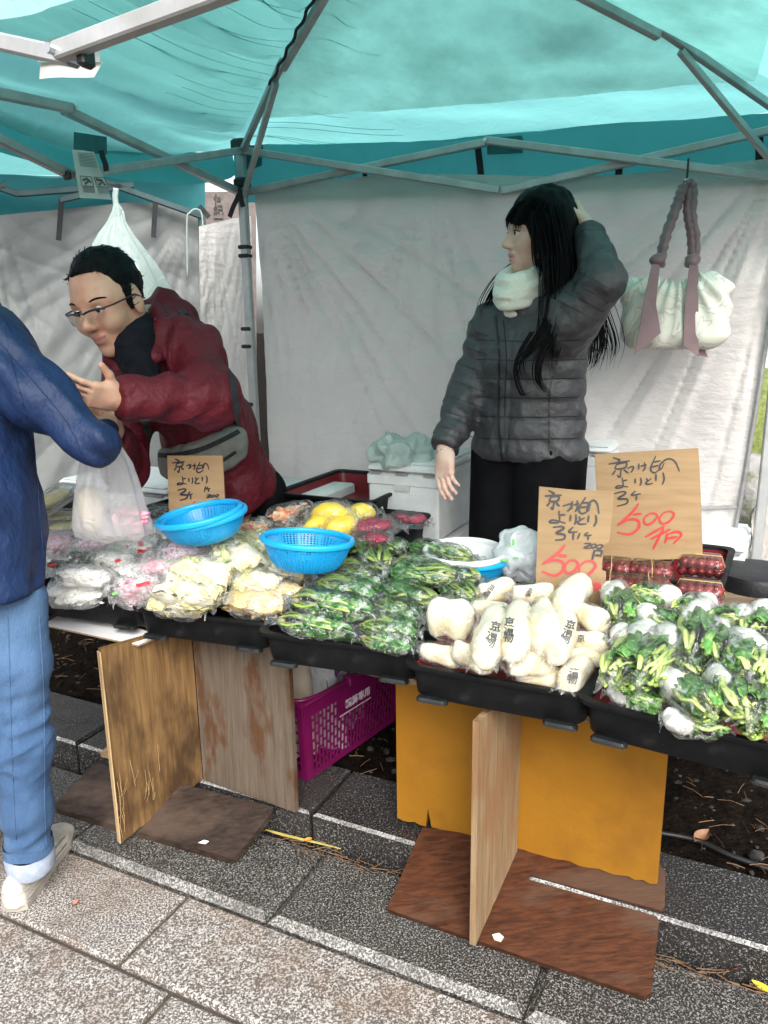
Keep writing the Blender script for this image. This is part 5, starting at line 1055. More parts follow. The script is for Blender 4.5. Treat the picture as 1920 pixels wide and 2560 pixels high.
# --- foam trays of yellowish radish beside the carrier bag
for i, (x0, y0, x1, y1, z, lab) in enumerate(((60, 345, 300, 180, .83, 'slanted foam tray of yellowish radish nearest the grey sheet'), (70, 365, 330, 370, .80, 'foam tray of yellowish radish under the slanted one'), (130, 440, 370, 420, .785, 'foam tray of yellowish radish at the bottom beside the red turnip'))):
    zf = zs(60, 1150, 2.370); a, b = pz(*zf(x0, y0), z), pz(*zf(x1, y1), z + (.05 if i == 0 else 0)); x = (b - a).normalized(); y = ZUP.cross(x).normalized(); t = thing('foam_tray_pack', lab, 'food pack', (a + b) / 2, group='foam packs of radish'); t.rotation_euler = basis(x, y, x.cross(y)).to_euler(); L = (b - a).length
    m = MB(); m.loft([[(X * k * L / .2, Y * k, zz) for X, Y in rrect(.2, .10, .02)] for k, zz in ((.86, 0), (1, .022), (1.04, .022), (1.03, .018), (.98, .018), (.84, .004))], True, False); m.add([(X * .84 * L / .2, Y * .84, .004) for X, Y in rrect(.2, .10, .02)], [tuple(range(24))]); m.build('foam_tray', m_foam, t, True)
    m = MB(); lump(m, (0, 0, .016), (L * .40, .036, .016), i, 0, 12, .1); m.build('radish', pbr('aged_radish', (.60, .46, .18), (.72, .62, .34), 20, rough=.35) if i == 0 else bpy.data.materials['aged_radish'], t, 'all')
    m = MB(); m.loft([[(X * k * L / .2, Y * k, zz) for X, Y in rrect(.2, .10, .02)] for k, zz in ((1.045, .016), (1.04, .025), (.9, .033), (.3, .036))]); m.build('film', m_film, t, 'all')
# ================================================================== PEOPLE
def skinmat(name, c, c2): return pbr(name, c, c2, 26, rough=.5, sss=.25, bump=.12, bscale=180, dirt=tuple(x * y for x, y in zip(c, (.95, .78, .74))), dscale=18, dramp=(.45, .7))
m_skin = skinmat('skin_warm', (.56, .33, .23), (.62, .38, .27)); m_skin2 = skinmat('skin_fair', (.68, .47, .38), (.72, .51, .42)); m_lip = pbr('lips', (.52, .26, .23), (.56, .29, .26), 40, rough=.4); m_nail = pbr('nail', (.7, .45, .42), rough=.25)
m_hair = pbr('black_hair', (.003, .003, .0035), (.006, .006, .007), 40, rough=.55, stretch=(1, 1, .2), spec=.10); m_eye = pbr('eye_white', (.7, .68, .66), rough=.2); m_iris = pbr('iris', (.012, .008, .006), rough=.1)
m_maroon = pbr('maroon_shell', (.082, .005, .011), (.112, .0075, .016), 8, rough=.6, spec=.3, bump=.55, bscale=12, bdist=.035); m_turtle = pbr('navy_knit', (.007, .008, .012), (.012, .013, .019), 50, rough=.95, spec=.15, bump=.4, bscale=160); m_trs = pbr('black_trousers', (.004, .004, .0048), (.007, .007, .008), 20, rough=.95, spec=.1)
m_puff = pbr('charcoal_shell', (.040, .040, .044), (.054, .053, .057), 10, rough=.5, bump=.35, bscale=26, bdist=.02); m_scarf = pbr('cream_fleece', (.74, .74, .64), (.80, .80, .71), 14, rough=.95, bump=.5, bscale=120, sheen=.4)
m_bluej = pbr('royal_blue_shell', (.0045, .016, .060), (.0065, .022, .076), 9, rough=.6, spec=.35, bump=.5, bscale=13, bdist=.03, bstretch=(1, 1, .6)); m_shoe = pbr('white_leather', (.46, .42, .37), (.54, .51, .46), 18, rough=.5, bump=.3, bscale=60, dirt=(.25, .21, .17), dscale=14, dramp=(.5, .75)); m_sole = pbr('shoe_sole', (.30, .27, .23), (.38, .35, .3), 30, rough=.7)
m_denim = pbr('denim', (.030, .075, .165), (.066, .135, .255), 4.5, rough=.85, bump=.35, bscale=240, dirt=(.085, .165, .29), dscale=6, dramp=(.5, .75), stretch=(1.6, 1.6, .55)); m_cuff = pbr('denim_inside', (.25, .29, .37), (.33, .37, .45), 60, rough=.9); m_grey = pbr('grey_lining', (.20, .20, .21), (.26, .26, .27), 30, rough=.8)
m_bagg = pbr('grey_nylon', (.15, .147, .13), (.20, .195, .175), 24, rough=.7, bump=.2, bscale=60); m_gold = pbr('silver_chain', (.6, .58, .55), rough=.25, metal=1.0); m_glass = film('spectacle_lens', milk=.01, edge=.35, bscale=1, bstr=0, rough=.03); m_frame = pbr('dark_frame', (.012, .012, .016), rough=.3)

class Frame:
    def __init__(s, o, f, u):
        s.o = Vector(o); s.f = Vector(f).normalized(); u = Vector(u); s.u = (u - s.f * u.dot(s.f)).normalized(); s.l = s.u.cross(s.f)     # forward, up, the person's left
        s.M = np.array([s.f, s.l, s.u], np.float32).T
    def w(s, x, y, z): return s.o + s.f * x + s.l * y + s.u * z
    def loc(s, P): return (P - np.array(s.o, np.float32)) @ s.M
def head_fn(F, k=1.0, male=False):
    def fn(P):
        q = F.loc(P) / np.float32(k)
        d = s_ell(q, (-.012, 0, .040), (.096, .074, .088))
        d = smin(d, s_ell(q, (.030, 0, .005), (.060, .062, .075)), .03)
        d = smin(d, s_ell(q, (.034, 0, -.055), (.052, .050 if male else .046, .055)), .035)
        d = smin(d, s_ell(q, (.062, 0, -.098), (.022, .024 if male else .018, .017)), .03)
        for sy in (-1, 1):
            d = smin(d, s_ell(q, (.056, sy * .038, -.020), (.026, .020, .022)), .025)               # cheek
            d = smin(d, s_cone(q, (.080, sy * .014, .024), (.064, sy * .050, .022), .008, .008), .018)   # brow
            d = smax(d, -s_ell(q, (.098, sy * .031, .006), (.016, .017, .011)), .014)               # eye hollow
            d = smin(d, s_ell(q, (-.006, sy * (.077 if male else .074), -.004), (.020, .008, .036) if male else (.016, .006, .030)), .010)               # ear
            d = smax(d, -s_ell(q, (.000, sy * (.086 if male else .082), .000), (.009, .005, .019)), .006)
            d = smin(d, s_ell(q, (.096, sy * .012, -.030), (.009, .008, .008)), .008)                # nostril wing
        d = smin(d, s_cone(q, (.084, 0, .014), (.106, 0, -.020), .007, .0095), .014)                 # nose
        d = smin(d, s_ell(q, (.109 if male else .108, 0, -.026), (.010, .010, .009)), .010)
        if male:
            d = smin(d, s_ell(q, (.085, 0, -.0555), (.012, .024, .007)), .010); d = smin(d, s_ell(q, (.083, 0, -.069), (.011, .020, .007)), .010)
            d = smax(d, -chain(q, [(.082, -.031, -.0555), (.097, -.014, -.0615), (.100, 0, -.063), (.097, .014, -.0615), (.082, .031, -.0555)], [.0018, .002, .002, .002, .0018], .001), .004)
            for sy in (-1, 1): d = smin(d, s_ell(q, (.062, sy * .041, -.028), (.024, .020, .020)), .02)
        else:
            d = smin(d, s_ell(q, (.086, 0, -.055), (.012, .022, .009)), .010)                            # upper lip
            d = smin(d, s_ell(q, (.084, 0, -.070), (.011, .019, .008)), .010)
            d = smax(d, -s_ell(q, (.100, 0, -.0625), (.012, .022, .0016)), .004)
        if male:
            for sy in (-1, 1): d = smax(d, -s_cone(q, (.098, sy * .020, -.034), (.086, sy * .036, -.062), .0012, .0012), .010)   # smile fold
        d = smin(d, s_cone(q, (-.022, 0, -.05), (-.05, 0, -.15), .052, .055), .04)
        return (d * k).astype(np.float32)
    return fn
def finger_chain(base, dirs, lens):
    p = [np.array(base, float)]
    for d, l in zip(dirs, lens): p.append(p[-1] + np.array(d, float) / np.linalg.norm(d) * l)
    return p
def hand_fn(W, x, z, side, curls, thumb=(.55, .75, -.25), k=1.0, spread=.06):
    """W wrist, x along the palm, z back of the hand, side=+1 when the thumb is on +y; curls: per finger, three bends in degrees"""
    x = Vector(x).normalized(); z = Vector(z); z = (z - x * z.dot(x)).normalized(); y = z.cross(x) * side; M = np.array([x, y, z], np.float32).T; O_ = np.array(W, np.float32)
    ch = []
    for i, (yb, L) in enumerate(((.027, .070), (.009, .078), (-.009, .072), (-.026, .056))):
        a = 0; ds = []
        for c in curls[i]: a += R(c); ds.append((math.cos(a), spread * (1.5 - i) * .6, -math.sin(a)))
        ch.append((finger_chain((.088 - .004 * abs(i - 1), yb, .002), ds, (L * .45, L * .31, L * .24)), .0085 - .0006 * i))
    th = finger_chain((.028, .026, -.006), (thumb, (thumb[0] * 1.2, thumb[1] * .7, thumb[2])), (.040, .034))
    def fn(P):
        q = ((P - O_) @ M) / np.float32(k); d = s_box(q, (.050, 0, 0), (.044, .038, .013), .012); d = smin(d, s_cone(q, (.0, 0, 0), (.03, 0, 0), .024, .024), .02); d = smin(d, s_cone(q, (-.06, 0, 0), (.0, 0, 0), .026, .023), .02)
        d = smin(d, s_ell(q, (.035, .022, -.010), (.026, .016, .013)), .015)
        for p, r in ch: d = smin(d, chain(q, p, [r, r * .98, r * .88, r * .78], .004), .006)
        d = smin(d, chain(q, th, [.0125, .0105, .0085], .006), .012); return (d * k).astype(np.float32)
    tips = [(Vector(O_ + M @ (np.array(p[-1]) * k)), Vector(M @ np.array(p[-1] - p[-2])).normalized()) for p, _ in ch] + [(Vector(O_ + M @ (th[-1] * k)), Vector(M @ (th[-1] - th[-2])).normalized())]
    return fn, tips, Vector(M[:, 2])
def around(pts, m): a = np.array([list(p) for p in pts]); return a.min(0) - m, a.max(0) + m
def joined(name, parts, mats, parent, mis=None):
    V, Q, mi, o = [], [], [], 0
    for k, (v, q) in enumerate(parts):
        V.append(v); Q.append(q + o); o += len(v); mi.append(mis[k] if mis is not None else np.zeros(len(q), int))
    return mesh_obj(name, np.concatenate(V), np.concatenate(Q), mats, parent, 'all', np.concatenate(mi))
def lips_mi(F, V, Q, k):
    c = F.loc(V[Q].mean(1).astype(np.float32)) / k; a = np.abs(c[:, 1]); z = c[:, 2]
    return ((c[:, 0] > .078) & (a < .022) & (z < -.049 - .004 * (a / .02)) & (z > -.0765 + .008 * (a / .022) ** 2)).astype(int)
def face_bits(F, k, parent, male):
    for sy in (-1, 1):
        c = F.w((.0742 if male else .0765) * k, sy * .031 * k, .005 * k); m = MB(); lump(m, (0, 0, 0), (.0125 * k,) * 3, 1, 0, 12, 0); m.v = [tuple(c + Vector(p)) for p in m.v]; e = m.build('eye', m_eye, parent, 'all')
        d = (F.f + F.l * (.25 * 0)).normalized(); m = MB(); cc = c + d * .0088 * k
        lump(m, (0, 0, 0), (.0062 * k,) * 3, 1, 0, 8, 0); m.v = [tuple(cc + Vector(p)) for p in m.v]; m.build('iris', m_iris, e, 'all')
        m = MB(); pts = [F.w((.090 - .012 * (t ** 2)) * k, sy * (.031 + .016 * t) * k, (.0085 + .0045 * (1 - t * t)) * k - (.002 if male else 0)) for t in np.linspace(-1, 1, 9)]; m.tube(pts, .0016 * k, 5); m.build('lash', m_hair, parent, 'all')
        m = MB()
        for i in range(26):
            t = i / 25; y = sy * (.014 + .036 * t); p0 = F.w((.0905 - .018 * t * t) * k, y * k, (.026 + .006 * math.sin(t * 2.6)) * k); p1 = p0 + F.l * sy * .010 + F.u * (.002 - .004 * t) * 1.0 - F.f * .002; m.tube([p0, lerp(p0, p1, .5) + F.f * .001, p1], [.0026, .0022, .0006] if male else [.0016, .0013, .0005], 4)
        m.build('eyebrow', m_hair, parent, 'all')
def surface_bvh(o):
    return BVHTree.FromPolygons([v.co.copy() for v in o.data.vertices], [tuple(p.vertices) for p in o.data.polygons])
def on_surface(bv, pxs, lift=.002, n=None):
    out = []; nr = []
    for (x, y) in pxs:
        d = sight(x, y).normalized(); hit, nrm, _, _ = bv.ray_cast(EYE, d)
        if hit is not None: out.append(hit - d * lift); nr.append(nrm if nrm.dot(d) < 0 else -nrm)
    return out, nr
def dense(pxs, n):
    return [(p.x, p.y) for p in path([(a, b, 0) for a, b in pxs], n)]

# ------------------------------------------------------------------ woman in charcoal jacket
wo = thing('person', 'woman in charcoal padded jacket and cream neck warmer touching the back of her hair', 'person', (0, 0, 0))
wc_ = py(1328, 860, 2.37); wf = Vector((-.70, -.71, 0)).normalized(); wl_ = ZUP.cross(wf)            # facing, her left
GZ = .085
hemz = py(1325, 1152, 2.32).z; shz = py(1325, 792, 2.37).z
rsh, lsh = py(1232, 806, 2.46), py(1420, 790, 2.24); rel, rwr = py(1172, 975, 2.44), py(1112, 1118, 2.33); lel, lwr = py(1506, 704, 2.16), py(1468, 568, 2.32)
axis0 = Vector((wc_.x, wc_.y, 0))
WM = np.array([list(wf), list(wl_), [0, 0, 1]], np.float32).T
def w_torso(P, grow=0.0, quilt=True):
    q = (P - np.array([axis0.x, axis0.y, 0], np.float32)) @ WM; z = q[..., 2]
    a = np.interp(z, [hemz - .05, hemz + .02, hemz + .18, hemz + .30, shz - .05, shz + .02], [.185, .190, .172, .172, .170, .11]).astype(np.float32) + grow
    b = np.interp(z, [hemz - .05, hemz + .02, hemz + .18, hemz + .30, shz - .05, shz + .02], [.135, .135, .118, .125, .105, .075]).astype(np.float32) + grow
    d = (np.sqrt((q[..., 0] / b) ** 2 + (q[..., 1] / a) ** 2) - 1) * np.minimum(a, b) * .95
    if quilt:
        d = d - .006 * (np.abs(np.sin(np.pi * (z - hemz - .012) / .059)) ** .4 - .5); d = d + .004 * np.exp(-(np.abs(q[..., 1] - .012) / .006) ** 2) * (q[..., 0] > 0)
    d = smax(d, z - (shz + .035), .06); d = smax(d, hemz - z, .025)
    return d
def sleeve(P, pts, rads, step=.055, amp=.006):
    d = None; acc = 0
    for i in range(len(pts) - 1):
        a, b = _v(pts[i]), _v(pts[i + 1]); ba = b - a; L = float(np.linalg.norm(ba)); h = np.clip(((P - a) @ ba) / (L * L), 0, 1); dd = P - a - h[..., None] * ba
        e = np.sqrt((dd * dd).sum(-1)) - (rads[i] + (rads[i + 1] - rads[i]) * h) - amp * (np.abs(np.sin(np.pi * (acc + h * L) / step)) ** .6 - .5); acc += L; d = e if d is None else smin(d, e, .03)
    return d
def w_jacket(P):
    d = w_torso(P); d = smin(d, sleeve(P, [rsh - Vector((0, 0, .02)), rel, rwr], [.066, .060, .046]), .03); d = smin(d, sleeve(P, [lsh - Vector((0, 0, .03)), lel, lerp(lel, lwr, .82)], [.068, .057, .042]), .04)
    d = smin(d, s_cone(P, lsh, wc_ + Vector((0, 0, -.02)), .075, .06), .05); d = smin(d, s_cone(P, rsh, wc_, .062, .06), .05)
    d = smin(d, s_ell(P, py(1318, 752, 2.35), (.075, .075, .045)), .03)
    cuff = (P - _v(rwr)) @ _v((rwr - rel).normalized()) - .004; d = smax(d, np.where(((P - _v(rwr)) ** 2).sum(-1) < .02, cuff, -1), .012)
    return d.astype(np.float32)
def w_fold(V): return .003 * vnoise(V * 24) + .0018 * vnoise(V * 60) + .0045 * (ridge(np.stack([V[:, 0] * 12 + V[:, 2] * 14, V[:, 1] * 12, V[:, 2] * 9 - V[:, 0] * 9], -1)) - .4)
lo, hi = around([rsh, rel, rwr, lsh, lel, lwr, Vector((axis0.x - .2, axis0.y - .2, hemz)), Vector((axis0.x + .2, axis0.y + .2, shz))], .10)
V, Q = nets(w_jacket, lo, hi, .0062, w_fold); wj = mesh_obj('padded_jacket', V, Q, m_puff, wo); bvw = surface_bvh(wj)
for nm, pl, wd, mt in (('zip', [(1238, 790), (1246, 870), (1247, 960), (1246, 1060), (1256, 1152)], .007, m_black), ('pocket_zip', [(1382, 940), (1374, 985), (1373, 1060), (1372, 1140)], .003, m_black), ('placket_edge', [(1258, 800), (1266, 900), (1262, 1000), (1264, 1150)], .0022, m_black)):
    pts, nr = on_surface(bvw, dense(pl, 24), .0015); m = MB(); m.ribbon(pts, wd, nr, .002); m.build(nm, mt, wj)
for yy in (850, 898, 945, 992, 1040, 1095):
    pts, nr = on_surface(bvw, [(x, yy + 3 * math.sin((x - 1195) / 85)) for x in range(1190, 1470, 6)], .0004)
    if len(pts) > 4: m = MB(); m.tube(pts, .0013, 4); m.build('quilt_seam', m_black, wj)
for p0, p1, r_ in ((rsh, rel, .07), (rel, rwr, .06), (lsh, lel, .07), (lel, lwr, .055)):
    ax_ = (p1 - p0).normalized(); s0_ = CR - ax_ * CR.dot(ax_); s0_ = s0_.normalized()
    for k in (.2, .45, .7, .95):
        c_ = lerp(p0, p1, k); pts = []
        for t_ in np.linspace(-1, 1, 15):
            d = (c_ + s0_ * (r_ * t_ * 1.25) - EYE).normalized(); hit, nrm, _, _ = bvw.ray_cast(EYE, d)
            if hit is not None and (hit - c_).length < r_ * 1.45: pts.append(hit - d * .0004)
        if len(pts) > 5: m = MB(); m.tube(pts, .0012, 4); m.build('quilt_seam', m_black, wj)
# trousers
hipc = Vector((axis0.x, axis0.y, hemz))
def w_trs(P):
    d = None
    for s in (-1, 1):
        h = hipc + wl_ * (s * .075) + Vector((0, 0, .02)); k = hipc + wl_ * (s * .09) + wf * .02; k.z = .50; a = hipc + wl_ * (s * .10); a.z = GZ + .02
        e = chain(P, [h, k, a], [.115, .098, .100], .03); d = e if d is None else smin(d, e, .02)
    return smax(d, GZ + .005 - P[..., 2], .005).astype(np.float32)
lo, hi = around([hipc + Vector((-.25, -.25, .03)), Vector((hipc.x + .25, hipc.y + .25, GZ))], .03); V, Q = nets(w_trs, lo, hi, .014); mesh_obj('trousers', V, Q, m_trs, wo)
# head
HF = Frame(py(1347, 588, 2.36), Vector((-.985, -.17, -.03)), Vector((.04, 0, 1))); hk = .93
V1, Q1 = nets(head_fn(HF, hk), *around([HF.o], .17), .0032); mi1 = lips_mi(HF, V1, Q1, hk)
neck = lerp(rsh, lsh, .5)
def w_core(P):
    d = smax(w_torso(P, -.045, False), P[..., 2] - (shz - .02), .03); d = smin(d, chain(P, [neck - Vector((0, 0, .08)), HF.w(-.035, 0, -.10)], [.042, .045]), .02)
    d = smin(d, chain(P, [rsh, rel, rwr], [.045, .036, .024]), .02); d = smin(d, chain(P, [lsh, lel, lwr], [.045, .036, .024]), .02); return d.astype(np.float32)
lo, hi = around([rsh, rel, rwr, lsh, lel, lwr, hipc, HF.o], .12); Vc, Qc = nets(w_core, lo, hi, .013)
rx = (py(1112, 1188, 2.27) - rwr).normalized(); hfn, tipsR, dors = hand_fn(rwr + rx * .018, rx, Vector((-.55, -.55, .1)), -1, [(14, 20, 16), (18, 24, 18), (22, 27, 20), (27, 30, 22)], (.92, .22, -.45), .93, .0)
V2, Q2 = nets(hfn, *around([rwr, rwr + rx * .12], .085), .0028)
lx = (py(1446, 525, 2.35) - lwr).normalized(); hfn, tipsL, _ = hand_fn(lwr, lx, Vector((.9, -.3, .15)), 1, [(35, 50, 34), (42, 54, 34), (46, 55, 36), (50, 55, 36)], (.55, .6, -.4), .84)
V3, Q3 = nets(hfn, *around([lwr, lwr + lx * .12], .085), .0028)
joined('body', [(V1, Q1), (Vc, Qc), (V2, Q2), (V3, Q3)], [m_skin2, m_lip], wo, [mi1, np.zeros(len(Qc), int), np.zeros(len(Q2), int), np.zeros(len(Q3), int)])
face_bits(HF, hk, wo, False)
for tp, dv in tipsR[:4]:
    m = MB(); lump(m, (0, 0, 0), (.0045, .0045, .006), 1, 0, 6, 0); m.v = [tuple(tp + dv * .003 + dors * .004 + Vector(p)) for p in m.v]; m.build('fingernail', m_nail, wo, 'all')
m = MB(); rr = []
for k in range(25):
    a = 2 * math.pi * k / 24; y_ = rx.orthogonal().normalized(); z_ = rx.cross(y_); rr.append(rwr + rx * .022 + (y_ * math.cos(a) + z_ * math.sin(a)) * .0265 + rx * .003 * math.sin(a * 2))
m.tube(rr, .0016, 5); m.build('bracelet', m_gold, wo, 'all')
# cream neck warmer
nc = py(1293, 716, 2.335)
def scarf(P):
    d = None
    for k, (dz, r, t, dx) in enumerate(((.028, .050, .017, .004), (.004, .056, .020, .0), (-.022, .056, .021, -.008), (-.047, .044, .019, -.022))):
        q = P - _v(nc + wf * (-.008 - dx * 1.2) * -1 + Vector((0.012, 0.01, dz))); rad = np.sqrt(q[..., 0] ** 2 + q[..., 1] ** 2); tilt = q[..., 2] + .35 * (q[..., 0] * wf.x + q[..., 1] * wf.y)
        e = np.sqrt((rad - r) ** 2 + (tilt * .8) ** 2) - t; d = e if d is None else smin(d, e, .006)
    return d.astype(np.float32)
V, Q = nets(scarf, *around([nc], .15), .0045, lambda V: .004 * ridge(V * np.array([14, 14, 26]))); mesh_obj('neck_warmer', V, Q, m_scarf, wo)
# long hair: a cap, a fall behind, curling locks over the chest
def w_hair(P):
    q = HF.loc(P) / np.float32(hk); n = 0.0
    d = s_ell(q, (-.020, 0, .046), (.108, .090, .102)) + n
    d = smax(d, -s_ell(q, (.100, 0, -.070), (.066, .13, .098)), .02)                        # open at the face
    d = smax(d, -(q[..., 2] + .075), .02)
    fr = s_cone(q, (.070, -.045, .042), (.070, .045, .042), .018, .018); fr = smin(fr, s_cone(q, (.045, .066, .05), (.030, .072, -.035), .018, .014), .02); fr = smin(fr, s_cone(q, (.055, -.066, .05), (.052, -.070, -.035), .02, .016), .02); d = smin(d, fr + n, .025)
    d = smin(d, s_cone(q, (-.035, .035, .02), (-.045, .055, -.13), .070, .055) + n, .03); d = smin(d, s_cone(q, (-.045, .050, -.12), (-.050, .085, -.26), .058, .040) + n, .03); d = smin(d, s_cone(q, (-.055, -.02, .0), (-.095, -.02, -.25), .07, .05) + n, .03)
    return (d * hk).astype(np.float32)
V, Q = nets(w_hair, *around([HF.o, HF.w(-.05, .05, -.27)], .14), .0045, lambda V: .004 * vnoise(V * np.array([60, 60, 8]))); mesh_obj('hair', V, Q, m_hair, wo)
hm = MB(); rg = random.Random(3)
def lock(m, pl, Ys, n, spread, r=.0028, wave=.01, rg=rg, tip=.15):
    for i in range(n):
        ox, oy, oz = rg.gauss(0, spread), rg.gauss(0, spread * .7), rg.gauss(0, spread * .3); ph = rg.uniform(0, 6)
        base = [py(x, y, Y) for (x, y), Y in zip(pl, Ys)]; m0 = len(base); sc = rg.uniform(.8, 1.05)
        pts = [p + Vector((ox, oy, oz)) * (1.0 - .35 * k / (m0 - 1)) + Vector((wave * math.sin(ph * .3 + k * 1.5), 0, 0)) * (k / (m0 - 1)) for k, p in enumerate(base)]
        if sc < 1: pts = pts[:-1] + [lerp(pts[-2], pts[-1], (sc - .6) / .45)]
        P_ = path(pts, 16); rr = r * rg.uniform(.6, 1.3); m.tube(P_, [rr * (1 if k < 9 else max(tip, 1 - (k - 9) / 6.5)) for k in range(16)], 5, True, .6)
lock(hm, [(1372, 520), (1395, 640), (1395, 740), (1385, 830), (1360, 900)], (2.28, 2.24, 2.22, 2.20, 2.20), 55, .026)
lock(hm, [(1375, 640), (1380, 760), (1350, 840), (1302, 900), (1300, 950)], (2.23, 2.21, 2.19, 2.19, 2.2), 22, .012, wave=.004); lock(hm, [(1390, 760), (1382, 840), (1352, 900), (1350, 950), (1378, 998)], (2.21, 2.19, 2.18, 2.18, 2.2), 16, .010, wave=.004)
lock(hm, [(1330, 830), (1300, 880), (1288, 930), (1305, 985), (1325, 980)], (2.2, 2.19, 2.19, 2.19, 2.2), 9, .006, wave=.002); lock(hm, [(1410, 720), (1405, 800), (1390, 860), (1382, 940)], (2.21, 2.2, 2.2, 2.2), 18, .014)
lock(hm, [(1450, 640), (1480, 760), (1500, 850), (1485, 935)], (2.44, 2.44, 2.43, 2.43), 40, .022, r=.0022); lock(hm, [(1440, 640), (1500, 780), (1530, 860), (1522, 925)], (2.46, 2.46, 2.45, 2.45), 24, .016, r=.0018); lock(hm, [(1430, 700), (1470, 830), (1478, 900), (1460, 930)], (2.46, 2.45, 2.45, 2.45), 20, .014, r=.002)
lock(hm, [(1330, 640), (1262, 690), (1226, 750), (1212, 820)], (2.46, 2.44, 2.42, 2.41), 22, .012, r=.0022); lock(hm, [(1320, 650), (1250, 710), (1212, 780), (1192, 850)], (2.46, 2.44, 2.42, 2.42), 4, .008, r=.001)
lock(hm, [(1340, 492), (1300, 512), (1278, 542), (1273, 572)], (2.30, 2.31, 2.31, 2.31), 44, .011, r=.0016, wave=.001); lock(hm, [(1345, 492), (1312, 520), (1296, 552), (1292, 580)], (2.28, 2.28, 2.28, 2.28), 40, .010, r=.0016, wave=.001); lock(hm, [(1365, 500), (1340, 560), (1340, 640), (1352, 700)], (2.27, 2.26, 2.25, 2.25), 26, .008, r=.0018, wave=.003)
hm.build('hair_locks', m_hair, wo, 'all')

# ------------------------------------------------------------------ man in maroon
ma = thing('person', 'bespectacled man in maroon rain jacket leaning over the pickles, one hand held out', 'person', (0, 0, 0))
hip, mid, che, nek = py(572, 1235, 2.52), py(518, 1070, 2.44), py(445, 930, 2.32), py(382, 835, 2.22)
mls, mle, mlw = py(478, 875, 2.16), py(530, 996, 1.98), py(308, 998, 1.86)
mrs, mre, mrw = py(330, 930, 2.36), py(318, 1170, 2.26), py(276, 1092, 2.02)
tax = (hip - che).normalized()
def m_jack(P):
    d = chain(P, [nek, che, mid, hip], [.074, .100, .126, .154], .08); d = smin(d, s_cone(P, hip, hip + tax * .10, .162, .175), .05)
    d = smin(d, chain(P, [mls, mle, mlw], [.070, .066, .052], .05), .05); d = smin(d, chain(P, [mrs, mre, mrw], [.085, .062, .050], .04), .04); d = smin(d, s_cone(P, nek + Vector((.02, .03, -.02)), mls, .07, .085), .06)
    hem = (P - _v(hip)) @ _v((Vector((tax.x * .6 + .10, tax.y * .4, tax.z))).normalized()) - .035; d = smax(d, hem, .02)
    cw = (P - _v(mlw)) @ _v((mlw - mle).normalized()) - .012; d = smax(d, np.where(((P - _v(mlw)) ** 2).sum(-1) < .014, cw, -1), .012)
    cw = (P - _v(mrw)) @ _v((mrw - mre).normalized()) - .005; d = smax(d, np.where(((P - _v(mrw)) ** 2).sum(-1) < .008, cw, -1), .01)
    # folds: around the elbow and down the back
    d = smin(d, chain(P, [py(392, 772, 2.17), py(398, 830, 2.11), py(386, 890, 2.06), py(354, 945, 2.05)], [.016, .020, .018, .012], .02), .018)
    d = smin(d, chain(P, [py(352, 785, 2.30), py(408, 760, 2.31), py(455, 800, 2.29), py(478, 850, 2.24)], [.030, .036, .040, .040], .03), .03)
    return d.astype(np.float32)
def m_fold(V):
    t = ((V - np.array(mle)) @ np.array((mlw - mle).normalized())); near = np.exp(-(((V - np.array(lerp(mle, mlw, .35))) ** 2).sum(-1)) / .02)
    al = V @ np.array(tax); ar = V @ np.array((mlw - mle).normalized()); arm = np.exp(-np.minimum(((V - np.array(mle) - np.clip(((V - np.array(mle)) @ np.array(mlw - mle)) / (mlw - mle).length_squared, 0, 1)[:, None] * np.array(mlw - mle)) ** 2).sum(-1), 1) / .012)
    body = ridge(np.stack([V[:, 0] * 11 + al * 2, V[:, 1] * 11, al * 3.2], -1) + 2); slv = ridge(np.stack([V[:, 2] * 17 + ar * 9, V[:, 1] * 15, ar * 6], -1) + 8)
    return .011 * (body - .35) * (1 - arm) + .008 * (slv - .35) * arm + .005 * near * np.sin(t * 70 + V[:, 2] * 45) + .0012 * vnoise(V * 45)
lo, hi = around([hip, che, nek, mls, mle, mlw, mrs, mre, mrw, hip + tax * .08], .20); V, Q = nets(m_jack, lo, hi, .0072, m_fold); mj = mesh_obj('rain_jacket', V, Q, m_maroon, ma); bvm = surface_bvh(mj)
# collar, hood, turtleneck
HM = Frame(py(276, 757, 2.08), Vector((-.33, -.88, -.33)), Vector((-.27, -.28, 1))); mk_ = 1.04
ncol = py(345, 842, 2.15)
def turtle(P): d = chain(P, [nek + Vector((.02, .03, -.03)), py(330, 842, 2.12), HM.w(-.03, 0, -.105)], [.085, .066, .060], .03); d = smin(d, s_cone(P, py(330, 860, 2.06), py(352, 930, 2.06), .05, .05), .04); return (d + .0008 * np.sin(P[..., 2] * 300)).astype(np.float32)
lo, hi = around([nek, HM.o, py(352, 930, 2.06)], .10); V, Q = nets(turtle, lo, hi, .006); mesh_obj('turtleneck', V, Q, m_turtle, ma)
m = MB()
def lapel(pl, Ys, name, mat, th=.006):
    pts = [py(x, y, Y) for (x, y), Y in zip(pl, Ys)]; m = MB(); n = len(pts); m.prism(pts, Vector((.002, .012, 0))); return m.build(name, mat, ma)
def soft(name, pts, rads, mat, k=.03, noise=.006, h=.006, squash=None):
    V, Q = nets(lambda P: chain(P, pts, rads, k).astype(np.float32), *around(pts, max(rads) + .02), h, lambda V: noise * ridge(V * 14)); return mesh_obj(name, V, Q, mat, ma)
soft('far_collar', [py(262, 862, 2.12), py(275, 900, 2.08), py(310, 930, 2.05), py(350, 948, 2.04)], [.010, .013, .012, .008], m_maroon, .02, .003, .005)

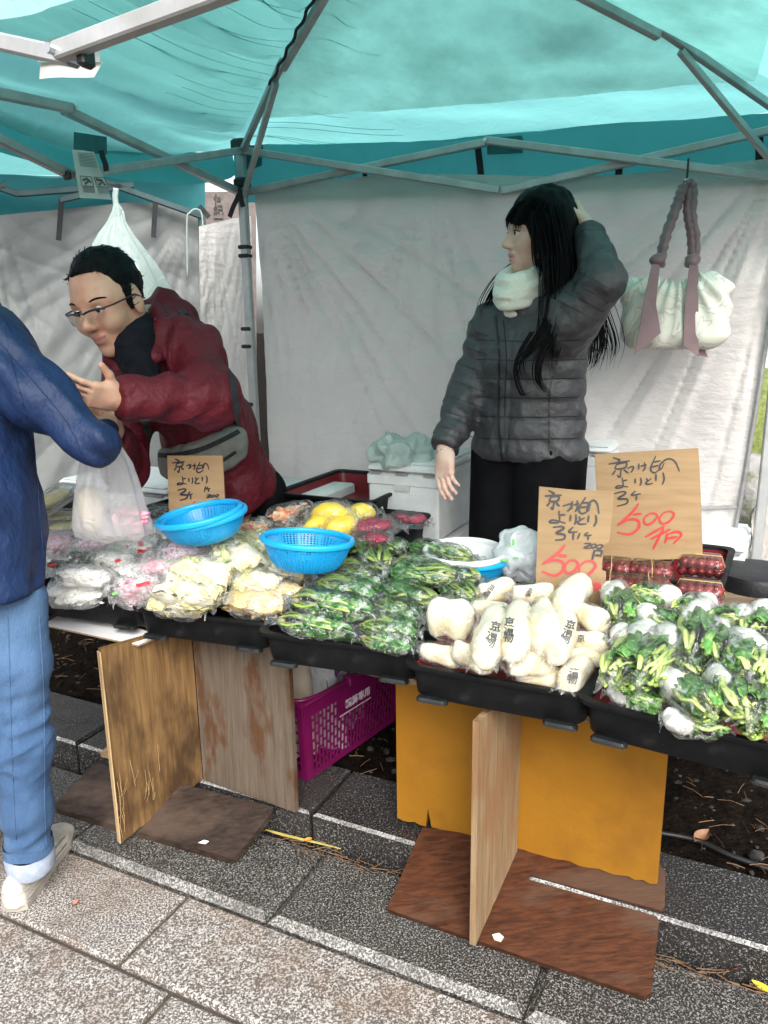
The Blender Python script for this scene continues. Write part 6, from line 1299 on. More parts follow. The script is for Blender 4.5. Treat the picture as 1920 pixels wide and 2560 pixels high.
for (x, y) in ((388, 800), (376, 858), (368, 905), (400, 1168)):
    pts, nr = on_surface(bvm, [(x, y)], .004)
    if pts: m = MB(); lump(m, (0, 0, 0), (.006, .006, .006), 1, 0, 8, 0); m.v = [tuple(pts[0] + Vector(p)) for p in m.v]; m.build('snap_button', m_maroon, ma, 'all')
pts, nr = on_surface(bvm, [(458, 782)], .01); m = MB(); lump(m, (0, 0, 0), (.014, .014, .010), 2, 0, 8, .2); c_ = py(458, 784, 2.20); m.v = [tuple(c_ + Vector(p)) for p in m.v]; m.build('cord_lock', m_black, ma, 'all')
# arm seam and stitched yoke lines
for pl in ([(440, 812), (428, 870), (432, 940)], [(380, 1050), (396, 1130), (408, 1250)], [(560, 1000), (470, 1046), (400, 1052)]):
    pts, nr = on_surface(bvm, dense(pl, 14), .001)
    if len(pts) > 2: m = MB(); m.tube(pts, .0016, 4); m.build('seam', m_maroon, ma)
# trousers
def m_trou(P):
    d = None
    for s in (-1, 1):
        h = hip + Vector((.085 * s, .03, -.01)); k = at_z(h, .5) + Vector((.01 * s, .05, 0)); a = at_z(h, GZ + .02) + Vector((.02 * s, .07, 0)); e = chain(P, [h, k, a], [.105, .085, .08], .03); d = e if d is None else smin(d, e, .02)
    return smax(d, GZ + .005 - P[..., 2], .004).astype(np.float32)
lo, hi = around([hip + Vector((-.25, -.2, .1)), Vector((hip.x + .25, hip.y + .25, GZ))], .02); V, Q = nets(m_trou, lo, hi, .014); mesh_obj('trousers', V, Q, m_trs, ma)
# body
V1, Q1 = nets(head_fn(HM, mk_, True), *around([HM.o], .19), .0033); mi1 = lips_mi(HM, V1, Q1, mk_)
lxm = (py(222, 985, 1.80) - mlw).normalized(); hfn, tipsM, dM = hand_fn(mlw + lxm * .004, lxm, Vector((.25, -.85, -.35)), -1, [(8, 18, 14), (26, 40, 28), (44, 56, 38), (52, 60, 40)], (.70, .95, -.15), .90, .12)
V2, Q2 = nets(hfn, *around([mlw, mlw + lxm * .14], .09), .003)
rxm = (py(262, 1040, 1.96) - mrw).normalized(); hfn, _, _ = hand_fn(mrw, rxm, Vector((.3, -.8, .2)), 1, [(30, 40, 30), (36, 44, 30), (40, 46, 30), (44, 46, 30)], (.75, .45, -.4), 1.0)
V3, Q3 = nets(hfn, *around([mrw, mrw + rxm * .13], .09), .003)
def m_core(P):
    d = chain(P, [HM.w(-.03, 0, -.11), nek, che, mid, hip], [.05, .065, .10, .11, .12], .06); d = smin(d, chain(P, [mls, mle, mlw], [.05, .04, .026]), .03); d = smin(d, chain(P, [mrs, mre, mrw], [.05, .04, .026]), .03); return d.astype(np.float32)
lo, hi = around([hip, che, nek, mls, mle, mlw, mrs, mre, mrw, HM.o], .13); Vc, Qc = nets(m_core, lo, hi, .013)
joined('body', [(V1, Q1), (Vc, Qc), (V2, Q2), (V3, Q3)], [m_skin, pbr('lips_brown', (.42, .19, .15), rough=.45)], ma, [mi1, np.zeros(len(Qc), int), np.zeros(len(Q2), int), np.zeros(len(Q3), int)])
face_bits(HM, mk_, ma, True)
def m_hairf(P):
    q = HM.loc(P) / np.float32(mk_); n = 0.0
    d = s_ell(q, (-.013, 0, .0405), (.0985, .0785, .0935)) + n; d = smax(d, -s_ell(q, (.084, 0, .012), (.062, .20, .076)), .010); d = smax(d, -s_ell(q, (.07, 0, -.10), (.10, .2, .10)), .02);
    for sy in (-1, 1): d = smax(d, -s_ell(q, (.092, sy * .046, .066), (.046, .026, .030)), .014)
    d = smax(d, -(q[..., 2] + .07), .02); d = smin(d, s_cone(q, (.012, .0735, .03), (.016, .074, -.018), .008, .005) + n, .012); d = smin(d, s_cone(q, (.012, -.0735, .03), (.016, -.074, -.018), .008, .005) + n, .012); return (d * mk_).astype(np.float32)
V, Q = nets(m_hairf, *around([HM.o], .17), .004, lambda V: .003 * vnoise(V * 55)); mh = mesh_obj('hair', V, Q, m_hair, ma); N_ = vnormals(V, Q)
hm = MB(); rg2 = np.random.default_rng(4); sel = rg2.choice(len(V), 620)
for i in sel:
    q = HM.loc(V[i][None].astype(np.float32))[0]; n = Vector(N_[i]); back = (-HM.f * .8 + HM.u * (-.3 if q[0] < 0 else .15) + HM.l * float(np.sign(q[1])) * .25); p0 = Vector(V[i]) - n * .002; tn = back - n * back.dot(n); d = (tn.normalized() + n * .03 + Vector(rg2.normal(0, .16, 3))).normalized(); L = rg2.uniform(.012, .026)
    hm.tube([p0, p0 + d * L * .5 + n * .001, p0 + d * L - n * .001], [.0014, .0012, .0004], 4)
for i in range(46):
    y = rg2.uniform(-.055, .055); p0 = HM.w((.070 - abs(y) * .35) * mk_, y * mk_, (.098 - abs(y) * .25) * mk_); d = (HM.f * .35 - HM.u * rg2.uniform(-.1, .6) + HM.l * rg2.normal(0, .6)).normalized(); hm.tube([p0 - HM.f * .02, p0 - HM.f * .004, p0 + d * rg2.uniform(.006, .013)], [.0014, .0013, .0004], 4)
hm.build('hair_tufts', m_hair, ma, 'all')
m = MB()
for i in range(150):   # thin moustache and chin stubble
    y = rg2.uniform(-.024, .024); p0 = HM.w((.0985 - abs(y) * .5) * mk_, y * mk_, (-.046 + rg2.uniform(-.003, .003)) * mk_); m.tube([p0 - HM.f * .002, p0 + HM.f * .0012 - HM.u * .0022], .00035, 3)
pass
# spectacles
gl = MB()
def gp(y, z, x=.112): return HM.w((x - .9 * y * y * 6) * mk_, y * mk_, z * mk_)
spec = thing('spectacles', 'dark half-rimmed spectacles worn by the man in maroon', 'glasses', (0, 0, 0))
for sy in (-1, 1):
    c = .034; topl = [gp(sy * (c + .026 * t), .012 - .004 * t * t) for t in np.linspace(-1, 1, 9)]; m = MB(); m.tube(topl, .0028, 6); m.build('rim', m_frame, spec, 'all')
    out = [gp(sy * (c + .026 * math.cos(a)), -.003 + .016 * math.sin(a)) for a in np.linspace(0, 2 * math.pi, 18, endpoint=False)]; m = MB(); m.add(out + [sum(out, Vector()) / 18], [(i, (i + 1) % 18, 18) for i in range(18)]); m.build('lens', m_glass, spec, 'all')
    m = MB(); m.tube([gp(sy * .060, .010), HM.w(.080 * mk_, sy * .074 * mk_, .010 * mk_), HM.w(.0, sy * .083 * mk_, .008 * mk_), HM.w(-.03, sy * .082 * mk_, -.012)], .0022, 6); m.build('temple', m_frame, spec, 'all')
m = MB(); m.tube([gp(-.009, .008), gp(0, .011, .116), gp(.009, .008)], .0018, 6); m.build('bridge', m_frame, spec, 'all')
# waist bag with strap
wb = thing('waist_bag', 'grey waist bag with black zips slung across the maroon jacket', 'bag', (0, 0, 0))
bp, bn = on_surface(bvm, dense([(385, 1120), (430, 1130), (500, 1120), (560, 1095), (598, 1078)], 15), .012); 
def wbag(P):
    d = None
    for i in range(len(bp) - 1):
        r = .025 if 1 < i < len(bp) - 2 else .018
        for dz, rr_ in ((-.010, r), (-.040, r * 1.05), (-.068, r * .75)):
            e = s_cone(P, bp[i] + Vector((0, 0, dz)), bp[i + 1] + Vector((0, 0, dz)), rr_, rr_); d = e if d is None else smin(d, e, .02)
    return d.astype(np.float32)
V, Q = nets(wbag, *around(bp, .11), .006, lambda V: .003 * ridge(V * 18)); wbo = mesh_obj('pouch', V, Q, m_bagg, wb); bvb = surface_bvh(wbo)
for pl, wd in (([(380, 1136), (430, 1138), (500, 1124), (560, 1098), (598, 1078)], .014), ([(420, 1178), (480, 1178), (540, 1160), (590, 1130)], .010)):
    pts, nr = on_surface(bvb, dense(pl, 24), .002)
    if len(pts) > 3: m = MB(); m.ribbon(pts, wd, nr, .003); m.build('zip', m_blackcloth, wb)
for pl, wd in (([(566, 868), (580, 930), (588, 1000), (597, 1080)], .022), ([(362, 1050), (372, 1085), (390, 1130)], .022), ([(598, 1085), (606, 1105), (616, 1110)], .020)):
    pts, nr = on_surface(bvm, dense(pl, 18), .004)
    if len(pts) > 3: m = MB(); m.ribbon(pts, wd, nr, .003); m.build('strap', m_blackcloth, wb)

# ------------------------------------------------------------------ customer at the left edge
cu = thing('person', 'customer in royal blue jacket, jeans and white shoes reaching into the stall', 'person', (0, 0, 0))
csh, cel, chn = py(-45, 870, 1.74), py(240, 1122, 1.64), py(262, 1078, 1.93)
cto = [py(-150, 800, 1.85), py(-120, 1050, 1.78), py(-95, 1300, 1.70), py(-78, 1500, 1.66)]
def c_jack(P):
    d = chain(P, cto, [.13, .155, .160, .162], .06); d = smin(d, chain(P, [csh, lerp(csh, cel, .5) + Vector((.0, 0, .005)), cel], [.084, .064, .044], .04), .05); d = smin(d, chain(P, [cel, chn], [.043, .032], .03), .02); d = smin(d, s_cone(P, cto[0], csh, .11, .085), .06)
    d = smax(d, np.float32(chz) - P[..., 2], .012); return d.astype(np.float32)
chz = py(60, 1500, 1.60).z
def c_fold(V):
    t = (V - np.array(cel)) @ np.array((csh - cel).normalized()); near = np.exp(-(((V - np.array(cel)) ** 2).sum(-1)) / .025)
    x_ = (V - np.array(cel)) @ np.array((csh - cel).normalized().cross(Vector((0, 1, 0))).normalized())
    return .0065 * (ridge(np.stack([x_ * 16 + t * 3, V[:, 1] * 12, t * 3.5], -1) + 5) - .35) + .006 * near * np.sin(t * 70 + V[:, 0] * 30) + .0012 * vnoise(V * 45)
lo, hi = around(cto + [csh, cel, chn], .20); V, Q = nets(c_jack, lo, hi, .0075, c_fold); cj = mesh_obj('jacket', V, Q, m_bluej, cu); bvc = surface_bvh(cj)
for pl in ([(-5, 850), (90, 960), (170, 1060), (215, 1160)], [(20, 880), (55, 1000), (88, 1150), (100, 1300), (118, 1470)]):
    pts, nr = on_surface(bvc, dense(pl, 20), .001)
    if len(pts) > 2: m = MB(); m.tube(pts, .0016, 4); m.build('seam', m_bluej, cj)
ck = [py(34, 1500, 1.68), py(48, 1660, 1.67), py(58, 1860, 1.665), py(68, 2020, 1.67), py(72, 2120, 1.675)]; ck2 = [p + Vector((-.20, .02, 0)) for p in ck]
def c_jeans(P):
    d = smin(chain(P, ck, [.072, .066, .060, .055, .053], .03), chain(P, ck2, [.072, .066, .060, .055, .053], .03), .01); z = P[..., 2]; d = smin(d, s_cone(P, ck[0] + Vector((-.06, .0, .04)), ck2[0] + Vector((.03, 0, .04)), .07, .07), .04)
    return smax(d, (ck[4].z - .005) - z, .004).astype(np.float32)
def c_jf(V):
    z = V[:, 2]; return .007 * (ridge(np.stack([V[:, 0] * 9 + z * 6, V[:, 1] * 9, z * 22 - V[:, 0] * 12], -1)) - .35) * (np.exp(-((z - ck[2].z - .02) / .12) ** 2) + .5 * np.exp(-((z - .17) / .07) ** 2) + .25)
lo, hi = around(ck + ck2, .12); V, Q = nets(c_jeans, lo, hi, .0065, c_jf); cjn = mesh_obj('jeans', V, Q, m_denim, cu); bvj = surface_bvh(cjn)
for pl in ([(98, 1540), (108, 1700), (112, 1860), (112, 2000), (116, 2110)], [(20, 1540), (26, 1750), (30, 1900), (40, 2100)]):
    pts, nr = on_surface(bvj, dense(pl, 40), .0005)
    if len(pts) > 3: m = MB(); m.tube(pts, .0016, 5); m.build('seam', m_denim, cu)
for cc in (ck, ck2):
    a = cc[4]; m = MB(); ax = (cc[4] - cc[3]).normalized(); rings = []
    for (dz, r) in ((.022, .057), (-.004, .0585), (-.024, .057), (-.024, .052)):
        rings.append([Vector((a.x + r * math.cos(t), a.y + r * math.sin(t), a.z + dz + .003 * math.sin(3 * t))) for t in np.linspace(0, 2 * math.pi, 28, endpoint=False)])
    m.loft(rings[:2], True, False); m.build('cuff_stitching', m_denim, cu, 'all')
    m = MB(); a2 = a - Vector((0, 0, .030)); rings = [[Vector((a2.x + r * math.cos(t), a2.y + r * math.sin(t), a2.z + dz + .004 * math.sin(2 * t + 1))) for t in np.linspace(0, 2 * math.pi, 28, endpoint=False)] for dz, r in ((.026, .056), (.006, .059), (-.022, .057), (-.027, .054), (-.025, .046))]; m.loft(rings, True, False); m.build('turned_up_cuff', m_cuff, cu, 'all')
hl, toe = pz(38, 2275, .0), pz(158, 2085, .0)
for off in (Vector((0, 0, 0)), Vector((-.22, .06, 0))):
    fd = (toe - hl).normalized(); sd = ZUP.cross(fd); H0 = hl + off; L = (toe - hl).length
    SM = np.array([fd, sd, ZUP], np.float32).T
    def shoe(P):
        q = (P - np.array([H0.x, H0.y, 0], np.float32)) @ SM; x = q[..., 0] / L; wd = np.interp(x, [-.05, 0, .25, .5, .75, 1.0, 1.08], [.02, .031, .036, .036, .046, .034, .01]).astype(np.float32); tp = np.interp(x, [-.05, 0, .3, .5, .8, 1.05], [.075, .092, .10, .088, .055, .030]).astype(np.float32)
        e = np.sqrt((q[..., 1] / wd) ** 2 + np.maximum(q[..., 2] - .02, 0) ** 2 / (tp - .02) ** 2) - 1; e = e * .03; e = smax(e, np.abs(q[..., 0] - L * .5) - L * .56, .02); e = smax(e, .012 - q[..., 2], .004)
        op = s_ell(q, (L * .26, 0, .115), (.060, .028, .040)); return smax(e, -op, .008).astype(np.float32)
    lo, hi = around([H0, H0 + fd * L + Vector((0, 0, .1))], .06); V, Q = nets(shoe, lo, hi, .0045); mesh_obj('shoe', V, Q, m_shoe, cu)
    outl = [H0 + fd * (L * x) + sd * (s * w) for s, seq in ((1, (( -.03, .016), (.0, .032), (.25, .038), (.5, .038), (.78, .048), (.98, .036), (1.06, .012))), (-1, ((1.06, .012), (.98, .036), (.78, .048), (.5, .038), (.25, .038), (.0, .032), (-.03, .016)))) for x, w in seq]
    m = MB(); m.prism([at_z(p, .002) for p in outl], Vector((0, 0, .016))); m.build('shoe_sole', m_sole, cu)
    m = MB(); m.tube([H0 + fd * (L * .24) + ZUP * .065, H0 + fd * (L * .24) + ZUP * .14], [.030, .033], 14); m.build('sock', m_black, cu, 'all')
    for hz, rw in ((.030, 1.0), (.052, .93)):
        m = MB(); m.tube([at_z(p, hz) for p in [H0 + fd * (L * x) + sd * (s_ * w * rw) for s_, x, w in ((1, .72, .046), (1, .5, .0385), (1, .25, .0385), (1, .02, .034), (1, -.04, .018), (-1, -.04, .018), (-1, .02, .034), (-1, .25, .0385), (-1, .5, .0385), (-1, .72, .046))]], .0016, 5); m.build('stitched_seam', m_sole, cu, 'all')
    m = MB()
    for k in range(3): c_ = H0 + fd * (L * (.50 + .10 * k)) + Vector((0, 0, .088 - .012 * k)); m.tube([c_ - sd * .022 - ZUP * .006, c_ + ZUP * .004, c_ + sd * .022 - ZUP * .006], .003, 5)
    m.build('laces', m_shoe, cu, 'all')
def c_core(P): d = chain(P, [cto[0] + Vector((0, 0, .1)), cto[1], cto[2]], [.08, .11, .08], .05); d = smin(d, chain(P, [csh, cel, chn], [.045, .020, .018]), .03); d = smin(d, chain(P, ck[:4], [.06, .05, .045, .035]), .03); d = smin(d, chain(P, ck2[:4], [.06, .05, .045, .035]), .03); d = smin(d, s_ell(P, cto[0] + Vector((-.02, 0, .30)), (.085, .1, .12)), .05); return d.astype(np.float32)
lo, hi = around(cto + [csh, cel, chn, cto[0] + Vector((0, 0, .35))] + ck + ck2, .13); Vc, Qc = nets(c_core, lo, hi, .014)
cxm = (py(252, 1030, 2.0) - chn).normalized(); hfn, _, _ = hand_fn(chn, cxm, Vector((-.3, .2, 1)), 1, [(40, 50, 40), (46, 52, 40), (50, 52, 40), (54, 52, 40)], (.7, .5, -.4)); V3, Q3 = nets(hfn, *around([chn, chn + cxm * .13], .09), .0035)
joined('body', [(Vc, Qc), (V3, Q3)], [m_skin], cu)
# ================================================================== BAGS, BASKET, PACKS, STOOL
def plastic(name, c=(.80, .83, .83), clear=.45, rough=.25, bs=24):
    """soft carrier-bag plastic: partly clear, partly milky and light-passing"""
    m, nt, b, out = nodes(name); b.inputs['Base Color'].default_value = col4(c); b.inputs['Roughness'].default_value = rough
    n = bump_node(nt, noise_node(nt, bs, 3, dist=.8), .6, .02); nt.links.new(n, b.inputs['Normal'])
    t = nt.nodes.new('ShaderNodeBsdfTranslucent'); t.inputs[0].default_value = col4(c); nt.links.new(n, t.inputs['Normal'])
    a = nt.nodes.new('ShaderNodeMixShader'); a.inputs[0].default_value = .5; nt.links.new(b.outputs[0], a.inputs[1]); nt.links.new(t.outputs[0], a.inputs[2])
    tr = nt.nodes.new('ShaderNodeBsdfTransparent'); x = nt.nodes.new('ShaderNodeMixShader'); x.inputs[0].default_value = clear; nt.links.new(a.outputs[0], x.inputs[1]); nt.links.new(tr.outputs[0], x.inputs[2]); nt.links.new(x.outputs[0], out.inputs[0]); return m
m_carrier = plastic('carrier_plastic', (.84, .84, .86), .42); m_tealbag = plastic('pale_teal_plastic', (.60, .70, .67), .22); m_whitebag = plastic('white_bag_plastic', (.82, .86, .87), .08)
def hanging(name, rings, mat, parent, seg=56, pleat=.10, freq=(9, 14), seed=0.0, close_bottom=True):
    """rings: (centre, half-width, half-depth); pleats fade downward"""
    m = MB(); R_ = []; n = len(rings)
    for i, (c, a, b) in enumerate(rings):
        k = pleat * (1 - .6 * i / (n - 1)); R_.append([c + Vector((a * math.cos(t) * (1 + k * math.sin(freq[0] * t + seed + i * .15)), b * math.sin(t) * (1 + k * math.sin(freq[1] * t + seed)), .004 * math.sin(5 * t + i))) for t in np.linspace(0, 2 * math.pi, seg, endpoint=False)])
    m.loft(R_, True, False)
    if close_bottom: c = rings[-1][0]; m.add(R_[-1] + [c - Vector((0, 0, .006))], [(i, (i + 1) % seg, seg) for i in range(seg)])
    return m.build(name, mat, parent, 'all')
def rings_px(rows, Y):
    out = []
    for y, x0, x1, dp in rows: a, b = py(x0, y, Y), py(x1, y, Y); out.append(((a + b) / 2, (b - a).length / 2, dp))
    return out
cg = thing('carrier_bag', 'white see-through carrier bag held over the pickles by the blue sleeve', 'carrier bag', (0, 0, 0))
hanging('bag_skin', rings_px([(1085, 250, 278, .012), (1115, 228, 298, .022), (1160, 202, 326, .040), (1210, 194, 344, .052), (1260, 188, 358, .060), (1305, 184, 374, .064), (1332, 190, 380, .058), (1344, 215, 360, .040)], 1.92), m_carrier, cg)
for pl in ([(262, 1060), (252, 1085), (235, 1115)], [(262, 1060), (276, 1085), (292, 1112)]):
    m = MB(); m.ribbon([py(x, y, 1.90) for x, y in dense(pl, 8)], .018, Vector((0, -1, .1)), .001); m.build('handle', m_carrier, cg, 'all')
m = MB(); c = py(228, 1272, 1.92); lump(m, (0, 0, 0), (.030, .034, .062), 3, 0, 12, .08); m.v = [tuple(c + Vector(p)) for p in m.v]; tag(m.build('white_radish', m_daikon, None, 'all'), 'white radish inside the see-through carrier bag', 'radish')
m = MB(); c = py(330, 1298, 1.92); chips(m, 40, .10, .06, .07, .014, 4); m.v = [tuple(c + Vector(p)) for p in m.v]; o = m.build('pink_pickle_portion', m_pink, None, 'all'); tag(o, 'portion of pink pickle inside the see-through carrier bag', 'pickle')
hb = thing('hanging_bag', 'pale teal plastic bag hanging from the frame behind the man', 'plastic bag', (0, 0, 0))
hanging('bag_skin', rings_px([(510, 284, 296, .008), (530, 280, 308, .012), (555, 270, 312, .02), (585, 248, 330, .035), (615, 230, 352, .05), (660, 226, 385, .07), (720, 224, 420, .09), (800, 222, 440, .10), (840, 240, 430, .08)], 3.05), m_tealbag, hb, pleat=.15, freq=(7, 11))
m = MB(); m.ribbon([py(x, y, 3.05) for x, y in dense([(290, 470), (288, 495), (292, 520)], 8)], .02, Vector((0, -1, 0)), .002); m.build('handle', m_tealbag, hb, 'all')
def crumpled(label, cpx, Y, r, mat, seed, sit=None):
    c = py(*cpx, Y)
    def dsp(V): q = (V - np.array(c)) * 16 + seed; return (.020 * (ridge(q, 2) - .4) + .008 * (ridge(q * 2.3 + 4, 1) - .4)) * (r[0] / .08)
    V, Q = nets(lambda P: s_ell(P, c, r).astype(np.float32), *around([c], max(r) + .02), .0055, dsp); return tag(mesh_obj('crumpled_bag', V, Q, mat), label, 'plastic bag')
crumpled('crumpled pale plastic bag lying on the lid of the foam box', (1000, 1130), 2.56, (.105, .09, .055), m_tealbag, 2); cb_ = crumpled('crumpled white plastic bag with green print beside the crumpled sign', (1300, 1388), 1.92, (.062, .055, .070), m_whitebag, 9)
for x, y, w, h in ((1283, 1356, .006, .016), (1275, 1362, .003, .012), (1262, 1400, .022, .006), (1290, 1395, .012, .003)):
    q = py(x, y, 1.855); m = MB(); m.box(q, (w, .001, h)); o = m.build('printed_mark', m_grnlab, cb_)
# ---- tote on a hook
tt = thing('tote_bag', 'cream leaf-patterned tote with mauve straps and bows hanging on the back sheet', 'bag', (0, 0, 0))
mt_, nt_, b_, out_ = nodes('leaf_print_cotton')
f_ = noise_node(nt_, 11, 2, (1, 1, 1), .4, dist=1.2); ring_ = ramp_node(nt_, f_, [(.40, (.74, .75, .65)), (.445, (.74, .75, .65)), (.46, (.50, .46, .42)), (.475, (.74, .75, .65)), (.55, (.76, .77, .68)), (.565, (.52, .48, .44)), (.58, (.66, .64, .57)), (.64, (.74, .75, .65))])
nt_.links.new(ring_, b_.inputs['Base Color']); b_.inputs['Roughness'].default_value = .9
m_mauve = pbr('mauve_satin', (.17, .105, .115), (.22, .14, .15), 12, rough=.5, sheen=.3)
tc_ = py(1680, 775, 2.43); ex = Vector((.94, -.34, 0)); ey = Vector((.34, .94, 0)); TM = np.array([list(ex), list(ey), [0, 0, 1]], np.float32)
def tote(P):
    q = (P - _v(tc_)) @ TM.T; d = s_box(q, (.004, 0, -.012), (.150, .055, .105), .05)
    d = smin(d, s_cone(q, (-.08, 0, .06), (-.138, -.005, .078), .035, .016), .03); d = smin(d, s_cone(q, (.08, 0, .07), (.152, -.005, .055), .034, .014), .03); d = smin(d, s_cone(q, (.13, 0, .0), (.135, 0, -.06), .03, .03), .03)
    return smax(d, -s_ell(q, (.012, 0, .128), (.045, .08, .045)), .03).astype(np.float32)
def tfold(V):
    q = (V - np.array(tc_)) @ TM.T; a = np.arctan2(q[:, 0] - .01, .16 - q[:, 2]); return .007 * np.sin(a * 26) * np.clip(.5 + q[:, 2] * 5, .15, 1) + .004 * vnoise(V * 30)
V, Q = nets(tote, *around([tc_], .21), .005, tfold); tbo = mesh_obj('pouch', V, Q, mt_, tt)
hk_ = py(1716, 462, 2.43)
for pl, r in (([(1648, 668), (1662, 600), (1690, 520), (1708, 468)], .021), ([(1730, 660), (1727, 590), (1718, 530), (1722, 470)], .016), ([(1708, 470), (1716, 456), (1730, 462), (1733, 490), (1730, 540), (1740, 600), (1736, 655)], .018)):
    pts = [py(x, y, 2.43) for x, y in dense(pl, 26)]; m = MB(); m.tube(pts, [r * (1 + .16 * math.sin(i * 2.3)) for i in range(26)], 9, True, .7); m.build('strap', m_mauve, tt, 'all')
for x, y in ((1645, 652), (1731, 652)): m = MB(); c = py(x, y, 2.39); lump(m, (0, 0, 0), (.024, .018, .020), x, 0, 10, .25); m.v = [tuple(c + Vector(p)) for p in m.v]; m.build('knot', m_mauve, tt, 'all')
for outl in ([(1630, 660), (1650, 662), (1640, 760), (1652, 832), (1586, 888), (1600, 815), (1612, 740)], [(1724, 662), (1746, 664), (1746, 760), (1747, 892), (1709, 864), (1712, 760)], [(1746, 858), (1758, 862), (1770, 893), (1748, 888)]):
    m = MB(); m.prism([py(x, y, 2.355 if outl[0][0] != 1746 else 2.40) for x, y in outl], Vector((0, .003, 0))); m.build('bow_tail', m_mauve, tt)
m = MB(); m.tube([py(1721, 398, 2.50), py(1719, 430, 2.46), py(1716, 452, 2.43)], .0035, 6); m.build('hook_cord', m_blackcloth, tt, 'all'); m = MB(); m.tube([py(1715, 448, 2.42), py(1714, 462, 2.42)], .005, 6); m.build('hook_tip', m_whitetag, tt, 'all')
# ---- magenta shopping basket with bags in it
m_mag = pbr('magenta_plastic', (.115, .0025, .050), (.145, .004, .064), 10, rough=.4)
bk = thing('shopping_basket', 'magenta shopping basket with slotted sides under the table', 'basket', (0, 0, 0))
bo = pz(768, 1952, .104); bl, bs_ = Vector((.60, .80, 0)), Vector((-.80, .60, 0)); BLn, BSn, BH = .42, .29, .255
def bpnt(u, v, h):
    k = 1 + .12 * h; cu_, cv_ = BLn / 2, BSn / 2; return bo + bl * (cu_ + (u * BLn - cu_) * k) + bs_ * (cv_ + (v * BSn - cv_) * k) + ZUP * (h * BH)
def lattice(name, f, nx, skip_text=None):
    m = MB(); T_ = .003
    def cell(u0, u1, h0, h1):
        o = (f(.5, 1.0, 1) - f(.5, 1.0, 0)); q = [f(u0, h0, 0), f(u1, h0, 0), f(u1, h1, 0), f(u0, h1, 0)]; q2 = [f(u0, h0, 1), f(u1, h0, 1), f(u1, h1, 1), f(u0, h1, 1)]; m.add(q + q2, [(0, 1, 2, 3), (7, 6, 5, 4), (0, 4, 5, 1), (1, 5, 6, 2), (2, 6, 7, 3), (3, 7, 4, 0)])
    cell(0, 1, 0, .07); cell(0, 1, .80, .97); cell(0, .06, .07, .80); cell(.94, 1, .07, .80)
    for i in range(nx + 1):
        u = .06 + .88 * i / nx; cell(u - .006, u + .006, .07, .80)
    for i in range(nx):
        u0, u1 = .066 + .88 * i / nx, .054 + .88 * (i + 1) / nx
        if skip_text and skip_text[0] < (u0 + u1) / 2 < skip_text[1]: cell(u0, u1, .55, .80)
        for j in range(6):
            h = .07 + .73 * (j + (.5 if i % 2 else 0)) / 5.5
            if h < .78: cell(u0, u1, h - .010, h + .018)
    return m.build(name, m_mag, bk)
off = .003
lattice('long_side', lambda u, h, s: bpnt(u, 0, h) - bs_ * off * s, 24, (.30, .72)); lattice('short_side', lambda u, h, s: bpnt(0, u, h) - bl * off * s, 13); lattice('long_side', lambda u, h, s: bpnt(u, 1, h) + bs_ * off * s, 24); lattice('short_side', lambda u, h, s: bpnt(1, u, h) + bl * off * s, 13)
m = MB(); m.add([bpnt(0, 0, .02), bpnt(1, 0, .02), bpnt(1, 1, .02), bpnt(0, 1, .02)], [(0, 1, 2, 3)]); m.build('floor_plate', m_mag, bk)
m = MB(); q = [bpnt(0, 0, .985), bpnt(1, 0, .985), bpnt(1, 1, .985), bpnt(0, 1, .985), bpnt(0, 0, .985)]; m.tube(q, .010, 8, True, .8); m.build('rim', m_mag, bk, True)
m = MB(); m.tube(path([bpnt(.42, -.02, 1.0), bpnt(.1, -.015, 1.03), bpnt(-.02, .1, 1.03), bpnt(-.03, .5, 1.03), bpnt(-.02, .9, 1.03)], 30), .006, 6); m.build('handle', m_mag, bk, 'all'); m = MB(); m.box(bpnt(.42, -.02, 1.0), (.03, .03, .03), basis(bl, bs_, ZUP), .005); m.build('handle_hinge', m_mag, bk)
nrm_ = (bl.cross(ZUP)); lettering('精算専用', .030, bpnt(.52, 0, .68) - bs_ * .0055, bl, ZUP, pbr('pale_print', (.5, .42, .48), rough=.6), bk)
m = MB(); m.box(bpnt(.50, 0, .575) - bs_ * .0045, (.15, .0012, .003), basis(bl, bs_, ZUP)); m.build('small_print', bpy.data.materials['pale_print'], bk)
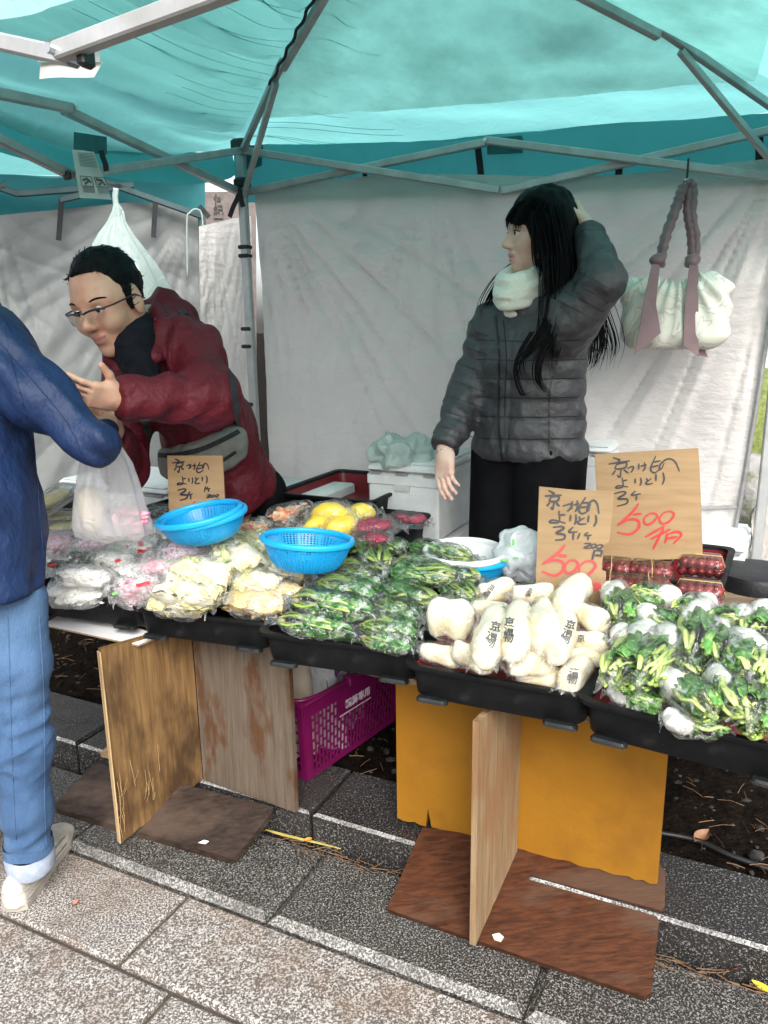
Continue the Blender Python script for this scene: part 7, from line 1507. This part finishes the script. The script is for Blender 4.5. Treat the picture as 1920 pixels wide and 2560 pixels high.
for k, (u, v, hh, w, mat, lab) in enumerate(((.20, .45, 1.45, .10, pbr('beige_paper', (.42, .36, .28), (.5, .44, .35), 10, rough=.8), 'beige paper bag standing in the magenta basket'), (.45, .35, 1.35, .12, m_whitebag, 'white plastic bag with purple print in the magenta basket'), (.75, .5, 1.3, .12, plastic('clear_wrap', (.7, .72, .72), .3), 'clear plastic wrap stuffed in the magenta basket'))):
    c = bpnt(u, v, 0); P = []
    for i in range(9):
        t = i / 8; P.append([c + bl * (w * (1 + .15 * t) * math.cos(a) * (1 + .2 * math.sin(3 * a + k + t * 2))) * .6 + bs_ * (w * .7 * math.sin(a) * (1 + .25 * math.sin(4 * a + k * 2 + t * 3))) + ZUP * (.02 + t * BH * hh * .9 + (.03 * math.sin(3 * a + k) if i == 8 else 0)) for a in np.linspace(0, 2 * math.pi, 24, endpoint=False)])
    m = MB(); m.loft(P, True, False); o = m.build('stuffed_bag', mat, None, 'all'); tag(o, lab, 'bag')
    if k == 1:
        for a0, z_ in ((-2.2, .95), (-1.9, 1.1), (-2.4, 1.2), (-1.5, 1.15)):
            d_ = (bl * math.cos(a0) * .6 + bs_ * math.sin(a0) * .7); m = MB(); m.prism([c + d_ * (w * 1.12) + bl * a + ZUP * (BH * z_ + b) for a, b in ((-.012, -.02), (.014, -.01), (.006, .022), (-.016, .012))], d_ * .002); m.build('printed_patch', pbr('purple_print', (.12, .02, .14), rough=.6) if 'purple_print' not in bpy.data.materials else bpy.data.materials['purple_print'], o)
# ---- clear packs of red pickled plums
m_plum = pbr('red_plum', (.14, .010, .012), (.25, .026, .022), 22, rough=.25); m_clear = film('clear_box', milk=.015, edge=.35, bscale=8, bstr=.25, rough=.06); m_band = pbr('rubber_band', (.55, .36, .14), rough=.6)
def plum_pack(label, x, y, z, w=.112, d=.080, h=.058, band='x', ang=-25):
    t = thing('plum_pack', label, 'food pack', pz(x, y, z) + Vector((0, 0, .012)), (0, 0, R(ang)), 'clear packs of plums'); m = MB(); rg = random.Random(int(x + y))
    for i in range(5):
        for j in range(3):
            for k in range(2): lump(m, ((i - 2) * w * .19 + rg.uniform(-.003, .003), (j - 1) * d * .28 + rg.uniform(-.003, .003), -h * .22 + k * h * .42), (.0135, .0135, .0125), i * 7 + j + k, rg.uniform(0, 3), 7, .12)
    m.build('plums', m_plum, t, 'all'); m = MB(); m.loft([[(X * k, Y * k, zz) for X, Y in rrect(w, d, .012, 3)] for k, zz in ((.84, -h / 2), (.86, -h / 2 + .003), (1, 0), (1.06, .001), (1.06, .004), (1, .005), (.90, h / 2 - .006), (.86, h / 2), (.5, h / 2 + .001))], True, True); m.build('clear_box', m_clear, t, 'all')
    m = MB(); q = [(-w * .45, 0, -h * .2), (-w * .53, 0, .002), (-w * .44, 0, h * .52), (w * .44, 0, h * .53), (w * .53, 0, .002), (w * .45, 0, -h * .2)] if band == 'x' else [(.008, -d * .44, -h * .2), (.008, -d * .54, .002), (.006, -d * .44, h * .52), (-.004, d * .44, h * .53), (-.006, d * .54, .002)]; m.tube(q, .0012, 5); m.build('rubber_band', m_band, t)
for x, y, z, band, lab in ((1752, 1424, .715, 'x', 'clear plum pack at the back right of the plum tray, band lengthwise'), (1748, 1492, .690, 'x', 'clear plum pack at the front right of the plum tray, band lengthwise'), (1630, 1404, .715, 'y', 'clear plum pack at the back of the middle column'), (1626, 1444, .705, 'y', 'clear plum pack in the centre of the middle column'), (1618, 1482, .695, 'y', 'clear plum pack at the front of the middle column, behind turnip leaves'), (1528, 1394, .715, 'y', 'clear plum pack at the back, half behind the crumpled sign'), (1526, 1434, .705, 'y', 'clear plum pack in the middle, half behind the crumpled sign'), (1522, 1474, .695, 'y', 'clear plum pack at the front, half behind the crumpled sign')): plum_pack(lab, x, y, z, band=band)
# ---- round black stool at the right edge
so = thing('round_stool', 'round black plastic stool standing at the right edge behind the turnips', 'stool', (0, 0, 0)); sc_ = py(1896, 1424, 2.22); m = MB(); m.lathe([(.001, .0), (.095, .002), (.118, -.002), (.125, -.012), (.125, -.05), (.118, -.055), (.001, -.055)], sc_, 40); m.build('seat', pbr('black_stool', (.008, .008, .009), (.012, .012, .014), 30, rough=.45, spec=.25, bump=.2, bscale=120), so, True)
for a in range(4):
    p0 = sc_ + Vector((.09 * math.cos(a * 1.57 + .5), .09 * math.sin(a * 1.57 + .5), -.05)); p1 = at_z(sc_ + Vector((.13 * math.cos(a * 1.57 + 1.3), .13 * math.sin(a * 1.57 + 1.3), 0)), .085); m = MB(); m.bar(p0, p1, .022); m.build('leg', m_black, so)
# ---- litter on the paving
def bit(name, pts, off, mat, label, cat): m = MB(); m.prism(pts, off); return tag(m.build(name, mat), label, cat)
bA = (baseA[1] - baseA[0]).cross(baseA[3] - baseA[0]).normalized()
bit('paper_scrap', [pp(x, y, baseA[0], bA) + bA * .001 for x, y in ((497, 2108), (512, 2101), (523, 2104), (514, 2111))], bA * .003, m_whitetag, 'white paper scrap on the dark base of the board trestle', 'scrap'); bit('wood_chip', [pp(x, y, FLb, bN) + bN * .001 for x, y in ((1231, 2338), (1248, 2334), (1260, 2344), (1252, 2356), (1236, 2351))], bN * .003, pbr('pale_chip', (.62, .52, .36), rough=.8), 'pale wood chip on the red-brown base by the upright board', 'chip')
m = MB(); m.ribbon([pz(x, y, .020) for x, y in dense([(664, 2074), (720, 2090), (790, 2106), (852, 2122)], 10)], [.004, .008, .009, .009, .008, .008, .007, .006, .005, .003], ZUP, .001); tag(m.build('straw_blade', pbr('yellow_straw', (.42, .33, .07), (.52, .42, .12), 30, rough=.7)), 'long yellow blade of straw lying in the gutter', 'straw')
def leaf(label, c, L, wd, ang, col, curl=.01):
    d = SU * math.cos(ang) + SV * math.sin(ang); s = ZUP.cross(d); P = np.array([[c + d * (L * t) + s * (wd * math.sin(math.pi * min(1, t * .95 + .03)) * b) + ZUP * (curl * (abs(b) + t * t) * .6 + .003) for b in (-1, -.5, 0, .5, 1)] for t in np.linspace(0, 1, 9)]); m = MB(); m.grid(P); return tag(m.build('fallen_leaf', pbr(label[:12], col, tuple(min(1, x * 1.35) for x in col), 60, rough=.6), None, 'all'), label, 'leaf')
leaf('yellow fallen leaf in the gutter at the lower right', pz(1878, 2458, .016), .05, .010, -.5, (.52, .40, .03)); leaf('small orange leaf beside the straw in the gutter', pz(760, 2106, .016), .022, .008, .4, (.55, .22, .02)); leaf('curled brown leaf on the earth behind the mustard panel', pz(1735, 2110, .09), .05, .018, .9, (.20, .10, .05), .02); leaf('brown leaf on the paving near the white shoe', pz(180, 2268, .003), .018, .007, 1, (.24, .10, .06)); leaf('brown leaf clump in the gutter by the red-brown base', pz(1790, 2410, .016), .045, .014, -.3, (.13, .05, .03), .015)
m = MB(); m.tube([pz(x, y, .095) for x, y in dense([(1640, 2080), (1740, 2100), (1830, 2140), (1960, 2185)], 20)], .007, 6); tag(m.build('black_hose', m_black, None, 'all'), 'thin black hose lying on the earth behind the kerb', 'hose')
p = pz(1890, 2140, .09); stone(p, (.020, .016, .013), 'smooth grey pebble on the earth at the right edge', 21, m_pebble)
m = MB(); q = [pz(252, 1892, .125), pz(300, 1905, .125), pz(330, 1875, .128), pz(282, 1862, .128)]; m.prism(q, Vector((0, 0, .014))); tag(m.build('wood_offcut', w_edge), 'short wood offcut lying on the kerb behind the front board', 'offcut')
